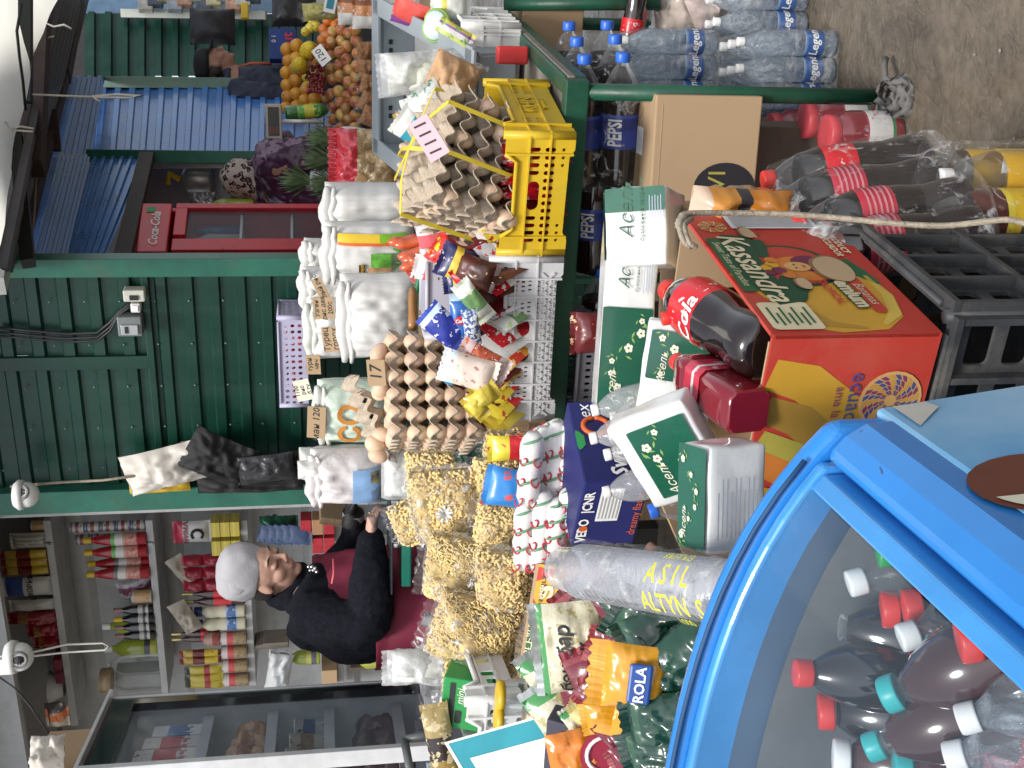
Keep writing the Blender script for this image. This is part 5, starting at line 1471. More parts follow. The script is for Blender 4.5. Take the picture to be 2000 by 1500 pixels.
for k in range(9):
    y = 1090+(k % 3)*24; p, d = shp(2, y, .0)
    o = packet('crimson_pack', 'crimson packet on the third shelf, %s row %s' % (('bottom','middle','top')[k//3], ('right','middle','left')[k % 3]), 'packet', px2m(24, d), px2m(38, d), .07, RP, p+V((0,0,(k//3)*px2m(37, d))), (0, 0, RZ), 'crimson packets', fin=.006)
PB = M('paper bag', (.42,.38,.31), .7, bump=.5, bsc=22)
px_packet('paper_bag', 'crumpled pale paper bag over the crimson packets', PB, 360, 1115, d-.05, .10, .20, .07, roll=-1.0, yaw=RZ, amp=.5, fin=0)
px_packet('paper_bag', 'crumpled pale paper bag on the yogurt bottles', PB, 362, 1205, d-.05, .10, .20, .07, roll=-1.1, yaw=RZ, amp=.5, fin=0)
WN_ = M('wine glass', (.05,.012,.012), .08, coat=1)
GOLD = M('gold foil', (.55,.45,.18), .3, metal=.5)
for k, y in enumerate((1155, 1170)):
    p, d = shp(2, y, .0)
    bottle('wine_bottle', 'dark red bottle with gold neck behind the hat, %s' % ('right one','left one')[k], px2m(118, d), px2m(9, d), WN_, GOLD, REDL, 1, (.2,.5), WINE, loc=p, capz=.82, capr=.40, group='gold necked bottles')
YOG = M('yogurt', (.66,.62,.46), .35, coat=.3)
for k, y in enumerate((1190, 1215)):
    p, d = shp(2, y, .0)
    bottle('yogurt_bottle', 'cream yogurt bottle with navy cap on the third shelf, %s' % ('right one','left one')[k], px2m(96, d), px2m(13.5, d), YOG, M('navy cap', (.02,.04,.14), .4), bands('lab yog', 'Z', [(0,(.5,.55,.6)),(.15,(.06,.15,.36)),(.85,(.5,.55,.6))], art=.55, artc=(.45,.5,.58), artsc=40), 1, (.14,.40), [(.9,0),(1,.03),(1,.48),(.9,.52),(.95,.6),(1,.66),(.9,.76),(.5,.82),(.5,.88)], loc=p, capz=.85, capr=.7, group='yogurt bottles')
JL = bands('coffee can', 'Z', [(0,(.33,.24,.13)),(.52,(.5,.06,.06)),(.78,(.55,.5,.47))], art=.6, artc=(.12,.07,.03), artsc=60, arthi=.5)
for k in range(4):
    y = 1244+k*27; p, d = shp(2, y, -.02)
    can('coffee_can', 'tan coffee can with red and white top, %s of four' % ('rightmost','second from right','third from right','leftmost')[k], p, px2m(13, d), px2m(47, d), JL, 'coffee cans')
    if k == 0:
        can('coffee_can', 'red coffee tin lying on the rightmost coffee can', p+V((0,0,px2m(50,d))), px2m(13, d), px2m(28, d), bands('redtin', 'Z', [(0,(.3,.06,.05)),(.5,(.4,.25,.2))], art=.6, artc=(.5,.4,.3)))
        for j in range(2):
            bottle('small_bottle', 'small dark bottle with gold top over the coffee cans, %s' % ('right','left')[j], px2m(92, d), px2m(7.5, d), WN_, GOLD, REDL, 1, (.2,.4), WINE, loc=p+V((0,0,px2m(52,d)))-XR*(.0+.035*j)+YB*.06, capz=.8, capr=.4, group='small gold topped bottles')
for k, y in enumerate((1270, 1284)):
    p, d = shp(2, y, .0)
    packet('sauce_pouch', 'maroon sauce pouch on the coffee cans, %s' % ('right','left')[k], 'pouch', px2m(16, d), px2m(74, d), .04, KB, p+V((0,0,px2m(51,d))), (0, 0, RZ), 'sauce pouches on the third shelf')
for k, y in enumerate((1302, 1318, 1332)):
    p, d = shp(2, y, .0)
    packet('soup_packet', 'yellow soup packet on the coffee cans, %s of three' % ('right','middle','left')[k], 'packet', px2m(20, d), px2m(66, d), .04, bands('wrap soup', 'Z', [(0,(.5,.4,.04)),(.35,(.35,.03,.03)),(.5,(.52,.42,.05)),(.85,(.06,.06,.05))], art=.64, artc=(.5,.45,.3)), p+V((0,0,px2m(51,d))), (0, rnd(-.1,.1), RZ), 'soup packets')
# --- lowest shelf (1)
p, d = shp(3, 1040, -.05)
px_packet('green_bag', 'dark green bag of blue packets under the third shelf', M('green bag', (.01,.07,.04), .3, bump=.5, bsc=20), 545, 1030, d, .14, .17, .10, yaw=RZ, amp=.4)
for k in range(5): px_packet('blue_packet', 'dusty blue packet in the green bag, %s from the top' % ords[k], M('dusty blue', (.05,.08,.16), .5, var=.3), 528+k*14, 1045, d-.09, .09, .10, .02, roll=-.2, yaw=RZ+.3, group='dusty blue packets', nu=6, nv=6)
for k in range(5):
    p, dd = shp(3, 1020+(k % 2)*36, -.06)
    boxy('red_carton', 'red carton by the vendor chin, %s of the pile' % ords[k], 'box', p+V((0,0,(k//2)*px2m(22, dd))), px2m(34, dd), .09, px2m(21, dd), M('tan carton', (.36,.2,.1), .6) if k == 2 else M('red carton', (.36,.02,.03), .5, var=.3, sc=30), 'red cartons')
p, d = shp(3, 1280, -.05)
bottle('lime_bottle', 'lime green bottle with white cap behind the vendor back', px2m(66, d), px2m(15, d), SOAP, CAPW, bands('lab lime', 'Z', [(0,(.1,.1,.12)),(.5,(.4,.4,.1))]), 1, (.1,.4), [(.9,0),(1,.04),(.9,.3),(1,.5),(.8,.7),(.4,.82),(.3,.9)], loc=p+V((0,0,.09)), capz=.84, capr=.4)
clearbag('cup_bag', 'crumpled clear bag of plastic cups by the glass door fridge', 545, 1312, d-.1, .14, .26, .12, M('cloudy', (.5,.52,.53), .4), 1.4, 77, yaw=RZ)
for k in range(4): boxy('flat_carton', 'flattened grey brown carton behind the vendor, %s sheet' % ords[k], 'box', onsh(545, 1245, .0)+V((0,0,-.05))-XR*.02*k+YB*.02*k, .02, .12, .13+.02*k, M('grey carton', (.20,.17,.14), .8), 'flattened cartons')
boxy('tan_box', 'tan carton on the lowest kiosk shelf', 'box', shp(3, 1312, .0)[0], px2m(50, d), .15, px2m(30, d), CARD)
fb = px_packet('fruit_bag', 'green bag with red tomato print behind the vendor apron', bands('wrap tomato', 'Z', [(0,(.28,.30,.04)),(.9,(.2,.28,.04))], art=.58, artc=(.35,.05,.03), artsc=14), 745, 1283, d-.4, .10, .24, .10, roll=.2, yaw=RZ)
boxy('cardboard_box', 'cardboard box on the kiosk floor by the fridge', 'box', P(860, 1300, d-.45), .14, .2, .16, CARD)
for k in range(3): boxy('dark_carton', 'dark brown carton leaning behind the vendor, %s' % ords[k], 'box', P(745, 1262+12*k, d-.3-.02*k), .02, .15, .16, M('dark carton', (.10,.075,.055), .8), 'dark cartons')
# price stick / kiosk counter below
mb = MB(); mb.box(0, 0, 0, .03, .2, .14)
tag(O('wooden_plank', mb, M('old wood'), None, .003), 'dark wooden plank standing by the flour sack', 'plank', None, P(660, 995, 4.5), (0, .2, RZ))
# --- domes
def dome(x, y, d, lab, aim):
    o = T('security_camera', lab, 'camera', P(x, y, d), 0, 'security cameras')
    b = MB(); b.ell((0,0,0), (.055,.055,.052), 20, 14); O('dome', b, WHITE, o)
    b = MB(); b.lathe([(.062,.01),(.066,.03),(.05,.05)], 20); O('base', b, WHITE, o)
    R = V(aim).to_track_quat('Z', 'Y').to_matrix().to_4x4()
    b = MB(); b.lathe([(.034,.038),(.034,.052),(.026,.054),(.024,.046)], 18, mat=R); O('lens_ring', b, M('lens grey', (.2,.2,.2), .4), o)
    b = MB(); b.ell((0,0,.045), (.024,.024,.010), 14, 8, mat=R); O('lens', b, M('lens glass', (.01,.01,.012), .05, coat=1), o)
    return o
dome(52, 966, 5.0, 'white dome security camera on the green post', (.3, -1, .25))
dome(38, 1283, 4.5, 'white dome security camera hanging before the grey kiosk panels', (-.05, -1, -.15))
mb = MB(); mb.box(0, 0, 0, .06, .06, .05); tag(O('camera_plug', mb, WHITE, None, .004), 'white junction block of the hanging camera', 'junction', None, P(12, 1300, 4.55))
# --- glass door fridge, facing the vendor
fA = P(500, 1346, 4.15); fB = P(500, 1488, 3.58)
fA.z = fB.z = 0
e1 = (fB-fA); fw_ = e1.length; e1.normalize()
fn_ = V((0,0,1)).cross(e1)
if fn_.x < 0: fn_ = -fn_
ftop = P(227, 1350, 4.15).z
gf = T('glass_door_fridge', 'tall glass door fridge with black border left of the vendor', 'fridge', fA, 0)
gf.matrix_world = Matrix((e1, -fn_, V((0,0,1)))).transposed().to_4x4() if False else Matrix.Translation(fA)
def fm(mb):  # local: x along door (far->near), y into cabinet, z up
    MT = Matrix((e1, -fn_, V((0,0,1)))).transposed().to_4x4()
    mb.v = [tuple(MT @ V(q)) for q in mb.v]
    return mb
WTRIM = M('fridge trim', (.62,.63,.64), .3, coat=.4)
FIN = M('fridge interior', (.62,.66,.68), .4, var=.1)
D0 = .36
mb = MB(); mb.box(-.01, D0/2+.05, ftop/2, .03, D0, ftop); mb.box(fw_/2, D0+.06, ftop/2, fw_-.02, .03, ftop); mb.box(fw_/2, D0/2+.05, ftop-.04, fw_-.02, D0, .08); mb.box(fw_/2, D0/2+.05, .3, fw_-.02, D0, .6)
O('cabinet', fm(mb), FIN, gf)
mb_s = MB(); mb_s.box(fw_+.01, D0/2+.05, ftop/2, .004, D0, ftop)  # unseen near side, made clear so outside light reaches the shelves
mb = MB(); bw_ = .05
mb.box(bw_/2, .02, ftop/2+.1, bw_, .03, ftop-.2); mb.box(fw_-bw_/2, .02, ftop/2+.1, bw_, .03, ftop-.2); mb.box(fw_/2, .02, ftop-.04, fw_-2*bw_, .03, .08); mb.box(fw_/2, .02, .55, fw_-2*bw_, .03, .5)
dr_ = O('door_border', fm(mb), M('black gloss border', (.012,.013,.016), .15, coat=.8), gf)
mb = MB(); mb.box(-.006, .015, ftop/2+.1, .012, .03, ftop-.2); mb.box(fw_+.010, .0, ftop/2+.1, .03, .05, ftop-.2); mb.box(fw_/2, .0, ftop+.006, fw_+.04, .05, .012)
O('door_trim', fm(mb), WTRIM, gf, .002)
mb = MB(); mb.box(fw_/2, .03, ftop/2+.1, fw_-.06, .004, ftop-.3); O('glass', fm(mb), film('door glass', amt=.06, base=.04, sc=3, rough=.04, bump=.05, tr=(.93,.95,.96), tint=(.35,.4,.45), fres=.2), gf)
O('added_side_glass', fm(mb_s), MC['door glass'], gf)
shx = (400, 530, 645, 785, 900)
for x in shx:
    z = P(x, 1410, 3.9).z
    mb = MB(); mb.box(fw_/2, D0/2+.05, z, fw_-.06, D0-.06, .015); mb.box(fw_/2, .075, z+.004, fw_-.06, .01, .035); O('wire_shelf', fm(mb), M('shelf rail', (.55,.57,.58), .35), gf)
def ff(x, y, z): return fA+e1*x-fn_*y+V((0,0,z))
def fz(i): return P(shx[i], 1410, 3.9).z+.012
MT3 = Matrix((e1, -fn_, V((0,0,1)))).transposed().to_euler()
FG = [ [('milk_carton','white and blue milk carton',(.5,.52,.55),(.05,.12,.32)), ('milk_carton','red and white milk carton',(.5,.46,.45),(.4,.04,.05))],
       [('sausage_pack','brown smoked sausage pack',(.28,.13,.05),(.38,.22,.12)), ('sausage_pack','pale orange sausage pack',(.4,.25,.15),(.22,.1,.05))],
       [('yogurt_cup','white and blue yogurt cup',(.5,.52,.52),(.06,.12,.3)), ('yogurt_cup','cream tub with brown writing',(.5,.46,.4),(.3,.2,.1))],
       [('meat_pack','dark frozen meat bag',(.07,.04,.04),(.12,.08,.08)), ('meat_pack','brown frozen bag',(.09,.06,.05),(.05,.03,.03))],
       [('juice_pack','blue and white juice pack',(.3,.32,.35),(.06,.09,.2)), ('juice_pack','grey juice pack',(.25,.26,.28),(.1,.12,.15))] ]
for i, row in enumerate(FG):
    n = 5 if i < 2 else 4
    for k in range(n):
        for r in range(2):
            nm, lab, c1, c2 = row[(k+r+(k//2)) % 2]
            w_ = (fw_-.12)/n
            h = (.19, .13, .12, .15, .13)[i]*(.9+.2*((k*7+r*3) % 3)/2)
            m = bands('fg%d%d' % (i, (k+r+(k//2)) % 2), 'Z', [(0,scal(c1,1.5)),(.35,scal(c2,1.5)),(.7,scal(c1,1.5))], art=.6, artc=c2, artsc=40)
            mb = MB()
            if i == 2: mb.lathe([(w_*.36,0),(w_*.44,h),(w_*.46,h),(w_*.4,h+.004)], 16)
            elif i in (1, 3): mb, _ = pillow(w_*.95, h, .09, i*10+k, .3, 0)
            else: mb.box(0, 0, h/2, w_*.85, w_*.85, h)
            o = O(nm, mb, m, None, .003 if i in (0, 4) else 0, fix=i not in (1, 3))
            tag(o, '%s in the glass fridge, %s row, %s from its far side' % (lab, ('front','back')[r], ords[k]), nm.replace('_', ' '), ('milk cartons','sausage packs','yogurt cups','frozen bags','juice packs')[i]+' in the fridge', ff(.07+w_*(k+.5), .12+.13*r, fz(i)), MT3)
# carton on the fridge, white bag
bx = P(178, 1440, 3.8)
cb = carton('cardboard_box', 'brown cardboard box with red band on top of the glass fridge', .42, .38, .175, CARD, (0,0,0))
cb.location = ff(fw_*.5, .26, ftop+.015); cb.rotation_euler = MT3
mb = MB(); mb.box(0, -.1915, .10, .41, .003, .03); O('red_band', mb, M('faded red print', (.42,.10,.08), .7), cb)
txt('Altyn', .045, M('faded red print'), cb, (.0, -.193, .05)); 
mb = MB(); mb.tube([(.05*math.cos(a), -.192, .05+.05*math.sin(a)) for a in [i*PI/14 for i in range(29)]], .003, 5); O('round_stamp', mb, M('faded red print'), cb)
px_packet('white_bag', 'white knotted bag on the box above the glass fridge', M('white cloth'), 92, 1475, 3.6, .12, .10, .10, yaw=.3, amp=.5, fin=0)
mb = MB()
for a, b in (((790,1445,3.4),(850,1430,3.4)), ((850,1430,3.4),(885,1495,3.3)), ((790,1445,3.4),(800,1500,3.3)), ((835,1434,3.4),(868,1500,3.3))): mb.tube([P(*a), P(*b)], .012, 8)
tag(O('chair_frame', mb, M('grey tube', (.10,.11,.11), .4)), 'grey tube frame standing in front of the glass fridge', 'frame')
clearbag('yarn_bag', 'dark clear bag under the fridge door', 880, 1350, 3.6, .16, .2, .14, M('greyish stuff', (.12,.12,.13), .8, var=.6, sc=30), .2, 90)
# ---- red fridge in the doorway
rp = P(640, 455, 6.0)
rf_ = T('red_fridge', 'red drinks fridge with a lettered top sign in the blue doorway', 'fridge', (0,0,0))
fr0 = P(500, 500, 5.75); fr1 = P(500, 414, 6.0)
e_ = (fr1-fr0); e_.z = 0; rw = e_.length+.02; e_.normalize()
n_ = V((e_.y, -e_.x, 0))
zt_ = P(276, 455, 5.85).z; zs = P(338, 455, 5.85).z
rf_.location = (fr0.x, fr0.y, 0); rf_.rotation_euler = (0, 0, math.atan2(e_.y, e_.x))
RF = M('fridge red', (.56,.018,.035), .3, coat=.5)
def fx(y):   # local x of pixel column
    p = PV(500, y, fr0, n_); return (p-fr0).dot(e_)
mb = MB(); mb.box(-.005, .3, zt_/2, .03, .6, zt_); mb.box(rw-.0, .3, zt_/2, .03, .6, zt_); mb.box(rw/2, .585, zt_/2, rw-.03, .03, zt_); mb.box(rw/2, .3, zt_-.02, rw-.04, .56, .03); mb.box(rw/2, .3, .3, rw-.04, .56, .5)
O('cabinet', mb, RF, rf_, .004)
mb = MB(); mb.box(rw/2, .20, 1.2, rw-.05, .01, zt_*.82); O('liner', mb, M('fridge liner', (.55,.58,.58), .5), rf_)  # pale panel added well forward to catch light and brighten the inside
mb = MB(); mb.box(rw/2, -.01, (zt_+zs)/2+.005, rw+.01, .05, zt_-zs-.01)
sg = O('sign', mb, RF, rf_, .006)
txt('Coca-Cola', .062, WHL, sg, (rw*.45, -.038, (zt_+zs)/2), shear=.35, bold=.02)
mb = MB(); mb.box(rw*.86, -.037, (zt_+zs)/2+.03, .04, .004, .04); O('sticker', mb, CAPG, sg)
mb = MB(); z1 = zs-.01; gl = .10
dw = rw
mb.box(.045, -.02, z1/2+.15, .09, .04, z1-.3); mb.box(dw-.02, -.02, z1/2+.15, .04, .04, z1-.3); mb.box(dw/2+.04, -.02, z1-.03, dw-.16, .04, .06); mb.box(dw/2+.04, -.02, .40, dw-.16, .04, .2)
O('door_frame', mb, RF, rf_, .004)
mb = MB(); mb.box(dw/2+.025, -.018, z1/2+.2, dw-.13, .006, z1-.46); O('glass', mb, MC['door glass'], rf_)
mb = MB()
for z in (1.0, 1.3, 1.6, 1.85): mb.box(rw/2, .1, z, rw-.06, .18, .012)
O('shelves', mb, WTRIM, rf_)
mb = MB()
for k in range(9): mb.box(.08+k*(rw-.14)/8, .19, 1.25, .01, .01, 1.5)
O('inner_ribs', mb, M('rib grey', (.3,.34,.33), .5), rf_)
for k in range(4):
    mb = MB(); mb.lathe([(.03,0),(.03,.16),(.012,.2),(.012,.23)], 10)
    q = O('fridge_bottle', mb, (CLEAR, M('dim blue', (.05,.1,.2), .3), M('pale goods', (.4,.4,.38), .4), M('dim blue'))[k])
    tag(q, 'bottle inside the red fridge, %s from the left' % ords[k], 'bottle', 'bottles inside the red fridge', rf_.location+e_*(.12+k*.07)+V((0,0,1.86))-n_*.10)
# kettle and mixer on the shelf in the room
kt = T('urn', 'steel urn with yellow handle on the shelf in the doorway room', 'urn', P(416, 352, 6.75))
mb = MB(); mb.lathe([(.07,0),(.08,.02),(.08,.13),(.06,.16),(.02,.18)], 16); O('body', mb, M('dull steel', (.35,.34,.32), .35, metal=.6), kt)
mb = MB(); mb.tube([(.0,-.02,.18),(.03,-.03,.24),(-.03,-.03,.25)], .018, 8); O('handle', mb, YELC, kt)
px_packet('crumpled_foil', 'crumpled silver bag hanging near the urn in the doorway room', M('foil', (.3,.3,.3), .25, metal=.6, bump=.8, bsc=25), 395, 395, 6.6, .12, .15, .10, amp=.6, fin=0)
bottle('olive_bottle', 'yellow green bottle in the doorway room behind the leopard hood', .25, .035, SOAP, CAPW, None, 1, loc=P(497, 400, 6.5))
# ============================================================= PEOPLE
SKIN = M('skin', (.56,.33,.25), .5, var=.09, sc=30, sss=.15, bump=.15, bsc=260)
FLEECE = M('black fleece', (.008,.009,.014), .95, var=.5, sc=60, bump=1, bsc=230, spec=.2)
APRON = M('maroon apron', (.20,.018,.045), .7, var=.15, sc=8, bump=.35, bsc=30)
def loft(mb, rings, seg=20, axis=None, cap=True, mi=0):
    """rings: (centre, fore-aft radius, sideways radius) with horizontal ellipses oriented by axis (fore vector)"""
    f = V(axis or (1,0,0)).normalized(); s = V((-f.y, f.x, 0))
    vs = []
    for c, a, b in rings:
        for k in range(seg):
            t = 2*PI*k/seg
            vs.append(V(c)+f*(a*math.cos(t))+s*(b*math.sin(t)))
    n = len(rings)
    fs = [(i*seg+k, i*seg+(k+1) % seg, (i+1)*seg+(k+1) % seg, (i+1)*seg+k) for i in range(n-1) for k in range(seg)]
    if cap: fs += [tuple(range(seg))[::-1], tuple((n-1)*seg+k for k in range(seg))]
    return mb.add(vs, fs, mi, True)
def remesh(o, vs, smooth=6, fac=.5):
    r = o.modifiers.new('remesh', 'REMESH'); r.mode = 'VOXEL'; r.voxel_size = vs; r.use_smooth_shade = True
    if smooth:
        s = o.modifiers.new('smooth', 'SMOOTH'); s.iterations = smooth; s.factor = fac
    return o
def smoothpath(pts, n=6):
    """Catmull-Rom through (point, radius) pairs"""
    out = []; m_ = len(pts)
    for i in range(m_-1):
        p0, p1, p2, p3 = (pts[max(0, i-1)], pts[i], pts[i+1], pts[min(m_-1, i+2)])
        for k in range(n):
            t = k/n
            def cr(a, b, c, d): return .5*((2*b)+(c-a)*t+(2*a-5*b+4*c-d)*t*t+(3*b-a-3*c+d)*t**3)
            q = V([cr(p0[0][j], p1[0][j], p2[0][j], p3[0][j]) for j in range(3)])
            out.append((q, cr(p0[1], p1[1], p2[1], p3[1])))
    out.append((V(pts[-1][0]), pts[-1][1]))
    return out
def limb(mb, pts, seg=14, n=6, ell=1):
    sp_ = smoothpath(pts, n)
    mb.tube([p for p, r in sp_], [max(.002, r) for p, r in sp_], seg, ell=ell)
    for p, r in (sp_[0], sp_[-1]): mb.ell(p, (r*.98,)*3, 12, 8)
    return mb
DW = 4.25
def w(x, y, dy=0): return P(x, y, DW+dy)
HC = w(520, 1118, 0)
HM = Matrix.Rotation(R_(-42), 3, 'Z') @ Matrix.Rotation(R_(30), 3, 'Y')
H4 = Matrix.Translation(HC) @ HM.to_4x4()
pw = T('person', 'woman in grey beanie, black fleece and maroon apron looking down at her hands', 'person', w(1400, 1190, 0))
base = V(pw.location)
def sub(mb): mb.v = [tuple(V(q)-base) for q in mb.v]; return mb
def headparts(mb, H):
    e = lambda c, r, s=18, g=12: mb.ell(c, r, s, g, 0, H)
    e((0,0,.03), (.094,.076,.095)); e((.020,0,-.045), (.066,.059,.066)); e((.012,0,-.07), (.055,.052,.045))
    for s in (-1, 1):
        e((.047, s*.034, -.022), (.036,.030,.032)); e((.081, s*.031, .010), (.013,.018,.011)); e((.100, s*.011, -.026), (.010,.008,.008))
        e((-.005, s*.077, -.005), (.019,.007,.030)); e((.0, s*.081, -.012), (.012,.006,.018))
    e((.064,0,-.088), (.023,.025,.019)); e((.083,0,.034), (.014,.047,.013))
    mb.tube([(.088,0,.022),(.098,0,.005),(.111,0,-.018),(.104,0,-.026)], [.008,.010,.013,.010], 10, mat=H)
    e((.0855,0,-.052), (.011,.025,.007)); e((.081,0,-.062), (.011,.021,.007)); e((.074,0,-.040), (.02,.03,.012))
def hand(mb, wrist, fwd, palm_n, s=1, curl=.9, thumb=1, spread=.0):
    """wrist point, finger direction, palm normal (towards the palm side)"""
    f = V(fwd).normalized(); n = V(palm_n); n = (n-f*n.dot(f)).normalized(); a = f.cross(n)*thumb
    mb.tube([wrist-f*.01, wrist+f*.03*s, wrist+f*.085*s], [.030*s, .038*s, .036*s], 12, ell=.55)
    c = wrist+f*.055*s
    for k, (L_, off, r) in enumerate(((.068, .028, .0092), (.076, .010, .0095), (.071, -.009, .0092), (.056, -.027, .0082))):
        p = wrist+f*.085*s+a*off*s
        d = (f+a*spread*off*12).normalized(); pts = [(p-d*.02*s, r*s*1.05)]; q = p; ang = 0
        for j, fr_ in enumerate((.45, .31, .24)):
            ang += curl*(.75 if j else .55)*(1+.08*k)
            dd = d*math.cos(ang)+n*math.sin(ang)
            q = q+dd*(L_*fr_*s); pts.append((q, r*s*(1-.10*(j+1))))
        limb(mb, pts, 9, 4)
    p = wrist+f*.025*s+a*.030*s
    t1 = p+(f*.6+a*.65+n*.35).normalized()*.036*s; t2 = t1+(f*.85+a*.05+n*.5).normalized()*.032*s
    limb(mb, [(p, .014*s), (t1, .0115*s), (t2, .009*s)], 9, 4)
body = MB()
headparts(body, H4)
body.tube([H4 @ V((-.02,0,-.04)), H4 @ V((-.035,0,-.11)), w(622, 1178, 0)], [.056,.056,.075], 16)
TR = [(600,1172,.06,.11),(618,1182,.105,.18),(655,1188,.145,.21),(720,1185,.165,.215),(800,1180,.162,.205),(870,1183,.165,.20),(950,1190,.15,.185)]
FWD = V((.95,-.31,0))
loft(body, [(w(x, y, .08), a, b) for x, y, a, b in TR], 22, FWD)
for s in (-1, 1):
    hp_ = w(930, 1190, .08)+V((.31,.95,0))*.10*s
    limb(body, [(hp_, .10), (V((hp_.x+.02, hp_.y, .75)), .07), (V((hp_.x, hp_.y, .34)), .045), (V((hp_.x, hp_.y, .25)), .04)])
    body.ell((hp_.x+.06, hp_.y-.02, .235), (.12,.045,.04))
RA = [(w(615, 1205, -.14), .062), (w(665, 1218, -.19), .052), (w(722, 1208, -.21), .044), (w(724, 1130, -.20), .040), (w(724, 1062, -.17), .029)]
LA = [(w(610, 1150, .25), .06), (w(665, 1105, .30), .05), (w(695, 1060, .26), .042), (w(690, 1010, .16), .032)]
limb(body, RA); limb(body, LA)
wr = w(723, 1058, -.17)
hand(body, wr, V((.92,.1,-.12)), V((0,.25,-1)), 1.02, .85, 1)
wl2 = w(690, 1010, .16)
o = O('body', sub(body), SKIN, pw, fix=False); remesh(o, .0052, 4, .4)
# jacket
jk = MB()
loft(jk, [(w(x, y, .08), a+.022, b+.022) for x, y, a, b in TR[1:]]+[(w(880, 1188, .08), .19, .225)][:0], 24, FWD)
limb(jk, [(p, r+.034) for p, r in RA[:-1]]+[(w(724, 1052, -.17), .047)], 16)
limb(jk, [(p, r+.024) for p, r in LA[:-1]]+[(w(690, 1022, .17), .045)], 16)
for cx_,cy_ in ((598,1152),(606,1160)): jk.tube([w(cx_, cy_, 0)+Matrix.Rotation(R_(32), 3, 'Y') @ V((.074*math.cos(a), .076*math.sin(a), 0)) for a in [2*PI*i/20 for i in range(21)]], .034, 12)
for hz_,hr_ in ((-.088,.066),(-.115,.072)): jk.tube([H4 @ V((-.030+hr_*math.cos(a), hr_*math.sin(a), hz_-.025*math.cos(a))) for a in [2*PI*i/20 for i in range(21)]], .026, 10)
ca = [w(616, 1168, 0)+Matrix.Rotation(R_(28), 3, 'Y') @ V((.085*math.cos(a), .085*math.sin(a), .012*math.sin(a*2))) for a in [2*PI*i/20 for i in range(21)]]
jk.tube(ca, .036, 12)
jk.ell(w(612, 1226, .04), (.085,.14,.095), 18, 12); jk.ell(w(700, 1240, .02), (.10,.17,.17), 18, 12)
jk.ell(w(640, 1205, -.08), (.11,.10,.10), 18, 12)
o = O('jacket', sub(jk), FLEECE, pw, fix=False); remesh(o, .009, 4)
tx = bpy.data.textures.new('clothfold', 'CLOUDS'); tx.noise_scale = .07
dm = o.modifiers.new('folds', 'DISPLACE'); dm.texture = tx; dm.strength = .022; dm.mid_level = .5
# trousers/skirt showing dark under the apron
tr_ = MB(); loft(tr_, [(w(x, y, .08), a, b) for x, y, a, b in ((850,1186,.178,.212),(950,1192,.18,.21),(1100,1195,.17,.20),(1300,1195,.16,.2))], 22, FWD)
O('trousers', sub(tr_), FLEECE, pw, fix=False)
# apron: front bib and skirt wrapped round the torso
def wrap(rings, a0, a1, off, m, name, par=pw, nu=26, fold=.006):
    f = FWD.normalized(); s = V((-f.y, f.x, 0)); n = len(rings)-1
    def fn(u, v):
        t = v*n; i = min(int(t), n-1); q = t-i
        r0, r1 = rings[i], rings[i+1]
        x, y, a, b = [r0[j]+(r1[j]-r0[j])*q for j in range(4)]
        g = R_(a0+(a1-a0)*u)
        k = off+fold*math.sin(u*23+v*3)*v+fold*nz((u*5, v*5, off), 1.3)
        p = w(x, y, .08)+f*((a+k)*math.cos(g))+s*((b+k)*math.sin(g))
        return tuple(p-base)
    mb = MB(); mb.grid(fn, nu, 20)
    o = O(name, mb, m, par, fix=False)
    q = o.modifiers.new('solid', 'SOLIDIFY'); q.thickness = .004
    return o
wrap([(612,1178,.118,.185),(640,1184,.138,.215),(690,1186,.160,.22),(735,1184,.168,.22)], -78, 40, .036, APRON, 'apron_bib')
ask = wrap([(728,1184,.168,.22),(760,1182,.168,.215),(850,1186,.175,.21),(960,1190,.19,.22)], -150, 60, .040, APRON, 'apron_skirt', fold=.010)
mb = MB(); mb.tube([w(651, 1092, -.165), w(652, 1120, -.19), w(648, 1140, -.20)], .004, 6); O('zip', sub(mb), M('coral zip', (.65,.12,.14), .5), pw)
mb = MB()
for k in range(6): mb.ell(w(603+k*3.2, 1107+(k % 2)*7+(k > 3)*3, -.155), (.007,.007,.007), 8, 6)
O('pendant', sub(mb), M('silver', (.6,.6,.6), .2, metal=1), pw)
# beanie
bn = MB()
pr = [(.097,.0),(.101,.012),(.106,.03),(.112,.06),(.110,.085),(.097,.112),(.070,.135),(.035,.146),(.001,.149)]
BM = H4 @ Matrix.Translation((-.012,0,.028)) @ Matrix.Rotation(R_(-20), 4, 'Y')
bn.lathe(pr, 30, mat=BM, rf=lambda a, z: (1/math.sqrt((math.cos(a)/1.02)**2+(math.sin(a)/.86)**2))*(1+.13*max(0, -math.cos(a))*min(1, z/.08))*(1+.012*math.sin(5*a+z*60)), cap=False)
o = O('beanie', sub(bn), M('grey beanie', (.40,.39,.41), .85, var=.06, sc=7, bump=.35, bsc=120), pw, fix=False)
q = o.modifiers.new('solid', 'SOLIDIFY'); q.thickness = .005
t3 = bpy.data.textures.new('hatfold', 'CLOUDS'); t3.noise_scale = .05
q = o.modifiers.new('sub', 'SUBSURF'); q.levels = q.render_levels = 1
q = o.modifiers.new('folds', 'DISPLACE'); q.texture = t3; q.strength = .016
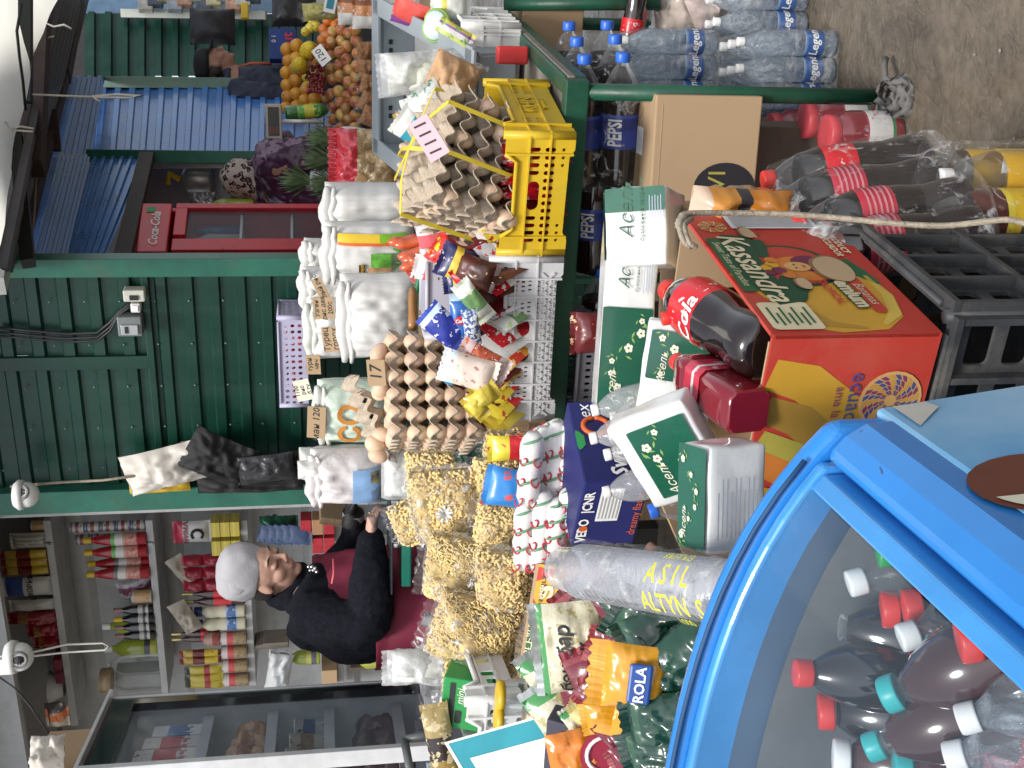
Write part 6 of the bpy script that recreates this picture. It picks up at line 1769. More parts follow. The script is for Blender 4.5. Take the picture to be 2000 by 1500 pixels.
# face details
LIP = M('lips', (.42,.16,.14), .4)
DK = M('dark hair', (.02,.014,.012), .6)
mb = MB()
for s in (-1, 1):
    mb.tube([H4 @ V((.088+.006*math.cos(a), s*.031+.016*math.sin(a), .0055-.006*math.cos(a))) for a in [-1.3+2.6*i/8 for i in range(9)]], .0016, 5)
O('eyelashes', sub(mb), DK, pw, fix=False)
mb = MB()
for s in (-1, 1): mb.tube([H4 @ V((.0945, s*.016, .036)), H4 @ V((.094, s*.032, .041)), H4 @ V((.082, s*.050, .036))], [.002,.0034,.0015], 6)
O('eyebrows', sub(mb), DK, pw, fix=False)
mb = MB(); mb.ell((.0885,0,-.0525), (.0088,.022,.0038), 14, 8, 0, H4); mb.ell((.0845,0,-.0615), (.0088,.018,.0042), 14, 8, 0, H4)
O('lips', sub(mb), LIP, pw, fix=False)
mb = MB()
for s in (-1, 1): mb.ell((-.035, s*.068, .0), (.042,.013,.045), 14, 10, 0, H4)
mb.ell((-.07,0,-.03), (.035,.055,.05), 14, 10, 0, H4)
O('hair', sub(mb), DK, pw, fix=False)
gl_ = MB(); hand(gl_, wl2, V((.9,-.15,.12)), V((.1,-.2,-1)), 1.12, .35, -1, .3); gl_.tube([wl2-V((.035,.0,-.01)), wl2+V((.02,-.02,0))], [.038,.036], 12)
o = O('glove', sub(gl_), M('black glove', (.012,.012,.014), .6, var=.3, bump=.5), pw, fix=False); remesh(o, .0055, 3)
mb = MB(); mb.tube([w(690, 1012, .16), w(691, 1000, .145)], [.041,.041], 16, cap=False); O('cuff', sub(mb), M('grey cuff', (.25,.25,.25), .6), pw, fix=False)
mb = MB(); mb.lathe([(.0105,-.002),(.0118,0),(.0105,.002)], 16, cap=False); O('ring', mb, M('gold ring', (.7,.45,.12), .2, metal=1), pw, loc=tuple(w(724, 1001, -.165)-base), rot=(0, PI/2, 0))
# scale and clear sheet under her hands
sc_ = T('green_scale', 'dark green counter scale under the vendor hands', 'scale', w(790, 1050, -.22), RZ)
mb = MB(); mb.box(0, 0, 0, .27, .2, .035); O('base', mb, M('scale green', (.012,.16,.11), .35, coat=.3), sc_, .006)
mb = MB(); mb.box(0, 0, .05, .30, .24, .006); mb.box(0, 0, .03, .05, .05, .034); O('pan', mb, M('pan dark', (.06,.07,.08), .2, metal=.5), sc_, .002)
px_packet('clear_sheet', 'dark clear plastic sheet bag held open in the vendor hands', film('grey clear', amt=.3, base=.1, tint=(.3,.32,.36), tr=(.75,.77,.8)), 738, 985, 4.05, .26, .07, .05, roll=.05, yaw=RZ, amp=.5, fin=0, nu=20, nv=10)
mb = MB(); mb.tube([w(840, 1200, -.25), w(825, 1210, -.25), w(930, 1240, -.25)], .02, 8); tag(O('grey_strap', mb, M('grey strap', (.16,.16,.17), .7), fix=False), 'grey strap hanging at the side of the vendor apron', 'strap')
# ---- man in a black cap, far right
DM = 7.6
def mw(x, y, dy=0): return P(x, y, DM+dy)
pm = T('person', 'man in black cap and navy jacket standing in profile behind the oranges', 'person', mw(800, 172))
base = V(pm.location)
MH = Matrix.Translation(mw(424, 126)) @ (Matrix.Rotation(R_(-12), 3, 'Z') @ Matrix.Rotation(R_(8), 3, 'Y')).to_4x4()
b = MB(); headparts(b, MH)
b.tube([MH @ V((-.025,0,-.05)), MH @ V((-.035,0,-.12)), mw(462, 160)], [.055,.058,.07], 14)
MT_ = [(452,158,.07,.10),(468,168,.11,.19),(500,172,.14,.21),(560,172,.14,.20),(640,172,.14,.19),(720,172,.14,.18)]
FWD = V((1,-.1,0))
loft(b, [(mw(x, y), a, c) for x, y, a, c in MT_], 20, FWD)
for s in (-1, 1):
    p = mw(720, 172)+V((0,.1*s,0)); limb(b, [(p, .09), (V((p.x, p.y, .5)), .06), (V((p.x, p.y, .06)), .045)])
O('body', sub(b), M('tan skin', (.36,.19,.13), .55, var=.1, sc=30), pm, fix=False)
remesh(kids(pm)[0], .007, 4, .4)
NV = M('navy jacket', (.018,.024,.048), .6, var=.25, sc=10, bump=.5, bsc=25)
j = MB(); loft(j, [(mw(x, y), a+.02, c+.02) for x, y, a, c in MT_[1:]], 20, FWD)
limb(j, [(mw(470, 178, -.2), .085), (mw(520, 185, -.24), .075), (mw(580, 185, -.22), .065), (mw(615, 165, -.2), .055), (mw(625, 130, -.2), .045)])
limb(j, [(mw(470, 172, .2), .085), (mw(540, 172, .24), .07), (mw(620, 150, .2), .055)])
j.tube([mw(450, 165, 0)+V((.08*math.cos(a), .085*math.sin(a), .01)) for a in [2*PI*i/18 for i in range(19)]], .028, 10)
o = O('jacket', sub(j), NV, pm, fix=False); remesh(o, .011, 4); dm = o.modifiers.new('folds', 'DISPLACE'); dm.texture = tx; dm.strength = .03; dm.mid_level = .5
mb = MB(); mb.tube([mw(458, 148, -.1), mw(468, 130, -.1), mw(490, 124, -.13), mw(530, 124, -.14)], .010, 6); O('collar_trim', sub(mb), M('orange trim', (.5,.10,.03), .6), pm, fix=False)
c = MB(); CM = MH @ Matrix.Translation((-.01,0,.045)) @ Matrix.Rotation(R_(-6), 4, 'Y')
c.lathe([(.098,0),(.104,.02),(.106,.05),(.09,.085),(.05,.1),(.001,.104)], 24, mat=CM, rf=lambda a, z: 1/math.sqrt(math.cos(a)**2+(math.sin(a)/.86)**2), cap=False)
c.grid(lambda u, v: (.07+.10*v*math.cos((u-.5)*2.2), .085*math.sin((u-.5)*2.6)*(1-.15*v), .004-.02*v), 14, 6, mat=CM)
o = O('cap', sub(c), M('black cap', (.012,.012,.014), .7), pm, fix=False); q = o.modifiers.new('solid', 'SOLIDIFY'); q.thickness = .005
mb = MB()
for s in (-1, 1):
    mb.ell((-.04, s*.07, -.0), (.035,.012,.04), 12, 8, 0, MH)
mb.ell((-.07,0,-.03), (.03,.05,.045), 12, 8, 0, MH)
O('hair', sub(mb), DK, pm, fix=False)
mb = MB()
for s in (-1, 1):
    mb.tube([MH @ V((.092, s*.018, .036)), MH @ V((.085, s*.045, .037))], .003, 5)
    mb.ell((.093, s*.031, .009), (.004,.010,.005), 8, 6, 0, MH)
O('eyebrows', sub(mb), DK, pm, fix=False)
# ---- woman in leopard hood bending over
DL = 6.5
def lw(x, y, dy=0): return P(x, y, DL+dy)
pl = T('person', 'bent person in leopard print hood and dark purple coat seen from behind', 'person', lw(900, 400))
base = V(pl.location)
b = MB()
b.ell(lw(478, 350, .0), (.085,.09,.11), 18, 12)
b.tube([lw(490, 352), lw(520, 362)], [.07,.09], 12)
LT = [(500,352,.10,.13),(530,360,.17,.22),(580,378,.20,.25),(640,395,.21,.26),(720,400,.20,.24),(820,400,.18,.22)]
FWD = V((.9,.4,0))
loft(b, [(lw(x, y), a-.02, c-.02) for x, y, a, c in LT], 20, FWD)
for s in (-1, 1):
    p = lw(800, 400)+V((0,.1*s,0)); limb(b, [(p, .09), (V((p.x, p.y, .5)), .06), (V((p.x, p.y, .06)), .045)])
limb(b, [(lw(545, 330, -.2), .07), (lw(600, 320, -.25), .06), (lw(640, 300, -.2), .04)])
O('body', sub(b), M('tan skin'), pl, fix=False); remesh(kids(pl)[0], .01, 3)
def leopard(name, c1, c2, c3, sc, rough, fade=None):
    mt, nt, out = newmat(name); L = nt.links.new
    tc = nd(nt, 'ShaderNodeTexCoord')
    n = nd(nt, 'ShaderNodeTexNoise', Scale=sc*.8, Detail=2)
    L(tc.outputs['Object'], n.inputs['Vector'])
    a = nd(nt, 'ShaderNodeMix', data_type='RGBA'); a.inputs['Factor'].default_value = .05
    L(tc.outputs['Object'], a.inputs['A']); L(n.outputs['Color'], a.inputs['B'])
    v = nd(nt, 'ShaderNodeTexVoronoi', Scale=sc); L(a.outputs['Result'], v.inputs['Vector'])
    r = nd(nt, 'ShaderNodeValToRGB'); r.color_ramp.interpolation = 'CONSTANT'; e = r.color_ramp.elements
    e[0].position = 0; e[0].color = rgba(c3); e[1].position = .22; e[1].color = rgba(c2); q = e.new(.43); q.color = rgba(c1)
    L(v.outputs['Distance'], r.inputs[0])
    p = nd(nt, 'ShaderNodeBsdfPrincipled'); p.inputs['Roughness'].default_value = rough
    L(r.outputs[0], p.inputs['Base Color'])
    n2 = nd(nt, 'ShaderNodeTexNoise', Scale=9, Detail=4); L(tc.outputs['Object'], n2.inputs['Vector'])
    b = nd(nt, 'ShaderNodeBump', Strength=.6, Distance=.03); L(n2.outputs[0], b.inputs['Height']); L(b.outputs[0], p.inputs['Normal'])
    L(p.outputs[0], out.inputs[0]); MC[name] = mt
    return mt
h = MB(); h.ell(lw(474, 348), (.112,.115,.125), 24, 16); h.ell(lw(500, 360), (.09,.10,.09), 18, 12)
o = O('hood', sub(h), leopard('leopard fabric', (.50,.42,.37), (.012,.010,.010), (.25,.18,.14), 30, .8), pl, fix=False); remesh(o, .010, 5); dm = o.modifiers.new('folds', 'DISPLACE'); dm.texture = tx; dm.strength = .02; dm.mid_level = .5
c = MB(); loft(c, [(lw(x, y), a, q) for x, y, a, q in LT], 24, FWD)
limb(c, [(lw(540, 330, -.15), .11), (lw(590, 315, -.22), .10), (lw(640, 300, -.2), .07)])
o = O('coat', sub(c), M('purple coat', (.050,.016,.046), .35, var=.35, sc=6, bump=.6, bsc=14, coat=.3), pl, fix=False); remesh(o, .013, 4); dm = o.modifiers.new('folds', 'DISPLACE'); dm.texture = tx; dm.strength = .05; dm.mid_level = .5
sh_ = MB(); sh_.ell(lw(548, 318, -.10), (.17,.16,.15), 20, 14); sh_.ell(lw(590, 312, -.15), (.13,.13,.14), 20, 14)
o = O('shawl', sub(sh_), leopard('lilac leopard', (.26,.17,.25), (.055,.03,.055), (.14,.085,.13), 26, .5), pl, fix=False); remesh(o, .013, 6); dm = o.modifiers.new('folds', 'DISPLACE'); dm.texture = tx; dm.strength = .06; dm.mid_level = .5
# ============================================================= PASTA, BOXES, FOIL PACKS IN FRONT
# bench under pasta and boxes (hidden support)
A_ = PZ(1335, 420, .862); B_ = PZ(1510, 655, .862)
kz = math.atan2(A_.y-B_.y, A_.x-B_.x)-PI/2          # local +Y runs from near corner to far corner
KX = V((math.cos(kz), math.sin(kz), 0)); KY = V((-math.sin(kz), math.cos(kz), 0))
KD = (A_-B_).length
def kw(x, y, z): return V((B_.x, B_.y, 0))+KX*x+KY*y+V((0,0,z))     # x<0 goes left along the near panel
print('KASS', B_, kz, KD)
KRED = M('carton red print', (.50,.045,.03), .55, var=.10, sc=5, dirt=.25, dc=(.42,.25,.15), bump=.12, bsc=20)
KYEL = M('carton yellow print', (.58,.32,.03), .55, var=.12, sc=6, dirt=.3, dc=(.35,.22,.08))
KOCH = M('carton ochre print', (.40,.23,.035), .55, var=.12, sc=6)
KGRN = M('carton green print', (.02,.12,.045), .55, var=.12, sc=6)
KDG = M('carton dark green print', (.012,.065,.03), .55)
KCR = M('carton cream print', (.66,.58,.38), .6)
KMAG = M('carton plum print', (.16,.02,.06), .55)
KORG = M('carton orange print', (.60,.19,.03), .55)
KSK = M('carton peach print', (.62,.36,.13), .55)
def poly(par, pts, m, name, off=0):
    """flat printed shape on a panel; pts are 3-D tuples"""
    mb = MB(); tri = None
    n = len(pts); 
    mb.add(pts, [tuple(range(n))]); return O(name, mb, m, par, fix=False)
def blob(cx, cz, rx, rz, n=22, a0=0, wob=0, sd=0):
    return [(cx+rx*math.cos(a)*(1+wob*math.sin(3*a+sd)), cz+rz*math.sin(a)*(1+wob*math.cos(2*a+sd))) for a in [2*PI*i/n for i in range(n)]]
def ribbon(pts, wd):
    L_, R2 = [], []
    n = len(pts)
    for i, p in enumerate(pts):
        a = V(pts[max(0, i-1)]); b = V(pts[min(n-1, i+1)]); d = (b-a).normalized(); nn = V((-d.y, d.x))
        q = wd[i] if isinstance(wd, list) else wd
        L_.append((p[0]+nn.x*q, p[1]+nn.y*q)); R2.append((p[0]-nn.x*q, p[1]-nn.y*q))
    return L_, R2
class Panel:
    """prints on a panel: local u (along text) and v (up in the text's sense) mapped to box space"""
    def __init__(s, par, o, eu, ev, en): s.p = par; s.o = V(o); s.u = V(eu); s.v = V(ev); s.n = V(en); s.k = 0
    def at(s, u, v, lay): return s.o+s.u*u+s.v*v+s.n*(.0006+.0005*lay)
    def shape(s, pts, m, name='print', lay=0):
        mb = MB()
        tri = tessellate_polygon([[V((a, b, 0)) for a, b in pts]])
        mb.add([s.at(a, b, lay) for a, b in pts], [t for t in tri]); return O(name, mb, m, s.p, fix=False)
    def band(s, pts, wd, m, name='print', lay=0):
        l, r = ribbon(pts, wd); n = len(l)
        mb = MB(); mb.add([s.at(a, b, lay) for a, b in l]+[s.at(a, b, lay) for a, b in r], [(i, i+1, n+i+1, n+i) for i in range(n-1)])
        return O(name, mb, m, s.p, fix=False)
    def text(s, t, u, v, size, m, ang=0, lay=3, **k):
        c, sn = math.cos(ang), math.sin(ang)
        return txt(t, size, m, s.p, (0,0,0), fn=lambda x, y: tuple(s.at(u+x*c-y*sn, v+x*sn+y*c, lay)), **k)
    def rect(s, cu, cv, w_, h_, m, r=.004, name='print', lay=0): return s.shape(rrect(cu, cv, w_, h_, r), m, name, lay)
def spiral(pn, cu, cv, R, cols, lay=2):
    for ci, m in enumerate(cols):
        mb = MB()
        for k in range(24):
            for j in range(4):
                if (k+j) % len(cols) != ci: continue
                a = 2*PI*k/24+j*.33; r0, r1 = R*(.22+.2*j), R*(.39+.2*j); da = 2*PI/24*.72; tw_ = .16
                mb.add([pn.at(cu+r*math.cos(g), cv+r*math.sin(g), lay) for r, g in ((r0, a), (r0, a+da), (r1, a+da+tw_), (r1, a+tw_))], [(0,1,2,3)])
        O('spiral_print', mb, m, pn.p, fix=False)
def banana_box(name, label, w_, d_, h_, loc, rz, rot=None, near=True, side=True):
    """open banana carton; opening up, artwork upside down on the end panel (+X) and the long front (-Y)"""
    t = T(name, label, 'box', loc, rz, None, rot)
    th = .006
    # end panel +X with hand holes, plate lies in XZ then turned so that it spans Y
    out = rrect(0, h_/2, d_, h_, .004)
    holes = [blob(-.015, h_*.40, .050, .034, 16), rrect(d_*.33, h_*.62, .045, .018), rrect(-d_*.28, h_*.50, .045, .020)]
    mt4 = Matrix.Translation((w_, d_/2, 0)) @ Matrix.Rotation(PI/2, 4, 'Z') @ Matrix.Translation((0,-.0,0))
    mb = MB(); mb.plate(out, holes if near else [], th, mat=mt4)
    ep = O('end_panel', mb, KRED, t, fix=True)
    mb = MB(); mb.box(w_/2, 0-.0+th/2, h_/2, w_-.001, th, h_); fp = O('front_panel', mb, KRED, t)
    mb = MB(); mb.box(w_/2, d_-th/2, h_/2, w_-.014, th, h_); O('rear_panel', mb, CARD, t)
    mb = MB(); mb.box(th/2, d_/2, h_/2, th, d_-.014, h_); O('end_panel', mb, CARD, t)
    mb = MB(); mb.box(w_/2, d_/2, .006, w_-.014, d_-.014, .008); O('bottom', mb, CARDIN, t)
    # inner liners in raw cardboard
    mb = MB(); mb.box(w_/2, .0098, h_/2+.001, w_-.03, .004, h_-.002); mb.box(w_-.0095, d_/2, h_/2+.001, .003, d_-.03, h_-.002) if not near else None
    O('liner', mb, CARDIN, t)
    return t, ep, fp
KW, KH = .52, .245
kb, kep, kfp = banana_box('banana_box', 'red and yellow banana carton full of bottles and napkins on black crates', KW, KD, KH, (0,0,0), kz)
kb.location = kw(-KW, 0, .617)
# long end panel facing right: text reads upside down, its up is -Z; seen from +X text runs towards -(+Y)?
pe = Panel(kep, (KW, KD/2, KH/2), (0,-1,0), (0,0,-1), (1,0,0))
pe.o = V((KW, KD/2, KH/2))
hd, hh = KD/2, KH/2
# yellow banana sweep over the near half
pe.shape([(.02,-hh+.002),(hd-.02,-hh+.06),(hd-.004,-.02),(hd-.012,.05),(hd-.05,.088),(.10,.105),(.02,.095),(-.03,.07),(-.01,.03),(.0,-.04)], KYEL, lay=0)
pe.band([(.0,-.05),(.06,-.07),(.12,-.065),(.19,-.03),(.205,.02)], [.004,.012,.014,.010,.003], KOCH, lay=1)
pe.band([(.03,.09),(.10,.095),(.16,.08),(.195,.05)], [.003,.008,.010,.003], M('carton pale yellow', (.66,.46,.08), .55), lay=1)
pe.band([(-.03,.075),(.02,.085),(.06,.10)], [.012,.014,.004], KGRN, lay=1)
# emblem: round sun, face, fruit basket, leaves
pe.shape(blob(-.01,-.012,.078,.072), KDG, lay=1); pe.shape(blob(-.01,-.012,.070,.064), KRED, lay=2)
pe.shape(blob(.005,.0,.045,.05), KORG, lay=3)
pe.shape(blob(-.012,.012,.030,.024,18,0,.1), KMAG, lay=4); pe.shape(blob(.000,-.006,.017,.021), KSK, lay=5); pe.shape(blob(-.018,.024,.022,.012), KMAG, lay=5)
for a, b, r, m in ((.014,-.040,.013,KMAG),(-.008,-.044,.012,KYEL),(.030,-.030,.012,KORG),(.004,-.055,.012,KYEL),(-.024,-.040,.012,KORG),(.020,-.056,.010,KMAG)): pe.shape(blob(a,b,r,r*.9,12), m, lay=5)
for q in (-.006,.006): pe.shape(blob(q,-.010,.003,.0016,8), CHARC, lay=6)
pe.band([(-.006,.002),(0,.005),(.006,.002)], [.0006,.0018,.0006], KRED, lay=6)
pe.shape(blob(-.075,-.045,.036,.020,18,0,.25,1), KDG, lay=3); pe.shape(blob(.068,-.035,.040,.022,18,0,.25,2), KDG, lay=3)
# name band
def arc(u): return -.080+.9*u*u*.4
pe.band([(-.125,-.066),(-.06,-.077),(0,-.080),(.06,-.076),(.125,-.058)], [.024]*5, KDG, lay=4)
pe.text('Kassandra', 0, -.076, .060, KCR, .03, 6, shear=.25, bold=.015)
pe.rect(-.015, -.107, .20, .022, KGRN, lay=3); pe.text('Sweet Taste of Paradise', -.015, -.107, .017, KCR, 0, 5, shear=.2)
pe.rect(.10, .062, .12, .020, KRED, .009, lay=5); pe.text('Premium', .085, .040, .033, KCR, .05, 7, bold=.05); pe.text('Premium', .085, .040, .033, KDG, .05, 6, bold=.11); pe.text('TROPICAL', .09, .012, .018, KRED, .05, 6, bold=.03)
pe.text('Bananas', .10, .062, .022, KCR, .03, 7, shear=.25)
pe.text('PRODUCT\nOF ECUADOR', -.09, .088, .016, KCR, 0, 5, shear=.2, bold=.03)
pe.rect(.165, -.078, .085, .075, KCR, .008, lay=3)
for k in range(7): pe.rect(.165+.012*(k % 2), -.105+k*.009, .05-.012*(k % 2), .0035, KGRN, .001, lay=5)
pe.rect(-.135, -.055, .07, .115, M('address sticker', (.74,.75,.76), .5), .001, lay=4) if False else pe.rect(-.185, .015, .06, .15, M('address sticker', (.74,.75,.76), .5), .001, lay=4)
for k in range(11): pe.rect(-.207+k*.0045, .015, .0016, .135, M('sticker lines', (.3,.32,.34), .6), .0004, lay=5)
spiral(pe, -.165, -.09, .024, [KCR, KYEL, KORG])
pe.rect(-.165,.100,.05,.02,KDG,.001,lay=3)
for u_, v_, a_, b_ in ((.010,.045,.046,.030), (-.135,-.045,.022,.011), (.062,-.022,.020,.011)):  # hand holes drawn as flat patches, their shaded rim painted on
    pe.shape(blob(u_, v_, a_*1.08, b_*1.12, 20, 0, .05), M('carton hole shade', (.25,.13,.07), .8), lay=7); pe.shape(blob(u_+.002, v_+.002, a_, b_, 20, 0, .05), CARDIN, lay=8)
# front long panel facing the camera
pf = Panel(kfp, (KW/2, 0, KH/2), (-1,0,0), (0,0,-1), (0,-1,0))
hw_ = KW/2
for k, (off, m, wd) in enumerate(((0, KYEL, .030), (.055, KOCH, .026), (.105, M('carton lime print', (.42,.36,.06), .55), .020), (.14, KORG, .022))):
    pf.band([(-hw_+.06+off, -.115), (-hw_+.075+off*1.1, -.06), (-hw_+.12+off*1.2, -.0), (-hw_+.18+off*1.25, .05), (-hw_+.235+off*1.3, .085)], [wd*.8, wd, wd, wd*.9, wd*.5], m, lay=k*.4)
pf.shape([(-.02,-.12),(.26,-.12),(.26,.12),(.10,.12),(.03,.07),(.01,0)], KYEL, lay=2.2)
spiral(pf, -hw_+.105, .068, .042, [M('spiral plum', (.22,.04,.12), .5), M('spiral blue', (.06,.08,.25), .5), M('spiral amber', (.55,.3,.06), .5)], lay=4)
pf.shape(blob(-hw_+.105,.068,.047,.047), KSK, lay=3)
pf.text('ecuador', -hw_+.115, .014, .034, M('spiral blue'), 0, 5); pf.text('ama la vida', -hw_+.125, -.010, .020, M('spiral plum'), 0, 5)
pf.text('www.Kassandra.ec', .02, -.108, .022, CHARC, 0, 6, shear=.15)
pf.rect(.19, .04, .16, .17, KGRN, .002, lay=3); pf.rect(.09,.02,.05,.10,KRED,.004,lay=3); pf.text('Sweet Taste', .17, .095, .030, KCR, 0, 6); pf.band([(.08,.02),(.12,-.02),(.17,-.03),(.22,-.01)], .022, KDG, lay=4); pf.text('Kass', .15, -.018, .075, KCR, 0, 6, shear=.25, bold=.02)
# two black crates under it
def blk(w, h, e, dr):
    hs = []
    n = max(2, int(w/.085))
    for k in range(n):
        x = -w/2+(k+.5)*w/n
        for z in (.20, .40, .62, .82): hs.append(rrect(x, h*z, w/n*.72, h*.13, .009))
    return hs
def blk_x(mb, nm, w, h, e, mt4):
    n = max(2, int(w/.085))
    for k in range(n+1): mb.box(-w/2+.006+k*(w-.012)/n, -.008, h/2, .010, .018, h-.006, mat=mt4)
    for z in (.02, .5, .98): mb.box(0, -.009, h*z, w, .020, .009, mat=mt4)
for k in range(2):
    crate('black_crate', ('lower','upper')[k]+' dusty black plastic crate under the banana carton', .56, .44, .295, BLKC, blk, blk, kw(-.30+.035, .225, .004+.303*k), kz+.03*(k), e=.03, drop=0, extra=blk_x, ribs=False, group='black crates', th=.006)
crate('black_crate', 'empty black crate on the ground in front of the banana carton stack', .40, .30, .25, BLKC, blk, blk, kw(.19, -.10, .004), kz+.05, e=.03, drop=0, extra=blk_x, ribs=False, group='black crates', th=.006)
# ---- contents of the carton
def bat(name, lab, x, y, d, H, R, liq, cap, lm, ax, fill=1, lb=(.40,.6), prof=COLP, capat=0, **k):
    """bottle whose middle shows at pixel (x,y); ax = axis direction base->cap in (right, away, up)"""
    z = V(ax).normalized()
    q = z.to_track_quat('Z', 'Y')
    o = bottle(name, lab, H, R, liq, cap, lm, fill, lb, prof, rot=q.to_euler(), rf=petal if prof in (PET, COLP) else k.pop('rf', None), **k)
    o.location = P(x, y, d)-z*H*(.97 if capat else .5)
    return o
LABR = bands('cola label', 'Z', [(0,(.62,.012,.02)),(1,(.62,.012,.02))][:1], art=.60, artc=(.75,.55,.55), artsc=70, artlo=.2, arthi=.8)
LABP = M('pink plastic red', (.60,.05,.07), .35, coat=.5)
WS = WHL
bat('cola_bottle', 'big cola bottle lying base first across the banana carton', 1396, 622, 1.77, .30, .049, COLA, CAPR, LABR, (.37,.90,.22), lb=(.46,.70), text=[('Coca-Cola', .52, .04, WHL, 2.2)])
bat('berry_bottle', 'square bottle of red berry drink beneath the big cola bottle', 1388, 752, 1.72, .23, .038, M('berry drink', (.20,.008,.018), .08, coat=1), CAPR, bands('berry label', 'Z', [(0,(.5,.03,.06)),(.35,(.62,.6,.6)),(.5,(.5,.03,.06))], art=.6, artc=(.7,.4,.4), artsc=50), (.33,.92,.16), prof=SQ, rf=sqr)
bat('small_cap_bottle', 'bottle neck with orange red cap left of the big cola bottle', 1300, 622, 1.82, .20, .030, M('clear grey', (.45,.45,.44), .2), CAPR, None, (-.12,.1,.9), capat=1)
bat('blue_cap_bottle', 'clear bottle with deep blue cap by the carton rim', 1475, 770, 1.76, .16, .030, CLEAR, CAPB, None, (-.1,-.05,.95), fill=0, capat=1)
bat('cola_bottle', 'small cola bottle under the carton rim near the rope', 1470, 600, 1.82, .20, .030, COLA, CAPR, LABR, (.1,.2,.9))
bat('cola_bottle', 'cola bottle half hidden below the big one in the carton', 1478, 715, 1.76, .18, .030, COLA, CAPR, LABR, (-.1,.15,.95))
bat('blue_cap_bottle', 'orange drink bottle with blue cap left of the napkins', 1275, 998, 1.90, .20, .034, M('orange drink', (.65,.28,.02), .1, coat=1), CAPB, None, (-.25,.15,.85), fill=.66, capat=1)
bat('green_cap_bottle', 'bottle with green cap behind the orange drink', 1290, 965, 1.96, .20, .03, CLEAR, CAPG, None, (-.3,.2,.85), fill=0, capat=1)
bat('blue_cap_bottle', 'bottle with blue cap lying near the plastic cups', 1352, 1058, 1.80, .20, .03, CLEAR, CAPB, None, (-.35,-.2,.6), fill=0, capat=1)
bat('green_cap_bottle', 'bottle with dark green cap next to the blue cap by the cups', 1335, 1054, 1.86, .20, .03, CLEAR, CAPG, None, (-.3,-.1,.7), fill=0, capat=1)
# napkins
def nap(lab, x, y, d, w_, dd, h, rot, panels, script='Асель', bars=None, seed=1, words=0):
    o = napkins('napkin_pack', lab, w_, dd, h, (0,0,0), (0,0,0), 'white and green napkin packs')
    R = Euler(rot).to_matrix() if not isinstance(rot, Matrix) else rot
    o.rotation_euler = R.to_euler(); o.location = P(x, y, d)-R @ V((0,0,h/2))
    bd = kids(o)[0]
    for face, u0, u1, v0, v1, flw in panels:
        if face == 'front': pn = Panel(bd, (0, -dd/2-.004, h/2), (1,0,0), (0,0,1), (0,-1,0)); W_, H_ = w_, h
        if face == 'top': pn = Panel(bd, (0, 0, h+.004), (1,0,0), (0,1,0), (0,0,1)); W_, H_ = w_, dd
        if face == 'right': pn = Panel(bd, (w_/2+.004, 0, h/2), (0,1,0), (0,0,1), (1,0,0)); W_, H_ = dd, h
        if face == 'left': pn = Panel(bd, (-w_/2-.004, 0, h/2), (0,-1,0), (0,0,1), (-1,0,0)); W_, H_ = dd, h
        cu, cv = (u0+u1)/2*W_, (v0+v1)/2*H_; pw_, ph = (u1-u0)*W_, (v1-v0)*H_
        pn.rect(cu, cv, pw_, ph, NAPG, .003, 'green_print', 0)
        if flw:
            pn.text(script, cu-pw_*.25, cv+ph*.22, min(ph, pw_)*.22, NAPF, 0, 3, shear=.35)
            flowers(bd, flw, lambda a, b, l: pn.at(cu+a, cv+b-ph/2, 2+l), pw_*.9, ph, seed, min(ph, pw_)*.075)
    if words:
        pn = Panel(bd, (0, -dd/2-.0045, h/2), (1,0,0), (0,0,1), (0,-1,0))
        pn.text(script, w_*.20, h*.12, h*.30, M('leaf ink', (.03,.10,.06), .5), 0, 2, shear=.35); pn.text('бумажные салфетки', w_*.20, -h*.12, h*.10, M('leaf ink'), 0, 2, shear=.2)
        for k in range(5): pn.rect(w_*.22, -h*(.24+.045*k), w_*(.30-.03*(k % 2)), h*.014, M('faint print', (.38,.42,.5), .6), .0004, 'small_print', 1)
    if bars:
        pn = Panel(bd, (0, -dd/2-.004, h/2), (1,0,0), (0,0,1), (0,-1,0))
        for k in range(10): pn.rect(-w_*.06+(.0 if k % 3 else -.01), h*(.36-.075*k), w_*(.55 if k % 3 else .45), h*.022, M('faint print', (.38,.42,.5), .6), .0005, 'small_print', 1)
        for k in range(9): pn.rect(w_*.30, 0+(-.4+.1*k)*.0, .001, .001, CHARC, .0002, 'small_print', 1) if False else None
        for k in range(12): pn.rect(-w_*.44+k*.0035, -h*.40, .0014+.001*(k % 3 == 0), h*.10, CHARC, .0002, 'bar_code', 1)
    return o
nap('napkin pack with back print standing against the carton rim, nearest the freezer', 1412, 965, 1.50, .135, .065, .085, (R_(14), R_(0), kz+.38), [('top', -.49, .49, -.49, .49, 6)], bars=True)
nap('napkin pack standing on edge between the cola bottle and the bottle caps', 1310, 875, 1.72, .15, .05, .125, Euler((R_(-28), R_(-32), kz+.25)).to_matrix(), [('front', -.40, .40, -.42, .30, 6)], seed=3)
nap('long white napkin pack with green printed end lying by the purple crate', 1222, 600, 2.30, .40, .12, .10, (R_(-8), R_(4), kz+.42), [('front', -.5, .0, -.46, .5, 7)], seed=5, words=1)
nap('white napkin pack with dark green top beside the VI box', 1262, 450, 2.28, .15, .16, .12, (R_(-30), R_(0), kz+.5), [('front', .18, .48, -.48, .48, 0), ('top', -.4, .46, -.44, .44, 6)], seed=6, words=1)
nap('tilted napkin pack under the red capped bottle', 1318, 722, 1.95, .16, .07, .11, (R_(-18), R_(8), kz+.35), [('front', -.1, .40, -.42, .42, 5)], seed=8)
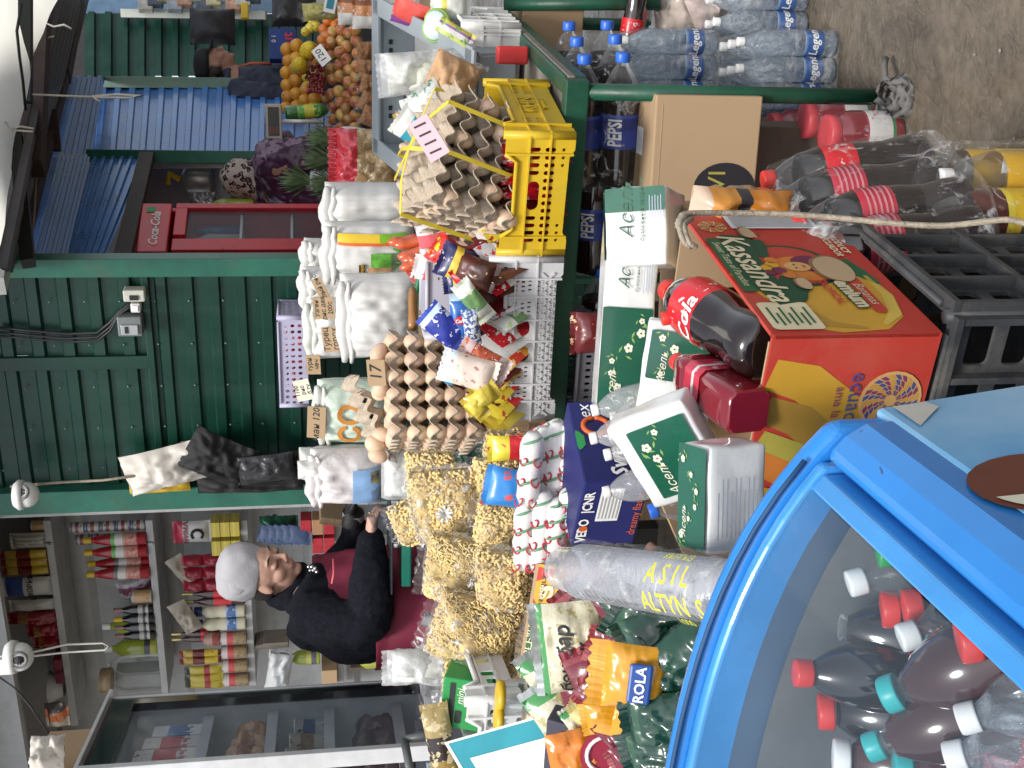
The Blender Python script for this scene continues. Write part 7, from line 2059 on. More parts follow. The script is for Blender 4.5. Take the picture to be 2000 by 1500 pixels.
# ---- pasta bags
PASTA = M('pasta', (.76,.58,.27), .5, var=.12, sc=20, rv=.06)
PASTD = M('pasta deep', (.64,.47,.20), .7, var=.3, sc=30)
PFILM = film('pasta film', amt=.9, base=.04, sc=34, rough=.06, bump=1, fres=.7, lo=.57, hi=.66)
def pasta_mesh(w_, h, t, kind, seed, n):
    rg = random.Random(seed); mb = MB()
    _, fr = pillow(w_, h, t, seed, .15, 0)
    def prof(a, b): return max(0, 1-abs(a)**2.4)**.62*max(0, 1-abs(b)**3.0)**.62
    for k in range(n):
        a, b = rg.uniform(-.96, .96), rg.uniform(-.96, .96)
        x, z = a*w_/2, h/2+b*h/2
        sd = -1 if rg.random() < .75 else 1
        y = sd*t/2*prof(a, b)*rg.uniform(.82, .91)
        R = Euler((rg.uniform(0, 6), rg.uniform(0, 6), rg.uniform(0, 6))).to_matrix().to_4x4()
        M4 = Matrix.Translation((x, y, z)) @ R
        if kind == 'penne': mb.tube([(0,0,-.011),(0,0,.011)], .0030, 6, mat=M4)
        elif kind == 'ring': mb.tube([(.0055*math.cos(q), .0055*math.sin(q), .002*math.sin(2*q)) for q in [2*PI*i/8 for i in range(9)]], .0018, 4, mat=M4, cap=False)
        else: mb.tube([(.0075*math.cos(q), .0075*math.sin(q), 0) for q in (-1.2,-.4,.4,1.2)], .0030, 5, mat=M4)
    return mb
def pasta(lab, x, y, d, w_, h, t, kind, rot, seed, n=900):
    o = T('pasta_bag', lab, 'pasta bag', (0,0,0), 0, 'clear bags of pasta')
    R = Euler(rot).to_matrix(); o.rotation_euler = R.to_euler(); o.location = P(x, y, d)-R @ V((0,0,h/2))
    mb, _ = pillow(w_*.95, h*.95, t*.93, seed, .15, 0); O('filling', mb, PASTD, o, fix=False).location = (0, 0, h*.025)
    O('pasta', pasta_mesh(w_*.97, h*.97, t, kind, seed, n), PASTA, o, fix=False).location = (0,0,h*.015)
    mb, _ = pillow(w_*1.03, h*1.03, t*1.05, seed, .28, .02, zig=.0015, nu=26, nv=28); O('bag', mb, PFILM, o, fix=False)
    return o
for k, a in enumerate((
 ('pasta bag of penne tied with a white knot, uppermost in the middle', 880, 985, 2.75, .20, .17, .13, 'penne', (R_(-20), R_(-14), RZ), 1),
 ('pasta bag of elbows behind the knotted penne bag', 842, 930, 3.0, .14, .12, .10, 'elbow', (R_(-15), R_(-5), RZ), 2),
 ('pasta bag of golden elbows close to the printed rolls, the upper one', 966, 945, 2.72, .13, .10, .10, 'elbow', (R_(-10), R_(0), RZ), 3),
 ('pasta bag of spirals in the lower right row near the printed rolls', 970, 1035, 2.64, .14, .095, .11, 'elbow', (R_(-10), R_(6), RZ), 4),
 ('pasta bag of small rings in the middle of the pasta heap', 895, 1112, 2.66, .17, .15, .13, 'ring', (R_(-20), R_(4), RZ), 5),
 ('pasta bag of rings lowest in the heap, touching the banana carton', 985, 1130, 2.54, .15, .115, .12, 'elbow', (R_(-15), R_(-4), RZ), 6),
 ('pasta bag of elbows furthest left, by the little white crate', 925, 1232, 2.58, .17, .19, .13, 'ring', (R_(-15), R_(14), RZ), 7),
 ('pasta bag glimpsed at the far left under the green candy box', 935, 1340, 2.62, .14, .16, .12, 'elbow', (R_(-10), R_(0), RZ), 8),
 ('pasta bag glimpsed below the egg trays', 985, 878, 2.95, .10, .10, .09, 'elbow', (0, 0, RZ), 9),
 ('small pasta bag edge at the left beside the green scale', 805, 1020, 2.95, .12, .09, .08, 'elbow', (R_(-10), R_(-20), RZ), 10))):
    pasta(*a, n=1500 if k not in (7, 8, 9) else 600)
mb = MB()
for k in range(9):
    a = 2*PI*k/9; mb.tube([P(868, 1003, 2.62), P(868, 1003, 2.60)+V((.02*math.cos(a), -.01, .02*math.sin(a))), P(868, 1003, 2.61)+V((.02+.0*a,0,0))*0+V((.022*math.cos(a), -.006, .022*math.sin(a)))], [.005,.003,.001], 5)
tag(O('knot', mb, M('white film knot', (.75,.74,.7), .3), fix=False), 'white gathered knot of the penne bag', 'knot')
bench2 = T('front_bench', 'low plank bench under the pasta bags and printed rolls', 'bench', P(1050, 960, 2.75), RZ)
zb = bench2.location.z; bench2.location.z = 0
mb = MB(); mb.box(-.42, .12, zb-.05, .85, .45, .03); O('top', mb, M('old wood'), bench2)
for x in (-.8, -.05):
    for y in (0, .3):
        mb = MB(); mb.box(x, y, (zb-.065)/2, .05, .05, zb-.065); O('leg', mb, M('old wood'), bench2)
# ---- white rolls with red scrolls and green stems
RW = M('roll wrapper', (.74,.72,.70), .35, var=.05, coat=.3, bump=.5, bsc=40)
SCR = M('scroll red', (.50,.03,.05), .4); SCG = M('stem green', (.12,.30,.16), .4)
def scroll_roll(lab, a, b, r, d):
    o = T('wafer_roll', lab, 'wafer roll', P(*a, d), 0, 'white printed wafer rolls')
    p0, p1 = V((0,0,0)), P(*b, d-.05)-P(*a, d); n = 12
    mb = MB()
    pts = [p0+(p1-p0)*(i/n)+V((0,0,.006*nz((i*.7, d, r*50), 1))) for i in range(n+1)]
    mb.tube(pts, [r*(.55 if i in (0, n) else .9 if i in (1, n-1) else 1)+.002*nz((i, r*99, 2), .9) for i in range(n+1)], 14)
    O('wrapper', mb, RW, o, fix=False)
    ax = (p1-p0).normalized(); L_ = (p1-p0).length
    tocam = (CAM-P(*a, d)).normalized(); tocam = (tocam-ax*tocam.dot(ax)).normalized(); sd = ax.cross(tocam)
    def on(s, t):
        g = t/r; i = int(max(0, min(.999, s/L_))*n)
        return tuple(pts[i]+(pts[i+1]-pts[i])*(s/L_*n-i)+(tocam*math.cos(g)+sd*math.sin(g))*(r+.0025)) if s < L_ else tuple(p1)
    red = MB(); gr = MB()
    for k in range(3):
        s0 = L_*(.12+.28*k)
        for t0, fl in ((-.014, 1), (.012, -1)):
            red.tube([on(s0+.022*q*math.cos(4.5*q)+.0, t0+fl*.011*(.4+.6*q)*math.sin(4.5*q)) for q in [i/9 for i in range(10)]], .0018, 4)
        gr.tube([on(s0+.03+.02*q, -.02+.04*q) for q in (0,.25,.5,.75,1)], [.001,.003,.003,.002,.001], 4)
    O('red_scroll', red, SCR, o, fix=False); O('green_stem', gr, SCG, o, fix=False)
    return o
for k, (a, b) in enumerate((((1020,1110),(1025,985)), ((1050,1115),(1060,960)), ((1078,1085),(1092,975)), ((1105,1035),(1115,955)), ((1026,985),(1040,845)), ((1050,985),(1065,835)), ((1080,980),(1088,825)), ((1108,960),(1118,820)), ((1132,935),(1140,815)))):
    scroll_roll('white wafer roll with red scrolls, %s row, %s from the pasta' % (('left','right')[k > 3], ords[k if k < 4 else k-4]), a, b, .024, 2.48-.014*(k % 5))
for k, (a, b) in enumerate((((1045,1125),(1050,1000)), ((1075,1098),(1085,1000)), ((1030,860),(1100,830)))):
    scroll_roll('white wafer roll underneath the others, %s of the under layer' % ords[k], a, b, .020, 2.56)
px_packet('blue_packet', 'bright blue packet with red sign between pasta and white rolls', bands('wrap brightblue', 'Z', [(0,(.03,.22,.58))], art=.6, artc=(.6,.1,.12), artsc=24), 1008, 955, 2.55, .09, .12, .04, roll=-.2, yaw=-.2)
px_packet('yellow_packet', 'yellow and green packet tucked beside the wafer rolls', 'yel', 1005, 875, 2.62, .06, .10, .03, yaw=-.2)
# ---- dark blue carton
dbp = P(1180, 950, 2.35)
DBM = M('navy carton', (.012,.016,.12), .5, var=.15, sc=5, bump=.15, bsc=20)
db = carton('blue_carton', 'navy blue carton with orange ring logo under the white rolls', .20, .21, .13, DBM, (0,0,0), RZ+.62)
fz0 = R_(-46); db.rotation_euler = (0, 0, fz0); db.location = P(1272, 938, 2.24)-Matrix.Rotation(fz0, 3, 'Z') @ V((.10,-.105,0))
p1 = Panel(kids(db)[0], (0, -.105, .065), (1,0,0), (0,0,1), (0,-1,0))
p1.text('VEDO', -.048, .048, .028, WHL, 0, 3, bold=.03); p1.text('|CNR', .040, .048, .027, WHL, 0, 3, bold=.03); p1.shape(blob(-.041,.048,.009,.009,14), M('orange logo', (.65,.12,.02), .5), lay=4)
p1.rect(.030, .005, .10, .045, WHL, .001, lay=1)
for k in range(6): p1.rect(.028, .022-.007*k, .08, .003, GREYP, .0005, lay=2)
p1.text('dreamy flavor', .0, -.052, .024, M('orange logo'), 0, 3)
p2 = Panel(kids(db)[0], (.10, 0, .065), (0,1,0), (0,0,1), (1,0,0))
p2.text('Sweet', -.040, -.010, .044, WHL, .0, 3, shear=.2, bold=.03); p2.text('ex', .075, .035, .038, WHL, 0, 3, shear=.2)
ob = MB(); ob.tube([p2.at(.036+.022*math.cos(a), .018+.026*math.sin(a), 3) for a in [2*PI*i/20 for i in range(21)]], .005, 6); O('ring_logo', ob, M('orange logo'), kids(db)[0], fix=False)
p2.shape(blob(.0,.055,.022,.012,14,0,.3), CAPG, lay=3)
# white capped empties in film
for k, (x, y) in enumerate(((1225, 775), (1222, 830), (1258, 822), (1250, 862), (1248, 935), (1262, 790))):
    bat('milk_bottle', 'translucent white capped bottle in the shrink wrapped pack, %s from the right' % ords[k], x+25, y+6, 2.12, .18, .030, film('frosted bottle', amt=.3, base=.30, sc=12, tint=(.8,.82,.84)), CAPW, None, (-.18,.1,.9), group='white capped bottles')
# ---- clear cup stacks
CUPM = film('cup plastic', amt=.25, base=.20, fres=.9, sc=9, rough=.1, bump=.2, tint=(.86,.88,.93), tr=(.93,.95,.98))
cs = T('cup_stack', 'tall stack of nested clear plastic cups in a printed bag', 'cup stack', P(1098, 1110, 1.72))
ce = P(1520, 1172, 1.28)-P(1098, 1110, 1.72)
q = ce.normalized().to_track_quat('Z', 'Y'); cs.rotation_euler = q.to_euler()
Lc = ce.length; rc = .037
mb = MB(); pr = [(rc*.80,0),(rc*.84,.004)]
z = .06; pr += [(rc*.92, .055)]
while z < Lc:
    pr += [(rc*1.0, z), (rc*1.05, z+.003), (rc*1.05, z+.007), (rc*1.0, z+.009)]; z += .0135
mb.lathe(pr, 28, cap=False); O('cups', mb, CUPM, cs, fix=False)
mb = MB(); mb.lathe([(rc*.78,.003),(rc*.1,.003)], 24, cap=False); O('cup_bottom', mb, CUPM, cs, fix=False)
mb = MB(); mb.lathe([(rc*.80,.03),(rc*.90,Lc-.04)], 20); O('inner_cups', mb, film('cup core', amt=.2, base=.28, sc=8, tint=(.95,.96,1)), cs, fix=False)
mb = MB()
mb.grid(lambda u, v: tuple((rc*1.10+.006*nz((u*6, v*8, 0), 1.4)+.004*abs(math.sin(v*40+u*9)))*V((math.cos(2*PI*u), math.sin(2*PI*u)*1.12, 0))+V((0, 0, .03+v*(Lc-.02)))), 40, 40); O('bag', mb, FILM2, cs, fix=False)
YPR = M('yellow print', (.70,.66,.05), .4)
tocam = (CAM-P(1350,1150,1.4)).normalized(); axc = ce.normalized(); tc_ = (tocam-axc*tocam.dot(axc)).normalized()
Rm = q.to_matrix().inverted(); tl_ = Rm @ tc_; a0 = math.atan2(tl_.y, tl_.x)
rt_ = Rm @ V((1,-.2,0)); sgn = 1 if (-math.sin(a0)*rt_.x+math.cos(a0)*rt_.y) > 0 else -1
for s, zz, cc, sz in (('A S I L', .70, .010, .034), ('ALTYN  S', .72, -.024, .032), ('КЫРГЫЗ', .70, .034, .014), ('1000', .74, -.046, .016)):
    txt(s, sz, YPR, cs, (0,0,0), fn=lambda x, y, zz=zz, cc=cc: ((rc*1.17+.003)*math.cos(a0+sgn*(cc+y)/(rc*1.15)), (rc*1.30+.003)*math.sin(a0+sgn*(cc+y)/(rc*1.15)), Lc*zz+x), bold=.01)
# ---- second and third banana cartons (left), seen as slabs of artwork
def slab(name, lab, c4, ds, th=.05):
    """carton side given by four picture corners: top-left.. in reading order"""
    c = [P(x, y, d) for (x, y), d in zip(c4, ds)]
    o = T(name, lab, 'box', c[3])
    e1_, e2_ = c[1]-c[0], c[3]-c[0]; n = e1_.cross(e2_).normalized()
    if n.dot(CAM-c[0]) < 0: n = -n
    b = MB(); vs = [p-V(o.location) for p in c]+[p-n*th-V(o.location) for p in c]
    b.add(vs, [(0,1,2,3),(7,6,5,4),(0,4,5,1),(1,5,6,2),(2,6,7,3),(3,7,4,0)])
    w0 = O('walls', b, CARD, o, .002)
    pn = Panel(w0, c[0]-V(o.location), e1_, e2_, n)
    return o, w0, pn, e1_.length, e2_.length
o, w0, pn, a_, b_ = slab('banana_box', 'green banana carton holding up the pasta bags, left of the noodle packs', ((1046,1100),(1000,1375),(1068,1385),(1105,1110)), (2.42,2.46,2.40,2.36), .26)
# here u: 0..1 right-to-left, v: 0..1 downwards
pn.shape([(0,.14),(1,.14),(1,1),(0,1)], KGRN, lay=0); pn.shape([(.0,.14),(.33,.14),(.26,1),(0,1)], KYEL, lay=1); pn.shape([(.02,.14),(.12,.14),(.07,.6),(.02,.8)], KRED, lay=2); pn.shape([(.24,.14),(.34,.14),(.34,.5)], KRED, lay=2)
def ptext(pn, s, u, v, size, m, lay, asp, flip=1, **k):
    return txt(s, size, m, pn.p, (0,0,0), fn=lambda x, y: tuple(pn.at(u+flip*x/asp[0], v-flip*y/asp[1], lay)), **k)
asp = (a_, b_)
pn.band([(.40,.62),(.7,.66),(1.0,.62)], .24, KDG, lay=3)
ptext(pn, 'Kassandra', .64, .62, .075, KCR, 6, asp, -1, shear=.25, bold=.02)
ptext(pn, 'Sweet Taste of Paradise', .68, .24, .026, KCR, 6, asp, -1)
ptext(pn, 'www.Kassandra.ec', .26, .42, .022, CHARC, 6, asp, -1)
o, w0, pn, a_, b_ = slab('banana_box', 'banana carton with torn rim behind the foil noodle packs', ((1092,1105),(1188,1325),(1235,1340),(1175,1110)), (2.05,2.12,2.06,2.0), .03)
asp = (a_, b_)
pn.shape([(0,.2),(1,.22),(1,1),(0,1)], KGRN, lay=0); pn.shape([(0,.2),(.16,.2),(.10,1),(0,1)], KRED, lay=1)
ptext(pn, 'Sweet Taste of Paradise', .62, .42, .032, KCR, 5, asp, -1); ptext(pn, 'Kassandra', .45, .85, .07, KCR, 5, asp, -1, shear=.25, bold=.02)
# ---- noodle packs, foil and coffee packs
NDL = bands('noodle pack', 'Z', [(0,(.58,.54,.36)),(.1,(.62,.58,.42)),(.82,(.06,.28,.08)),(.93,(.62,.6,.5))], art=.60, artc=(.42,.36,.16), artsc=60, rough=.2, coat=1, bump=.8, bsc=35)
SLV = M('pack silver', (.42,.45,.44), .3, metal=.5, bump=.8, bsc=30)
px_packet('noodle_pack', 'upright noodle pack with black lettering and green corner, nearest the cartons', NDL, 1118, 1262, 1.80, .15, .10, .05, roll=.12, yaw=-.15, pitch=-.15, text=[('бешбар', .030, -.01, .062, CHARC), ('мак', .030, -.01, .032, CHARC)], finm=SLV, nu=20, nv=22, amp=.25)
for k, (x, y, d, rl) in enumerate(((1120,1335,1.94,-1.0), (1145,1350,1.9,-1.2), (1165,1362,1.88,-1.35), (1135,1405,1.86,-1.0), (1155,1330,1.92,-1.5), (1180,1350,1.86,-1.45))):
    px_packet('noodle_pack', 'crinkled noodle pack with pale foil edge, %s of the leaning row' % ords[k], NDL, x, y, d, .13, .15, .04, roll=rl, yaw=-.15+.1*(k % 3), group='leaning noodle packs', finm=SLV, amp=.35, seed=200+k, pitch=-.2, zig=.0015)
MRN = bands('maroon pack', 'Z', [(0,(.16,.012,.025)),(.8,(.18,.014,.03)),(.9,(.3,.05,.06))], art=.72, artc=(.6,.5,.45), artsc=30, rough=.22, coat=.8, bump=.7, bsc=28)
for k, (x, y, d, rl, h) in enumerate(((1205,1225,1.9,-.9,.20), (1225,1255,1.86,-1.2,.18), (1190,1300,1.88,-1.0,.18), (1175,1375,1.84,-1.3,.15), (1215,1380,1.78,-1.2,.2), (1240,1425,1.72,-1.5,.2), (1215,1470,1.74,-1.5,.22), (1275,1470,1.66,-1.5,.20))):
    px_packet('maroon_pack', 'glossy maroon pack in the coffee pile, %s from the top' % ords[k], MRN, x, y, d, .12, h, .06, roll=rl, yaw=-.1+.1*(k % 3), group='maroon packs', amp=.3, seed=230+k, zig=.0015, nu=18, nv=20)
ROL = bands('orange pack', 'Z', [(0,(.66,.30,.015)),(.9,(.7,.34,.03))], rough=.22, coat=.8, bump=.5, bsc=25)
o = px_packet('orange_coffee_pack', 'orange pack with blue ROLA badge on the maroon packs', ROL, 1240, 1322, 1.44, .085, .075, .035, roll=-.10, yaw=-.15, pitch=-.25, nu=20, nv=20, amp=.15, fin=.02, zig=.0015)
mb = MB(); mb.box(.0, -.022, .032, .05, .006, .028); bd = O('badge', mb, M('badge blue', (.015,.07,.30), .35, coat=.4), o, .004); 
txt('ROLA', .0175, WHL, bd, (0, -.0258, .0315), bold=.02)
px_packet('orange_coffee_pack', 'orange pack lying partly under the ROLA pack', ROL, 1262, 1395, 1.50, .075, .08, .035, roll=-.2, yaw=-.15, pitch=-.2, amp=.2, seed=9, fin=.02, zig=.0015)
DGP = bands('dark green pack', 'Z', [(0,(.008,.034,.024)),(.14,(.012,.055,.034)),(.80,(.03,.09,.05)),(.86,(.010,.04,.026))], art=.72, artc=(.30,.36,.10), artsc=20, rough=.22, coat=.8, bump=.5, bsc=18)
for k, (x, y, d, rl, w_, h) in enumerate(((1300,1240,1.52,.5,.09,.10), (1265,1222,1.58,-.5,.08,.09), (1318,1325,1.46,.4,.085,.10), (1310,1405,1.44,.2,.08,.10), (1350,1270,1.44,.9,.08,.11), (1300,1470,1.46,.3,.08,.09))):
    px_packet('green_coffee_pack', 'crinkled dark green coffee pack beside the freezer, %s from the right' % ords[k], DGP, x, y, d, w_, h, .06, roll=rl, yaw=-.3, group='dark green coffee packs', amp=.22, seed=250+k, zig=.0012, pitch=-.2, nu=20, nv=20, fin=.012)
px_packet('pale_yellow_pack', 'pale yellow crumpled wrapper over the maroon packs by the cups', M('pale yellow wrap', (.60,.52,.22), .4, bump=.8, bsc=25), 1235, 1205, 1.72, .06, .17, .03, roll=-1.3, yaw=-.1, amp=.5)
px_packet('yellow_label_pack', 'pale yellow packet with red letters below the noodle packs', M('pale yellow wrap'), 1180, 1425, 1.70, .06, .10, .03, roll=-1.0, yaw=-.1, amp=.4, text=[('ЕЗ', .03, 0, .06, REDL)])
px_packet('yellow_label_pack', 'small pale yellow scrap above the orange pack', M('pale yellow wrap'), 1168, 1392, 1.72, .03, .07, .02, roll=-.6, yaw=-.1, amp=.5)
px_packet('orange_scoop', 'glossy orange pouch standing at the lower left', M('orange gloss', (.68,.20,.01), .15, coat=1, bump=.3, bsc=14), 1128, 1468, 1.68, .075, .085, .05, roll=.2, yaw=-.2, fin=0, amp=.3)
mb = MB(); mb.box(0, 0, 0, .12, .16, .04); tag(O('dark_box', mb, M('slate carton', (.05,.05,.07), .6), None, .003), 'slate grey carton behind the orange pouch', 'box', None, P(1170, 1480, 1.76), (R_(60), 0, RZ))
mb = MB(); mb.lathe([(.035,0),(.036,.003)], 24); o = tag(O('round_sticker', mb, M('sticker red', (.35,.03,.06), .5)), 'round red and white sticker on the slate carton', 'sticker', None, P(1180, 1470, 1.66), (PI/2, 0, -.2))
mb = MB(); mb.tube([(.026*math.cos(a), .026*math.sin(a), .004) for a in [2*PI*i/20 for i in range(21)]], .003, 6); O('white_ring', mb, WHL, o)
for k, (x, y, d, m, l_) in enumerate(((1200,1180,1.66,MRN,'maroon'), (1222,1195,1.62,DGP,'dark green'), (1180,1345,1.62,MRN,'maroon'), (1205,1268,1.60,MRN,'maroon'), (1300,1180,1.60,DGP,'dark green'), (1195,1400,1.60,ROL,'orange'), (1222,1440,1.58,MRN,'maroon'), (1250,1478,1.56,MRN,'maroon'), (1150,1420,1.72,NDL,'pale noodle'), (1165,1205,1.82,NDL,'pale noodle'), (1098,1330,1.9,NDL,'pale noodle'), (1275,1290,1.48,DGP,'dark green'))):
    px_packet('small_pack', 'small crinkled %s pack in the front pile, %s counted along the pile' % (l_, ords[k]), m, x, y, d, .055, .07, .025, roll=rnd(-1.4, 1.2), yaw=rnd(-.5, .2), pitch=-.2, amp=.4, seed=300+k, fin=.008, zig=.001, nu=16, nv=16)
# leaflet in a sleeve (blank centre)
lf = T('leaflet', 'turquoise framed leaflet in a clear sleeve at the lower left', 'leaflet', P(985, 1450, 2.0))
c4 = [P(868, 1450, 2.05)-V(lf.location), P(945, 1580, 2.0)-V(lf.location), P(1110, 1510, 1.78)-V(lf.location), P(1074, 1392, 1.97)-V(lf.location)]
c4[2] = c4[1]+c4[3]-c4[0]
nn = (c4[1]-c4[0]).cross(c4[3]-c4[0]).normalized(); nn = nn if nn.dot(CAM-V(lf.location)) > 0 else -nn
mb = MB(); mb.add(c4+[p-nn*.004 for p in c4], [(0,1,2,3),(7,6,5,4),(0,4,5,1),(1,5,6,2),(2,6,7,3),(3,7,4,0)]); O('sheet', mb, M('turquoise print', (.04,.27,.33), .7, spec=.2), lf)
mb = MB(); mb.add([lerp4(c4, s, t_)+nn*.0015 for s, t_ in ((.30,.14),(1,.14),(1,.97),(.30,.97))], [(0,1,2,3)]); O('white_panel', mb, PAPER, lf)
mb = MB(); mb.add([lerp4(c4, s, t_)+nn*.001 for s, t_ in ((0,0),(1,0),(1,.03),(0,.03))], [(0,1,2,3)]); mb.add([lerp4(c4, s, t_)+nn*.001 for s, t_ in ((0,0.03),(.03,.03),(.03,1),(0,1))], [(0,1,2,3)]); O('border', mb, PAPER, lf)
# small white crate with green candy box
def sw(w, h, e, dr): return [rrect(x*w, h*z, s_, s_, .003, 2) for x, z, s_ in ((-.30,.52,.014), (-.30,.36,.010), (.30,.52,.014), (.30,.36,.010), (-.22,.45,.022), (.22,.45,.022))]+[rrect(s*.025, h*.46, .020, .034, .006) for s in (-1, 1)]
sc2 = P(1008, 1366, 2.42)
crw = crate('small_white_crate', 'small scuffed white crate with a green candy box', .165, .24, .115, WHITE, sw, sw, (0,0,0), 0, e=.04, drop=.03, rise=.010)
crw.location = P(1006, 1372, 2.42)+V((-.02,.11,0)); crw.rotation_euler = (R_(4), R_(3), RZ+.10)
gcb = carton('candy_box', 'green candy box with dark slots inside the small white crate', .12, .08, .10, M('candy green', (.02,.26,.06), .4, var=.1), (0,0,0), RZ+.1)
gcb.location = crw.location+V((0,.0,.035)); gcb.rotation_euler = (R_(-18), R_(4), RZ+.12)
pn = Panel(kids(gcb)[0], (0, -.04, .05), (1,0,0), (0,0,1), (0,-1,0))
pn.rect(0, .028, .10, .012, CHARC, .003, lay=1); pn.text('mini', .02, .01, .022, NAPF, 0, 2, shear=.2); pn.rect(-.03, .012, .03, .014, CHARC, .003, lay=1)
# cups with yellow rim, biscuits under leaflet
for k, (x, y) in enumerate(((1035, 1362), (1032, 1405))):
    o = T('clear_jar', 'clear plastic jar with yellow lid under the small white crate, %s' % ('right','left')[k], 'jar', P(x+32, y, 2.3), 0, 'yellow lidded jars'); o.rotation_euler = (0, .1, 0)
    mb = MB(); mb.lathe([(.03,0),(.033,.004),(.033,.075),(.028,.085)], 18); O('glass', mb, CLEAR, o)
    mb = MB(); mb.lathe([(.030,.085),(.030,.098),(.02,.099)], 18); O('lid', mb, YELC, o)
px_packet('snack_strip', 'gold and black snack strip by the left fridge edge', bands('wrap goldblack', 'Z', [(0,(.3,.2,.05)),(.3,(.03,.02,.02)),(.6,(.35,.26,.1))], art=.55, artc=(.6,.5,.3), artsc=60), 860, 1450, 2.5, .06, .16, .03, roll=-1.4, yaw=-.2)
clearbag('side_bag', 'milky plastic bag draped at the left of the pasta heap', 840, 1300, 2.75, .10, .2, .08, M('white contents'), 0, 95, FILMM)
# rope over the carton
mb = MB()
rp_ = [(1335,455,1.86),(1325,440,1.86),(1330,425,1.87),(1345,417,1.88),(1430,416,1.9),(1530,418,1.9),(1630,425,1.88),(1720,434,1.85),(1800,440,1.83),(1860,440,1.8),(1930,432,1.76),(1975,430,1.73),(2030,445,1.70)]
sp2 = smoothpath([(P(*a), .0045) for a in rp_], 8)
mb.tube([p for p, r in sp2], .0048, 8)
for s in range(2):
    tp_ = []
    for i, (p, r) in enumerate(sp2):
        g = i*1.1+PI*s; tp_.append(p+V((0, math.cos(g), math.sin(g)))*.0035)
    mb.tube(tp_, .0032, 6)
for dx in (0, 9):
    q = smoothpath([(P(1342+dx, 418+dx, 1.88), .004), (P(1328+dx, 440, 1.84), .004), (P(1335+dx, 470, 1.82), .004), (P(1350+dx, 482, 1.83), .004)], 5)
    mb.tube([p for p, r in q], .0048, 6)
tag(O('twisted_rope', mb, ROPE, fix=False), 'twisted grey rope tied to the banana carton and running over the cola pack', 'rope')
# ============================================================= UNDER AND RIGHT OF THE TABLE
PEP = bands('pepsi label', 'Z', [(0,(.02,.05,.30)),(.55,(.015,.03,.2)),(.9,(.03,.08,.4))], art=.7, artc=(.08,.15,.5), artsc=40)
def pack(proto, pts, film_m, lab, name='shrink_wrap', rots=None, labs=None, grp=None, amp=.008, wraph=(0, 1), H=.3, R=.05):
    for i, p in enumerate(pts):
        o = proto if i == 0 else dup(proto)
        o.location = p; o.rotation_euler = (0, 0, rnd(-.5, .5))
        if labs: o['label'] = labs[i]
        if grp: o['group'] = grp
    hp_ = []
    for p in pts:
        for a in range(10):
            for z, k in ((wraph[0], 1), (.66, 1), (wraph[1], .5)):
                hp_.append(V(p)+V((R*k*math.cos(a*.628), R*k*math.sin(a*.628), H*z)))
    me = hull_mb(hp_, 3, amp, 22, len(pts)); o = O(name, me, film_m, None)
    tag(o, lab, 'plastic wrap')
    return o
def grid_pts(o, nx, ny, sx, sy, rz, z):
    return [V((o.x, o.y, z))+V((math.cos(rz), math.sin(rz), 0))*(i*sx)+V((-math.sin(rz), math.cos(rz), 0))*(j*sy) for j in range(ny) for i in range(nx)]
pos6 = ('front left','front right','middle left','middle right','back left','back right')
AX = V((.90,-.40,.04)).normalized(); AQ = AX.to_track_quat('Z', 'Y')
pp = bottle('pepsi_bottle', 'x', .345, .052, COLA, CAPB, PEP, .78, (.30,.56), PET, rf=petal, rot=AQ.to_euler())
tl2 = AQ.to_matrix().inverted() @ (CAM-P(1180,180,3.1)).normalized(); pa = math.atan2(tl2.y, tl2.x)-.25
tu2 = AQ.to_matrix().inverted() @ V((0,0,1)); sg_ = 1 if (math.cos(pa+.1)-math.cos(pa))*tu2.x+(math.sin(pa+.1)-math.sin(pa))*tu2.y > 0 else -1
plb = [c_ for c_ in kids(pp) if c_.name.startswith('label')][0]
txt('PEPSI', .052, WHL, plb, (0,0,0), fn=lambda x, y: (.0538*math.cos(pa+sg_*y/.0538), .0538*math.sin(pa+sg_*y/.0538), .345*.43+x), bold=.03, sx=.62)
def lay(px, labs, grp, first):
    out = []
    for q, ((x, y, d), l) in enumerate(zip(px, labs)):
        o = pp if first and q == 0 else dup(pp)
        o.location = P(x, y+6, d)-AX*.34; o['label'] = l; o['group'] = grp
        out.append(o.location.copy())
    return out
six = lay(((1142,104,3.05), (1217,100,3.02), (1127,70,3.24), (1202,65,3.20), (1112,40,3.46), (1186,38,3.42)), ['blue capped Pepsi bottle lying in the wrapped six pack, %s' % q for q in ('front upper','front lower','middle upper','middle lower','rear upper','rear lower')], 'Pepsi bottles in the six pack', True)
hp_ = []
sv, su = AX.cross(V((0,0,1))).normalized(), V((0,0,1))
for p in six:
    for a in range(10):
        for z_, k_ in ((0,1), (.66,1), (.88,.5)): hp_.append(p+AX*(.345*z_)+(sv*math.cos(a*.628)+su*math.sin(a*.628))*(.054*k_))
me = hull_mb(hp_, 3, .008, 20, 6); tag(O('shrink_wrap', me, FILM2), 'shrink wrap round the six lying cola bottles with blue caps', 'plastic wrap')
lay(((1162,292,3.2), (1172,520,3.3), (1245,300,3.15), (1250,520,3.3)), ['Pepsi bottle lying in the dark under the table, '+q for q in ('lettered one behind the green leg', 'left of the lettered one', 'below the lettered one', 'lowest and furthest left')], 'Pepsi bottles under the table', False)
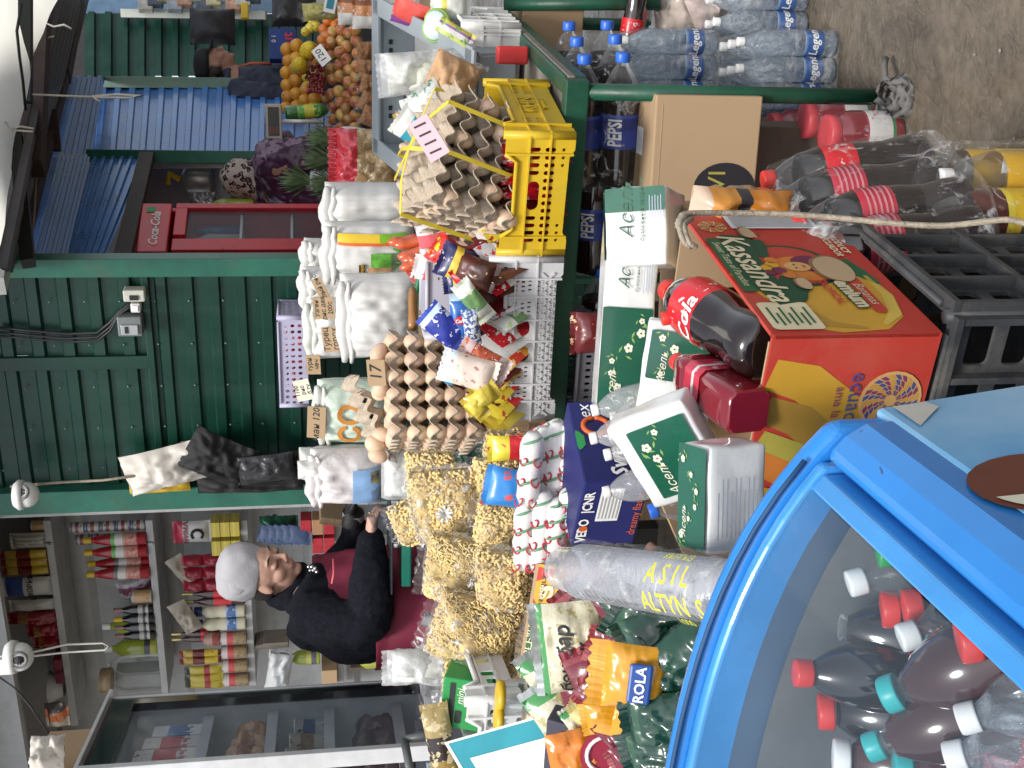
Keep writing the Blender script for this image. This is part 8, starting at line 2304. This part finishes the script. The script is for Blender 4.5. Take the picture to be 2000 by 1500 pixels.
# VI carton
va, vb, vw, vz = span(1462, 398, 1478, 226, .27)
vi = carton('cardboard_box', 'brown cardboard box with black circle lettered VI', .31, .25, .275, CARD, (0,0,0), vz)
vi.location = P(1470, 284, 3.0)+V((0.0,.10,0)); vi.location.z = P(1474, 284, 3.0).z; vi.rotation_euler = (0, 0, RZ+.12)
pn = Panel(kids(vi)[0], (0, -.125, .1375), (1,0,0), (0,0,1), (0,-1,0))
pn.shape(blob(-.075, -.055, .066, .082, 30), M('matt black print', (.018,.016,.022), .75), lay=1); pn.text('VI', -.055, -.035, .065, M('ochre letters', (.35,.30,.06), .6), 0, 3)
pn.rect(.0, .12, .26, .003, CARDIN, .001, lay=1)
p3 = Panel(kids(vi)[0], (0, 0, .275), (1,0,0), (0,1,0), (0,0,1)); p3.rect(.03, .0, .07, .06, PAPER, .001, lay=1); p3.rect(0,0,.234,.03,M('tape', (.42,.30,.16), .25, coat=.5),.001,lay=.4)
for k in range(4): p3.rect(.03, -.02+.012*k, .05, .003, GREYP, .0005, lay=2)
# crate-like support below VI and the jars on the ground
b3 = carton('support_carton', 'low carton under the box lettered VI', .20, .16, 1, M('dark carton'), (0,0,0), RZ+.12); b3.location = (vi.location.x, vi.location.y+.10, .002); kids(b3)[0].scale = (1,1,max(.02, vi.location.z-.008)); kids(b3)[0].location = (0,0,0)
# water packs
WLAB = bands('water label', 'Z', [(0,(.03,.10,.32)),(.85,(.10,.22,.45)),(.95,(.5,.6,.7))], art=.68, artc=(.4,.5,.65), artsc=50)
WATER = film('water in bottle', amt=.5, base=.14, sc=26, rough=.05, bump=.9, tint=(.84,.92,1), tr=(.93,.97,1), fres=.8)
wb = bottle('water_bottle', 'x', .285, .036, WATER, CAPW, WLAB, 1, (.14,.34), WAT, text=[('Legend', .24, .035, WHL, .1)])
def wpack(o, nx, ny, z, where, first=False):
    pts = grid_pts(o, nx, ny, .073, .073, RZ+.25, z)
    lab = []
    for j in range(ny):
        for i in range(nx): lab.append('water bottle in the %s pack, row %s from the front, %s in its row' % (where, ('one','two','three')[j], ('left','middle','right')[i] if nx == 3 else ('left','right')[i]))
    if first: pack(wb, pts, FILM, 'clear wrap round the %s water pack' % where, labs=lab, grp='water bottles', H=.285, R=.037, amp=.005)
    else:
        q = dup(wb); pack(q, pts, FILM, 'clear wrap round the %s water pack' % where, labs=lab, grp='water bottles', H=.285, R=.037, amp=.005)
g = PZ(1628, 172, .004)
wpack(V((g.x-.02, g.y+.02, 0)), 3, 3, .006, 'nearer', True)
g2 = V((g.x-.02, g.y+.27, 0)); wpack(V((g2.x+.04, g2.y-.0, 0)), 3, 2, .006, 'lower rear')
wpack(V((g2.x+.05, g2.y-.07, 0)), 3, 3, .295, 'upper rear')
wpack(V((g2.x+.26, g2.y-.08, 0)), 2, 2, .006, 'right rear')
# jars of tomato
TOM = M('tomato juice', (.20,.012,.02), .12, coat=1, var=.2)
JL_ = bands('tomato label', 'Z', [(0,(.05,.22,.08)),(.10,(.05,.22,.08)),(.14,(.62,.6,.58)),(.9,(.3,.03,.05))], art=.62, artc=(.5,.06,.05), artsc=50, arthi=.8)
jr = bottle('tomato_jar', 'x', .19, .060, TOM, M('jar lid', (.45,.06,.07), .35), JL_, 1, (.12,.55), JAR, capz=.86, capr=.80)
jp = [PZ(1700, 268, .004), PZ(1690, 345, .004)]
jpts = [P(1632, 262, 2.98), P(1622, 235, 3.12), P(1512, 300, 3.22), P(1530, 255, 3.35), P(1512, 375, 3.05), P(1600, 335, 2.85)]
jl = ('lying low next to the cola pack', 'behind the nearest one', 'under the VI box', 'further back under the VI box', 'left below the VI box', 'between the cola pack and the VI box')
for k, p in enumerate(jpts):
    o = jr if k == 0 else dup(jr)
    R = V((-.75,-.25,.35) if k in (0, 1, 5) else (-.1,.05,1)).normalized().to_track_quat('Z', 'Y').to_euler() if False else ((0, 0, k) if k > 1 else (0, 0, .3*k))
    o.location = V((p.x, p.y, .006)); o.rotation_euler = R; o['label'] = 'red tomato jar with white label, '+jl[k]; o['group'] = 'wrapped tomato jars'
me = hull_mb([V((p.x+.065*math.cos(a), p.y+.065*math.sin(a), z)) for p in jpts[:2]+jpts[5:] for a in range(7) for z in (.01,.17)], 3, .008, 22, 3); tag(O('shrink_wrap', me, FILM2), 'shrink wrap round the tomato jars', 'plastic wrap')
# cola pack lying in front
LABR2 = M('pale red label', (.55,.03,.06), .35, coat=.5)
cl = ((1660,335,1.98,(-.72,.45,.28)), (1672,372,1.93,(-.72,.45,.25)), (1740,412,1.86,(-.60,.62,.30)), (1745,470,1.84,(-.62,.60,.25)))
for k, (x, y, d, ax) in enumerate(cl):
    pass
ctxt = [[('Coca-Cola', .52, .05, WHL, 2.6)], None, None, None]
cpts = []
for k, (x, y, d, up_) in enumerate(((1645,332,2.14,.95), (1660,378,2.06,.95), (1715,420,1.98,.95), (1730,475,1.93,.95))):
    z = V((-.12,.10,1)).normalized(); H = .31; R = .048
    o = bottle('cola_bottle', 'wrapped Coca-Cola bottle standing by the carton, %s of the pack' % ('farthest right with script lettering','second from right','second from left with red cap','nearest the carton')[k], H, R, COLA, CAPR, LABR if k == 0 else LABR2, .82, (.46,.66), COLP, rf=petal, rot=z.to_track_quat('Z', 'Y').to_euler(), group='wrapped cola bottles', text=[('Coca-Cola', .56, .042, WHL, -.35)] if k == 0 else None)
    if k > 0:
        lb = [c_ for c_ in kids(o) if c_.name.startswith('label')][0]
        for j in range(5): 
            mb = MB(); mb.lathe([(R*1.006+.0012, H*(.49+.03*j)), (R*1.006+.0012, H*(.49+.03*j)+.004)], 20, cap=False); O('small_print', mb, M('pink print', (.68,.25,.28), .4), lb)
    o.location = P(x, y, d)-z*H*.52
    cpts.append((o.location.copy(), z))
hp_ = []
for p, z in cpts:
    for a in range(10):
        for s, k in ((0,1.0),(.6,1.0),(.95,.45)): hp_.append(p+z*(.31*s)+V((.05*k*math.cos(a*.628), .05*k*math.sin(a*.628), 0)))
me = hull_mb(hp_, 3, .010, 16, 8); tag(O('shrink_wrap', me, FILM2), 'torn shrink wrap round the cola bottles', 'plastic wrap')
# support crate for cola pack
# yellow oil/tea bottles at the bottom edge
TEA = M('tea drink', (.10,.022,.012), .1, coat=1)
OILY = M('yellow drink', (.62,.36,.02), .15, coat=1)
YL = bands('yellow label', 'Z', [(0,(.66,.44,.02)),(.9,(.7,.55,.05))], art=.66, artc=(.5,.3,.02), artsc=60)
for k, (x, y, d, l) in enumerate(((1925,345,2.12,'yellow labelled bottle farthest right at the bottom edge'), (1930,425,1.98,'dark tea bottle with yellow label nearest the black crates'), (1990,350,2.05,'yellow bottle cut by the picture edge'))):
    o = bottle('tea_bottle', l, .31, .050, OILY if k != 1 else TEA, CAPW, YL, .72, (.05,.50), COLP, rf=petal, group='bottles at the bottom edge')
    o.location = P(x, y, d)-V((0,0,.16))
me = hull_mb([P(x, y, d)+V((.06*math.cos(a), .06*math.sin(a), z)) for x, y, d in ((1925,345,2.12),(1930,425,1.98),(1990,350,2.05)) for a in range(7) for z in (-.16,.05,.12)], 3, .010, 16, 9); tag(O('shrink_wrap', me, FILM2), 'clear wrap over the yellow labelled bottles', 'plastic wrap')
px_packet('barcode_label', 'small white barcode label on the yellow bottles', PAPER, 1968, 322, 2.04, .03, .02, .003, yaw=-.3, fin=0)
# fanta bag right of carton
px_packet('orange_soda_bag', 'clear wrapped orange soda behind the banana carton', bands('wrap soda', 'Z', [(0,(.62,.22,.02)),(.45,(.03,.03,.04)),(.58,(.65,.27,.04)),(.85,(.62,.45,.33))], art=.66, artc=(.75,.6,.5), artsc=50, coat=1), 1445, 405, 2.02, .07, .18, .10, roll=-.05, yaw=-.5, fin=0, amp=.3)
# white crate and bags top right on the ground
wq = PZ(1525, 25, .02)
crate('white_crate', 'white slatted crate on the wet ground behind the water packs', .3, .26, .20, WHITE, wht, wht, (wq.x+.10, wq.y+.20, .13), RZ-.2, e=.03, drop=0, extra=wht_x)
b4 = carton('support_carton', 'carton under the white slatted crate', .28, .24, .12, CARD, (wq.x+.10, wq.y+.20, .004), RZ-.2)
clearbag('clear_bag', 'torn clear bag hanging over the white slatted crate', 1330, 14, 3.75, .22, .20, .12, M('pale scraps', (.5,.42,.36), .7, var=.3), .2, 120)
clearbag('clear_bag', 'pinkish plastic bag between the water and the white slatted crate', 1385, 20, 3.7, .14, .14, .10, M('pink scraps', (.45,.36,.33), .7, var=.3), .5, 121)
for k, (x, y) in enumerate(((1240, 35), (1235, 52))):
    bat('cola_bottle', 'cola bottle lying on the rear wire shelf, %s one' % ('right','left')[k], x, y, 3.7, .24, .036, COLA, CAPR, LABR, (-.8,.3,.1))
cb2 = carton('cardboard_box', 'plain cardboard box under the table behind the six pack', .30, .25, .20, CARD, (0,0,0), RZ); cb2.location = P(1085, 40, 3.9)
cb2.location.z = P(1125, 40, 3.9).z
# table deck shelf, things under table: purple tray, black basket
px_packet('red_wrap', 'red and clear packets in the gloom behind the napkins', 'darkred', 1165, 650, 2.7, .10, .10, .06, yaw=-.3)
def bsk(w, h, e, dr): return [rrect(-w/2+.02+k*.02, h*z, .008, .016, .003, 1) for k in range(int((w-.04)/.02)) for z in (.3,.5,.7)]
ub = P(1195, 715, 3.2)
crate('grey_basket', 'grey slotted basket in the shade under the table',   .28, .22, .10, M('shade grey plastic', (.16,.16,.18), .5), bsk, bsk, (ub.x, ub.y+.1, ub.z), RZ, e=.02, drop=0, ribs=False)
bx2 = carton('blue_carton', 'deep blue carton below the slotted basket under the table', .34, .26, .10, M('navy carton'), (ub.x, ub.y+.1, ub.z-.12), RZ)
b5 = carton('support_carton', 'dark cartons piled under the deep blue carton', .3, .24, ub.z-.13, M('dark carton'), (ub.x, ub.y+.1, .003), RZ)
b6 = carton('support_carton', 'raw cardboard carton carrying the napkin packs', .42, .34, .72, CARD, (0,0,0), kz+.3); q = P(1320, 560, 2.25); b6.location = (q.x-.05, q.y+.05, .002); kids(b6)[0].scale = (1,1,max(.1, (q.z-.03)/.72))
# ============================================================= BLUE FREEZER
FZL = V((-.30,-.954,0)); FZW = V((-.954,.30,0))     # along the freezer towards the camera; across to the left
fo = PZ(1615, 812, .95); fo.z = 0
FBL = M('freezer blue', (.022,.22,.62), .30, var=.08, sc=5, coat=.4, dirt=.22, dc=(.16,.30,.50), bump=.05, bsc=30)
frz = T('blue_freezer', 'sky blue chest freezer with curved clear lid full of drinks', 'freezer', fo)
def fz_(l, w_, z): return FZL*l+FZW*w_+V((0,0,z))
LEN, WID = 1.15, .72
def prof(t):   # curved top profile across the width: t 0..1
    return .932+.162*(1-math.exp(-max(0, t)*WID/.17))
NS = 24
def shell(l0, l1, w0, w1, dz, th, mb, n=NS):
    vs = []
    for i in range(n+1):
        t = w0+(w1-w0)*i/n
        for l in (l0, l1):
            for q in (0, -th): vs.append(fz_(l, WID*t, prof(t)+dz+q))
    fs = []
    for i in range(n):
        a = i*4; b = a+4
        fs += [(a, a+2, b+2, b), (a+1, b+1, b+3, a+3), (a, b, b+1, a+1), (a+2, a+3, b+3, b+2)]
    fs += [(0,1,3,2), (n*4, n*4+2, n*4+3, n*4+1)]
    mb.add(vs, fs, 0, False); return mb
mb = MB(); shell(0, .030, .0, 1, .020, .10, mb); O('end_cap', mb, FBL, frz, .014, 4)
mb = MB(); shell(.0325, .050, .05, 1, .008, .05, mb); O('lid_frame', mb, M('lid blue', (.05,.28,.66), .25, coat=.5), frz, .006, 3)
# right long rim
mb = MB(); vs = []
mb.add([fz_(l, w_, z) for l in (.031, LEN) for w_, z in ((.0,.80), (-.006,.90), (-.004,.925), (.008,.945), (.022,.957), (.036,.962), (.041,.93), (.02,.80))], [(i, (i+1) % 8, 8+(i+1) % 8, 8+i) for i in range(8)]+[tuple(range(8))[::-1], tuple(range(8, 16))]); O('side_rim', mb, FBL, frz, .008, 3)
mb = MB(); mb.add([fz_(l, w_, z) for l in (.052, LEN) for w_, z in ((.043,.94), (.043,.972), (.058,.984), (.058,.94))], [(0,1,5,4),(1,2,6,5),(2,3,7,6),(3,0,4,7),(3,2,1,0),(4,5,6,7)]); O('lid_rail', mb, M('lid blue'), frz, .003)
mb = MB(); mb.add([fz_(l, w_, z) for l in (.0, LEN) for w_, z in ((-.04,.06), (-.055,.12), (-.055,.55), (-.008,.899), (.03,.895), (.03,.06))], [(i, (i+1) % 6, 6+(i+1) % 6, 6+i) for i in range(6)]+[tuple(range(6))[::-1], tuple(range(6, 12))])
sp_ = O('side_panel', mb, M('freezer pale blue', (.10,.40,.74), .25, var=.1, sc=1.6, coat=.5, c2=(.50,.70,.82)), frz, .006)
mb = MB()
for k in range(8):
    l0 = rnd(.05, .9); w0 = rnd(.003, .030); ln = rnd(.003, .016)
    z0 = .9455+(w0-.008)*.75 if w0 > .008 else .93
    mb.add([tuple(fz_(l0, .010+.0, .9478)), tuple(fz_(l0+ln, .012, .9494)), tuple(fz_(l0+ln, .0135, .9508)), tuple(fz_(l0, .0105, .9482))], [(0,1,2,3)])
sc_ = O('scuffs', mb, M('scuff mark', (.10,.13,.20), .6), frz, fix=False); sc_['kind'] = 'stuff'
mb = MB(); mb.tube([fz_(.0312, WID*i/20, prof(i/20)+.020) for i in range(1, 21)], .0028, 6); O('seal', mb, M('rubber seal', (.02,.07,.17), .6), frz, fix=False)
# round brown mouth decal on the side panel
def sidept(l, z, k=0): 
    w_ = -.055 if z < .55 else -.055+.047*(z-.55)/.349
    return tuple(fz_(l, w_-.0015-.0012*k, z))
def sshape(pts, m, k, name):
    tri = tessellate_polygon([[V((a, b, 0)) for a, b in pts]]); b = MB(); b.add([sidept(a, c, k) for a, c in pts], list(tri)); return O(name, b, m, sp_, fix=False)
hit = PV(1950, 955, fo+FZW*-.03, FZW)-fo
ml, mz = hit.dot(FZL), hit.z
print('mouth', ml, mz)
ml -= .075; mz -= .035
sshape(blob(ml+.03, mz-.04, .062, .066), M('decal brown', (.14,.035,.02), .4), 0, 'mouth_print')
sshape([(ml+.03+.054*math.cos(a), mz-.04+.058*math.sin(a)) for a in [-1.0+2.3*i/14 for i in range(15)]], M('decal cream', (.70,.70,.55), .4), 1, 'teeth_print')
sshape(blob(ml+.064, mz-.03, .008, .026), M('decal red', (.55,.02,.06), .4), 2, 'tongue_print')
mb = MB(); mb.add([sidept(a, b, .5) for a, b in ((.012,.885),(.07,.885),(.03,.845),(.012,.85))], [(0,1,2,3)]); O('chip', mb, M('bare patch', (.55,.53,.48), .6), sp_, fix=False)
# far end wall, left wall, floor, inner liner
mb = MB()
for i_ in range(18):
    ta, tb_ = i_/18, (i_+1)/18
    mb.add([fz_(.046, WID*ta, prof(ta)+.002), fz_(.046, WID*tb_, prof(tb_)+.002), fz_(.054, WID*tb_, prof(tb_)-.072), fz_(.054, WID*ta, prof(ta)-.072)], [(0,1,2,3)], 0, True)
O('inner_band', mb, M('slate blue band', (.07,.12,.20), .35, coat=.3), frz, fix=False)
mb = MB(); mb.add([fz_(.03, w_, z) for w_, z in ((.0,.05), (WID,.05), (WID,1.0), (.0,.9))]+[fz_(.055, w_, z) for w_, z in ((.0,.05), (WID,.05), (WID,1.0), (.0,.9))], [(0,1,2,3),(7,6,5,4),(0,4,5,1),(1,5,6,2),(2,6,7,3),(3,7,4,0)]); O('end_wall', mb, FBL, frz)
LIN = M('inner liner', (.16,.17,.175), .4, var=.2, sc=8, dirt=.3)
mb = MB()
def quad(a, b, c, d): mb.add([fz_(*a), fz_(*b), fz_(*c), fz_(*d)], [(0,1,2,3)])
quad((.064,.058,.66), (LEN,.058,.66), (LEN,WID-.04,.66), (.064,WID-.04,.66))
quad((.064,.058,.66), (LEN,.058,.66), (LEN,.058,.94), (.064,.058,.93))
quad((.064,WID-.04,.66), (LEN,WID-.04,.66), (LEN,WID-.04,1.05), (.064,WID-.04,1.05))
for i_ in range(16):
    wa, wb_ = .058+(WID-.098)*i_/16, .058+(WID-.098)*(i_+1)/16
    quad((.064,wa,.66), (.064,wb_,.66), (.064,wb_,prof(wb_/WID)-.06), (.064,wa,prof(wa/WID)-.06))
O('inner_liner', mb, LIN, frz, fix=False)
mb = MB(); shell(.075, LEN, 1, 1.05, .02, .9, mb, 2); O('rear_wall', mb, FBL, frz)
mb = MB()
n = 26
vs = [fz_(l, WID*t, prof(t)+.004) for t in [.082+.918*i/n for i in range(n+1)] for l in (.049, LEN)]
mb.add(vs, [(2*i, 2*i+1, 2*i+3, 2*i+2) for i in range(n)], 0, True)
O('lid_glass', mb, film('lid glass', amt=.03, base=.03, sc=4, rough=.07, bump=.03, tr=(.86,.89,.91), tint=(.20,.27,.34), milk=1, fres=.12), frz, fix=False)
# drinks inside
def inf(x, y, l): return PV(x, y, fo+FZL*l, FZL)
BRN = M('brown soda', (.06,.016,.012), .1, coat=1)
UPR = (-.12,.30,.92)
INS = [
 ('red capped cola bottle standing in the freezer', 1575, 1315, .13, .27, .046, COLA, CAPR, LABP, (.06,.12,1), COLP, (.40,.58)),
 ('white capped clear bottle standing highest in the freezer', 1680, 1135, .12, .24, .036, CLEAR, CAPW, None, (-.25,.2,.9), PET, None),
 ('white capped bottle with red label in the freezer middle', 1782, 1240, .20, .24, .036, CLEAR, CAPW, REDL, (-.28,.2,.9), PET, (.5,.66)),
 ('brown soda bottle standing with pink label in the freezer', 1690, 1272, .10, .28, .050, BRN, None, bands('pink label', 'Z', [(0,(.5,.32,.45)),(.5,(.6,.45,.52)),(.85,(.55,.55,.5))], art=.6, artc=(.3,.4,.1), artsc=50), (.02,.2,1), COLP, (.40,.62)),
 ('teal capped bottle of brown soda lying to the right in the freezer', 1748, 1352, .23, .25, .048, BRN, CAPT, None, (-.35,.45,.6), PET, None),
 ('teal capped bottle of brown soda, the lower one in the freezer', 1715, 1455, .23, .25, .046, BRN, CAPT, None, (-.35,.40,.65), PET, None),
 ('blue capped bottle deep in the freezer', 1660, 1350, .09, .20, .03, BRN, CAPB, None, (-.1,.3,.8), PET, None),
 ('water bottle with blue Legend label at the freezer corner', 1875, 1475, .30, .24, .036, WATER, CAPW, WLAB, (-.25,.45,.7), WAT, (.30,.60)),
 ('water bottle next to the Legend bottle in the freezer', 1900, 1400, .30, .24, .036, WATER, CAPW, WLAB, (-.3,.45,.7), WAT, (.30,.60)),
 ('green capped bottle peeking by the freezer rail', 1735, 1085, .13, .2, .03, CLEAR, CAPG, None, (-.1,.2,.9), PET, None),
 ('red labelled cola bottle under the white capped ones', 1790, 1185, .16, .24, .04, COLA, CAPR, LABR, (-.1,.3,.9), COLP, (.5,.7)),
 ('brown soda bottle at the bottom edge of the freezer', 1830, 1480, .20, .26, .048, BRN, None, None, (.1,.2,.8), COLP, None),
 ('dark cola bottle lying deep in the freezer', 1640, 1225, .10, .26, .046, COLA, None, REDL, (.1,.3,.8), COLP, (.4,.6)),
 ('dark soda bottle between the two teal capped ones', 1790, 1420, .19, .26, .046, BRN, CAPW, None, (.05,.3,.9), COLP, None),
 ('dark cola bottle in the lower right of the freezer', 1900, 1330, .27, .26, .046, COLA, CAPR, LABR, (.05,.3,.9), COLP, (.4,.6))]
INS += [('small %s bottle packed among the others in the freezer, %s' % (c_, ords[k]), x, y, l, .23, .042, lq, cp, lm, (rnd(-.3,.1), .3, .85), COLP, (.45,.68)) for k, (x, y, l, lq, cp, lm, c_) in enumerate((
 (1745,1190,.13,BRN,CAPR,LABP,'red capped'), (1840,1275,.22,BRN,CAPT,LABP,'teal capped'), (1620,1390,.10,COLA,CAPR,LABP,'red capped'), (1700,1395,.12,BRN,CAPW,None,'white capped'), (1830,1390,.24,BRN,CAPB,LABP,'blue capped'), (1900,1250,.30,COLA,CAPR,LABR,'red capped'), (1770,1500,.2,BRN,CAPT,LABP,'teal capped'), (1650,1480,.14,BRN,CAPW,LABP,'white capped')))]
for lab, x, y, l, H, R, lq, cp, lm, ax, pf_, lb in INS:
    if R > .043: H *= .88; R *= .80
    p = inf(x, y, l)
    v_ = V(ax).normalized()
    o = bottle('chilled_bottle', lab, H, R, lq, cp, lm, .90 if lq in (COLA, BRN) else .97, lb or (.4,.6), pf_, rf=petal if pf_ is not WAT else None, rot=v_.to_track_quat('Z', 'Y').to_euler(), group='bottles inside the freezer', text=[('Legend', .45, .04, WHL, .3)] if 'Legend label' in lab else None, capr=.36 if R < .037 else .43)
    o.location = p-v_*(H*.95)
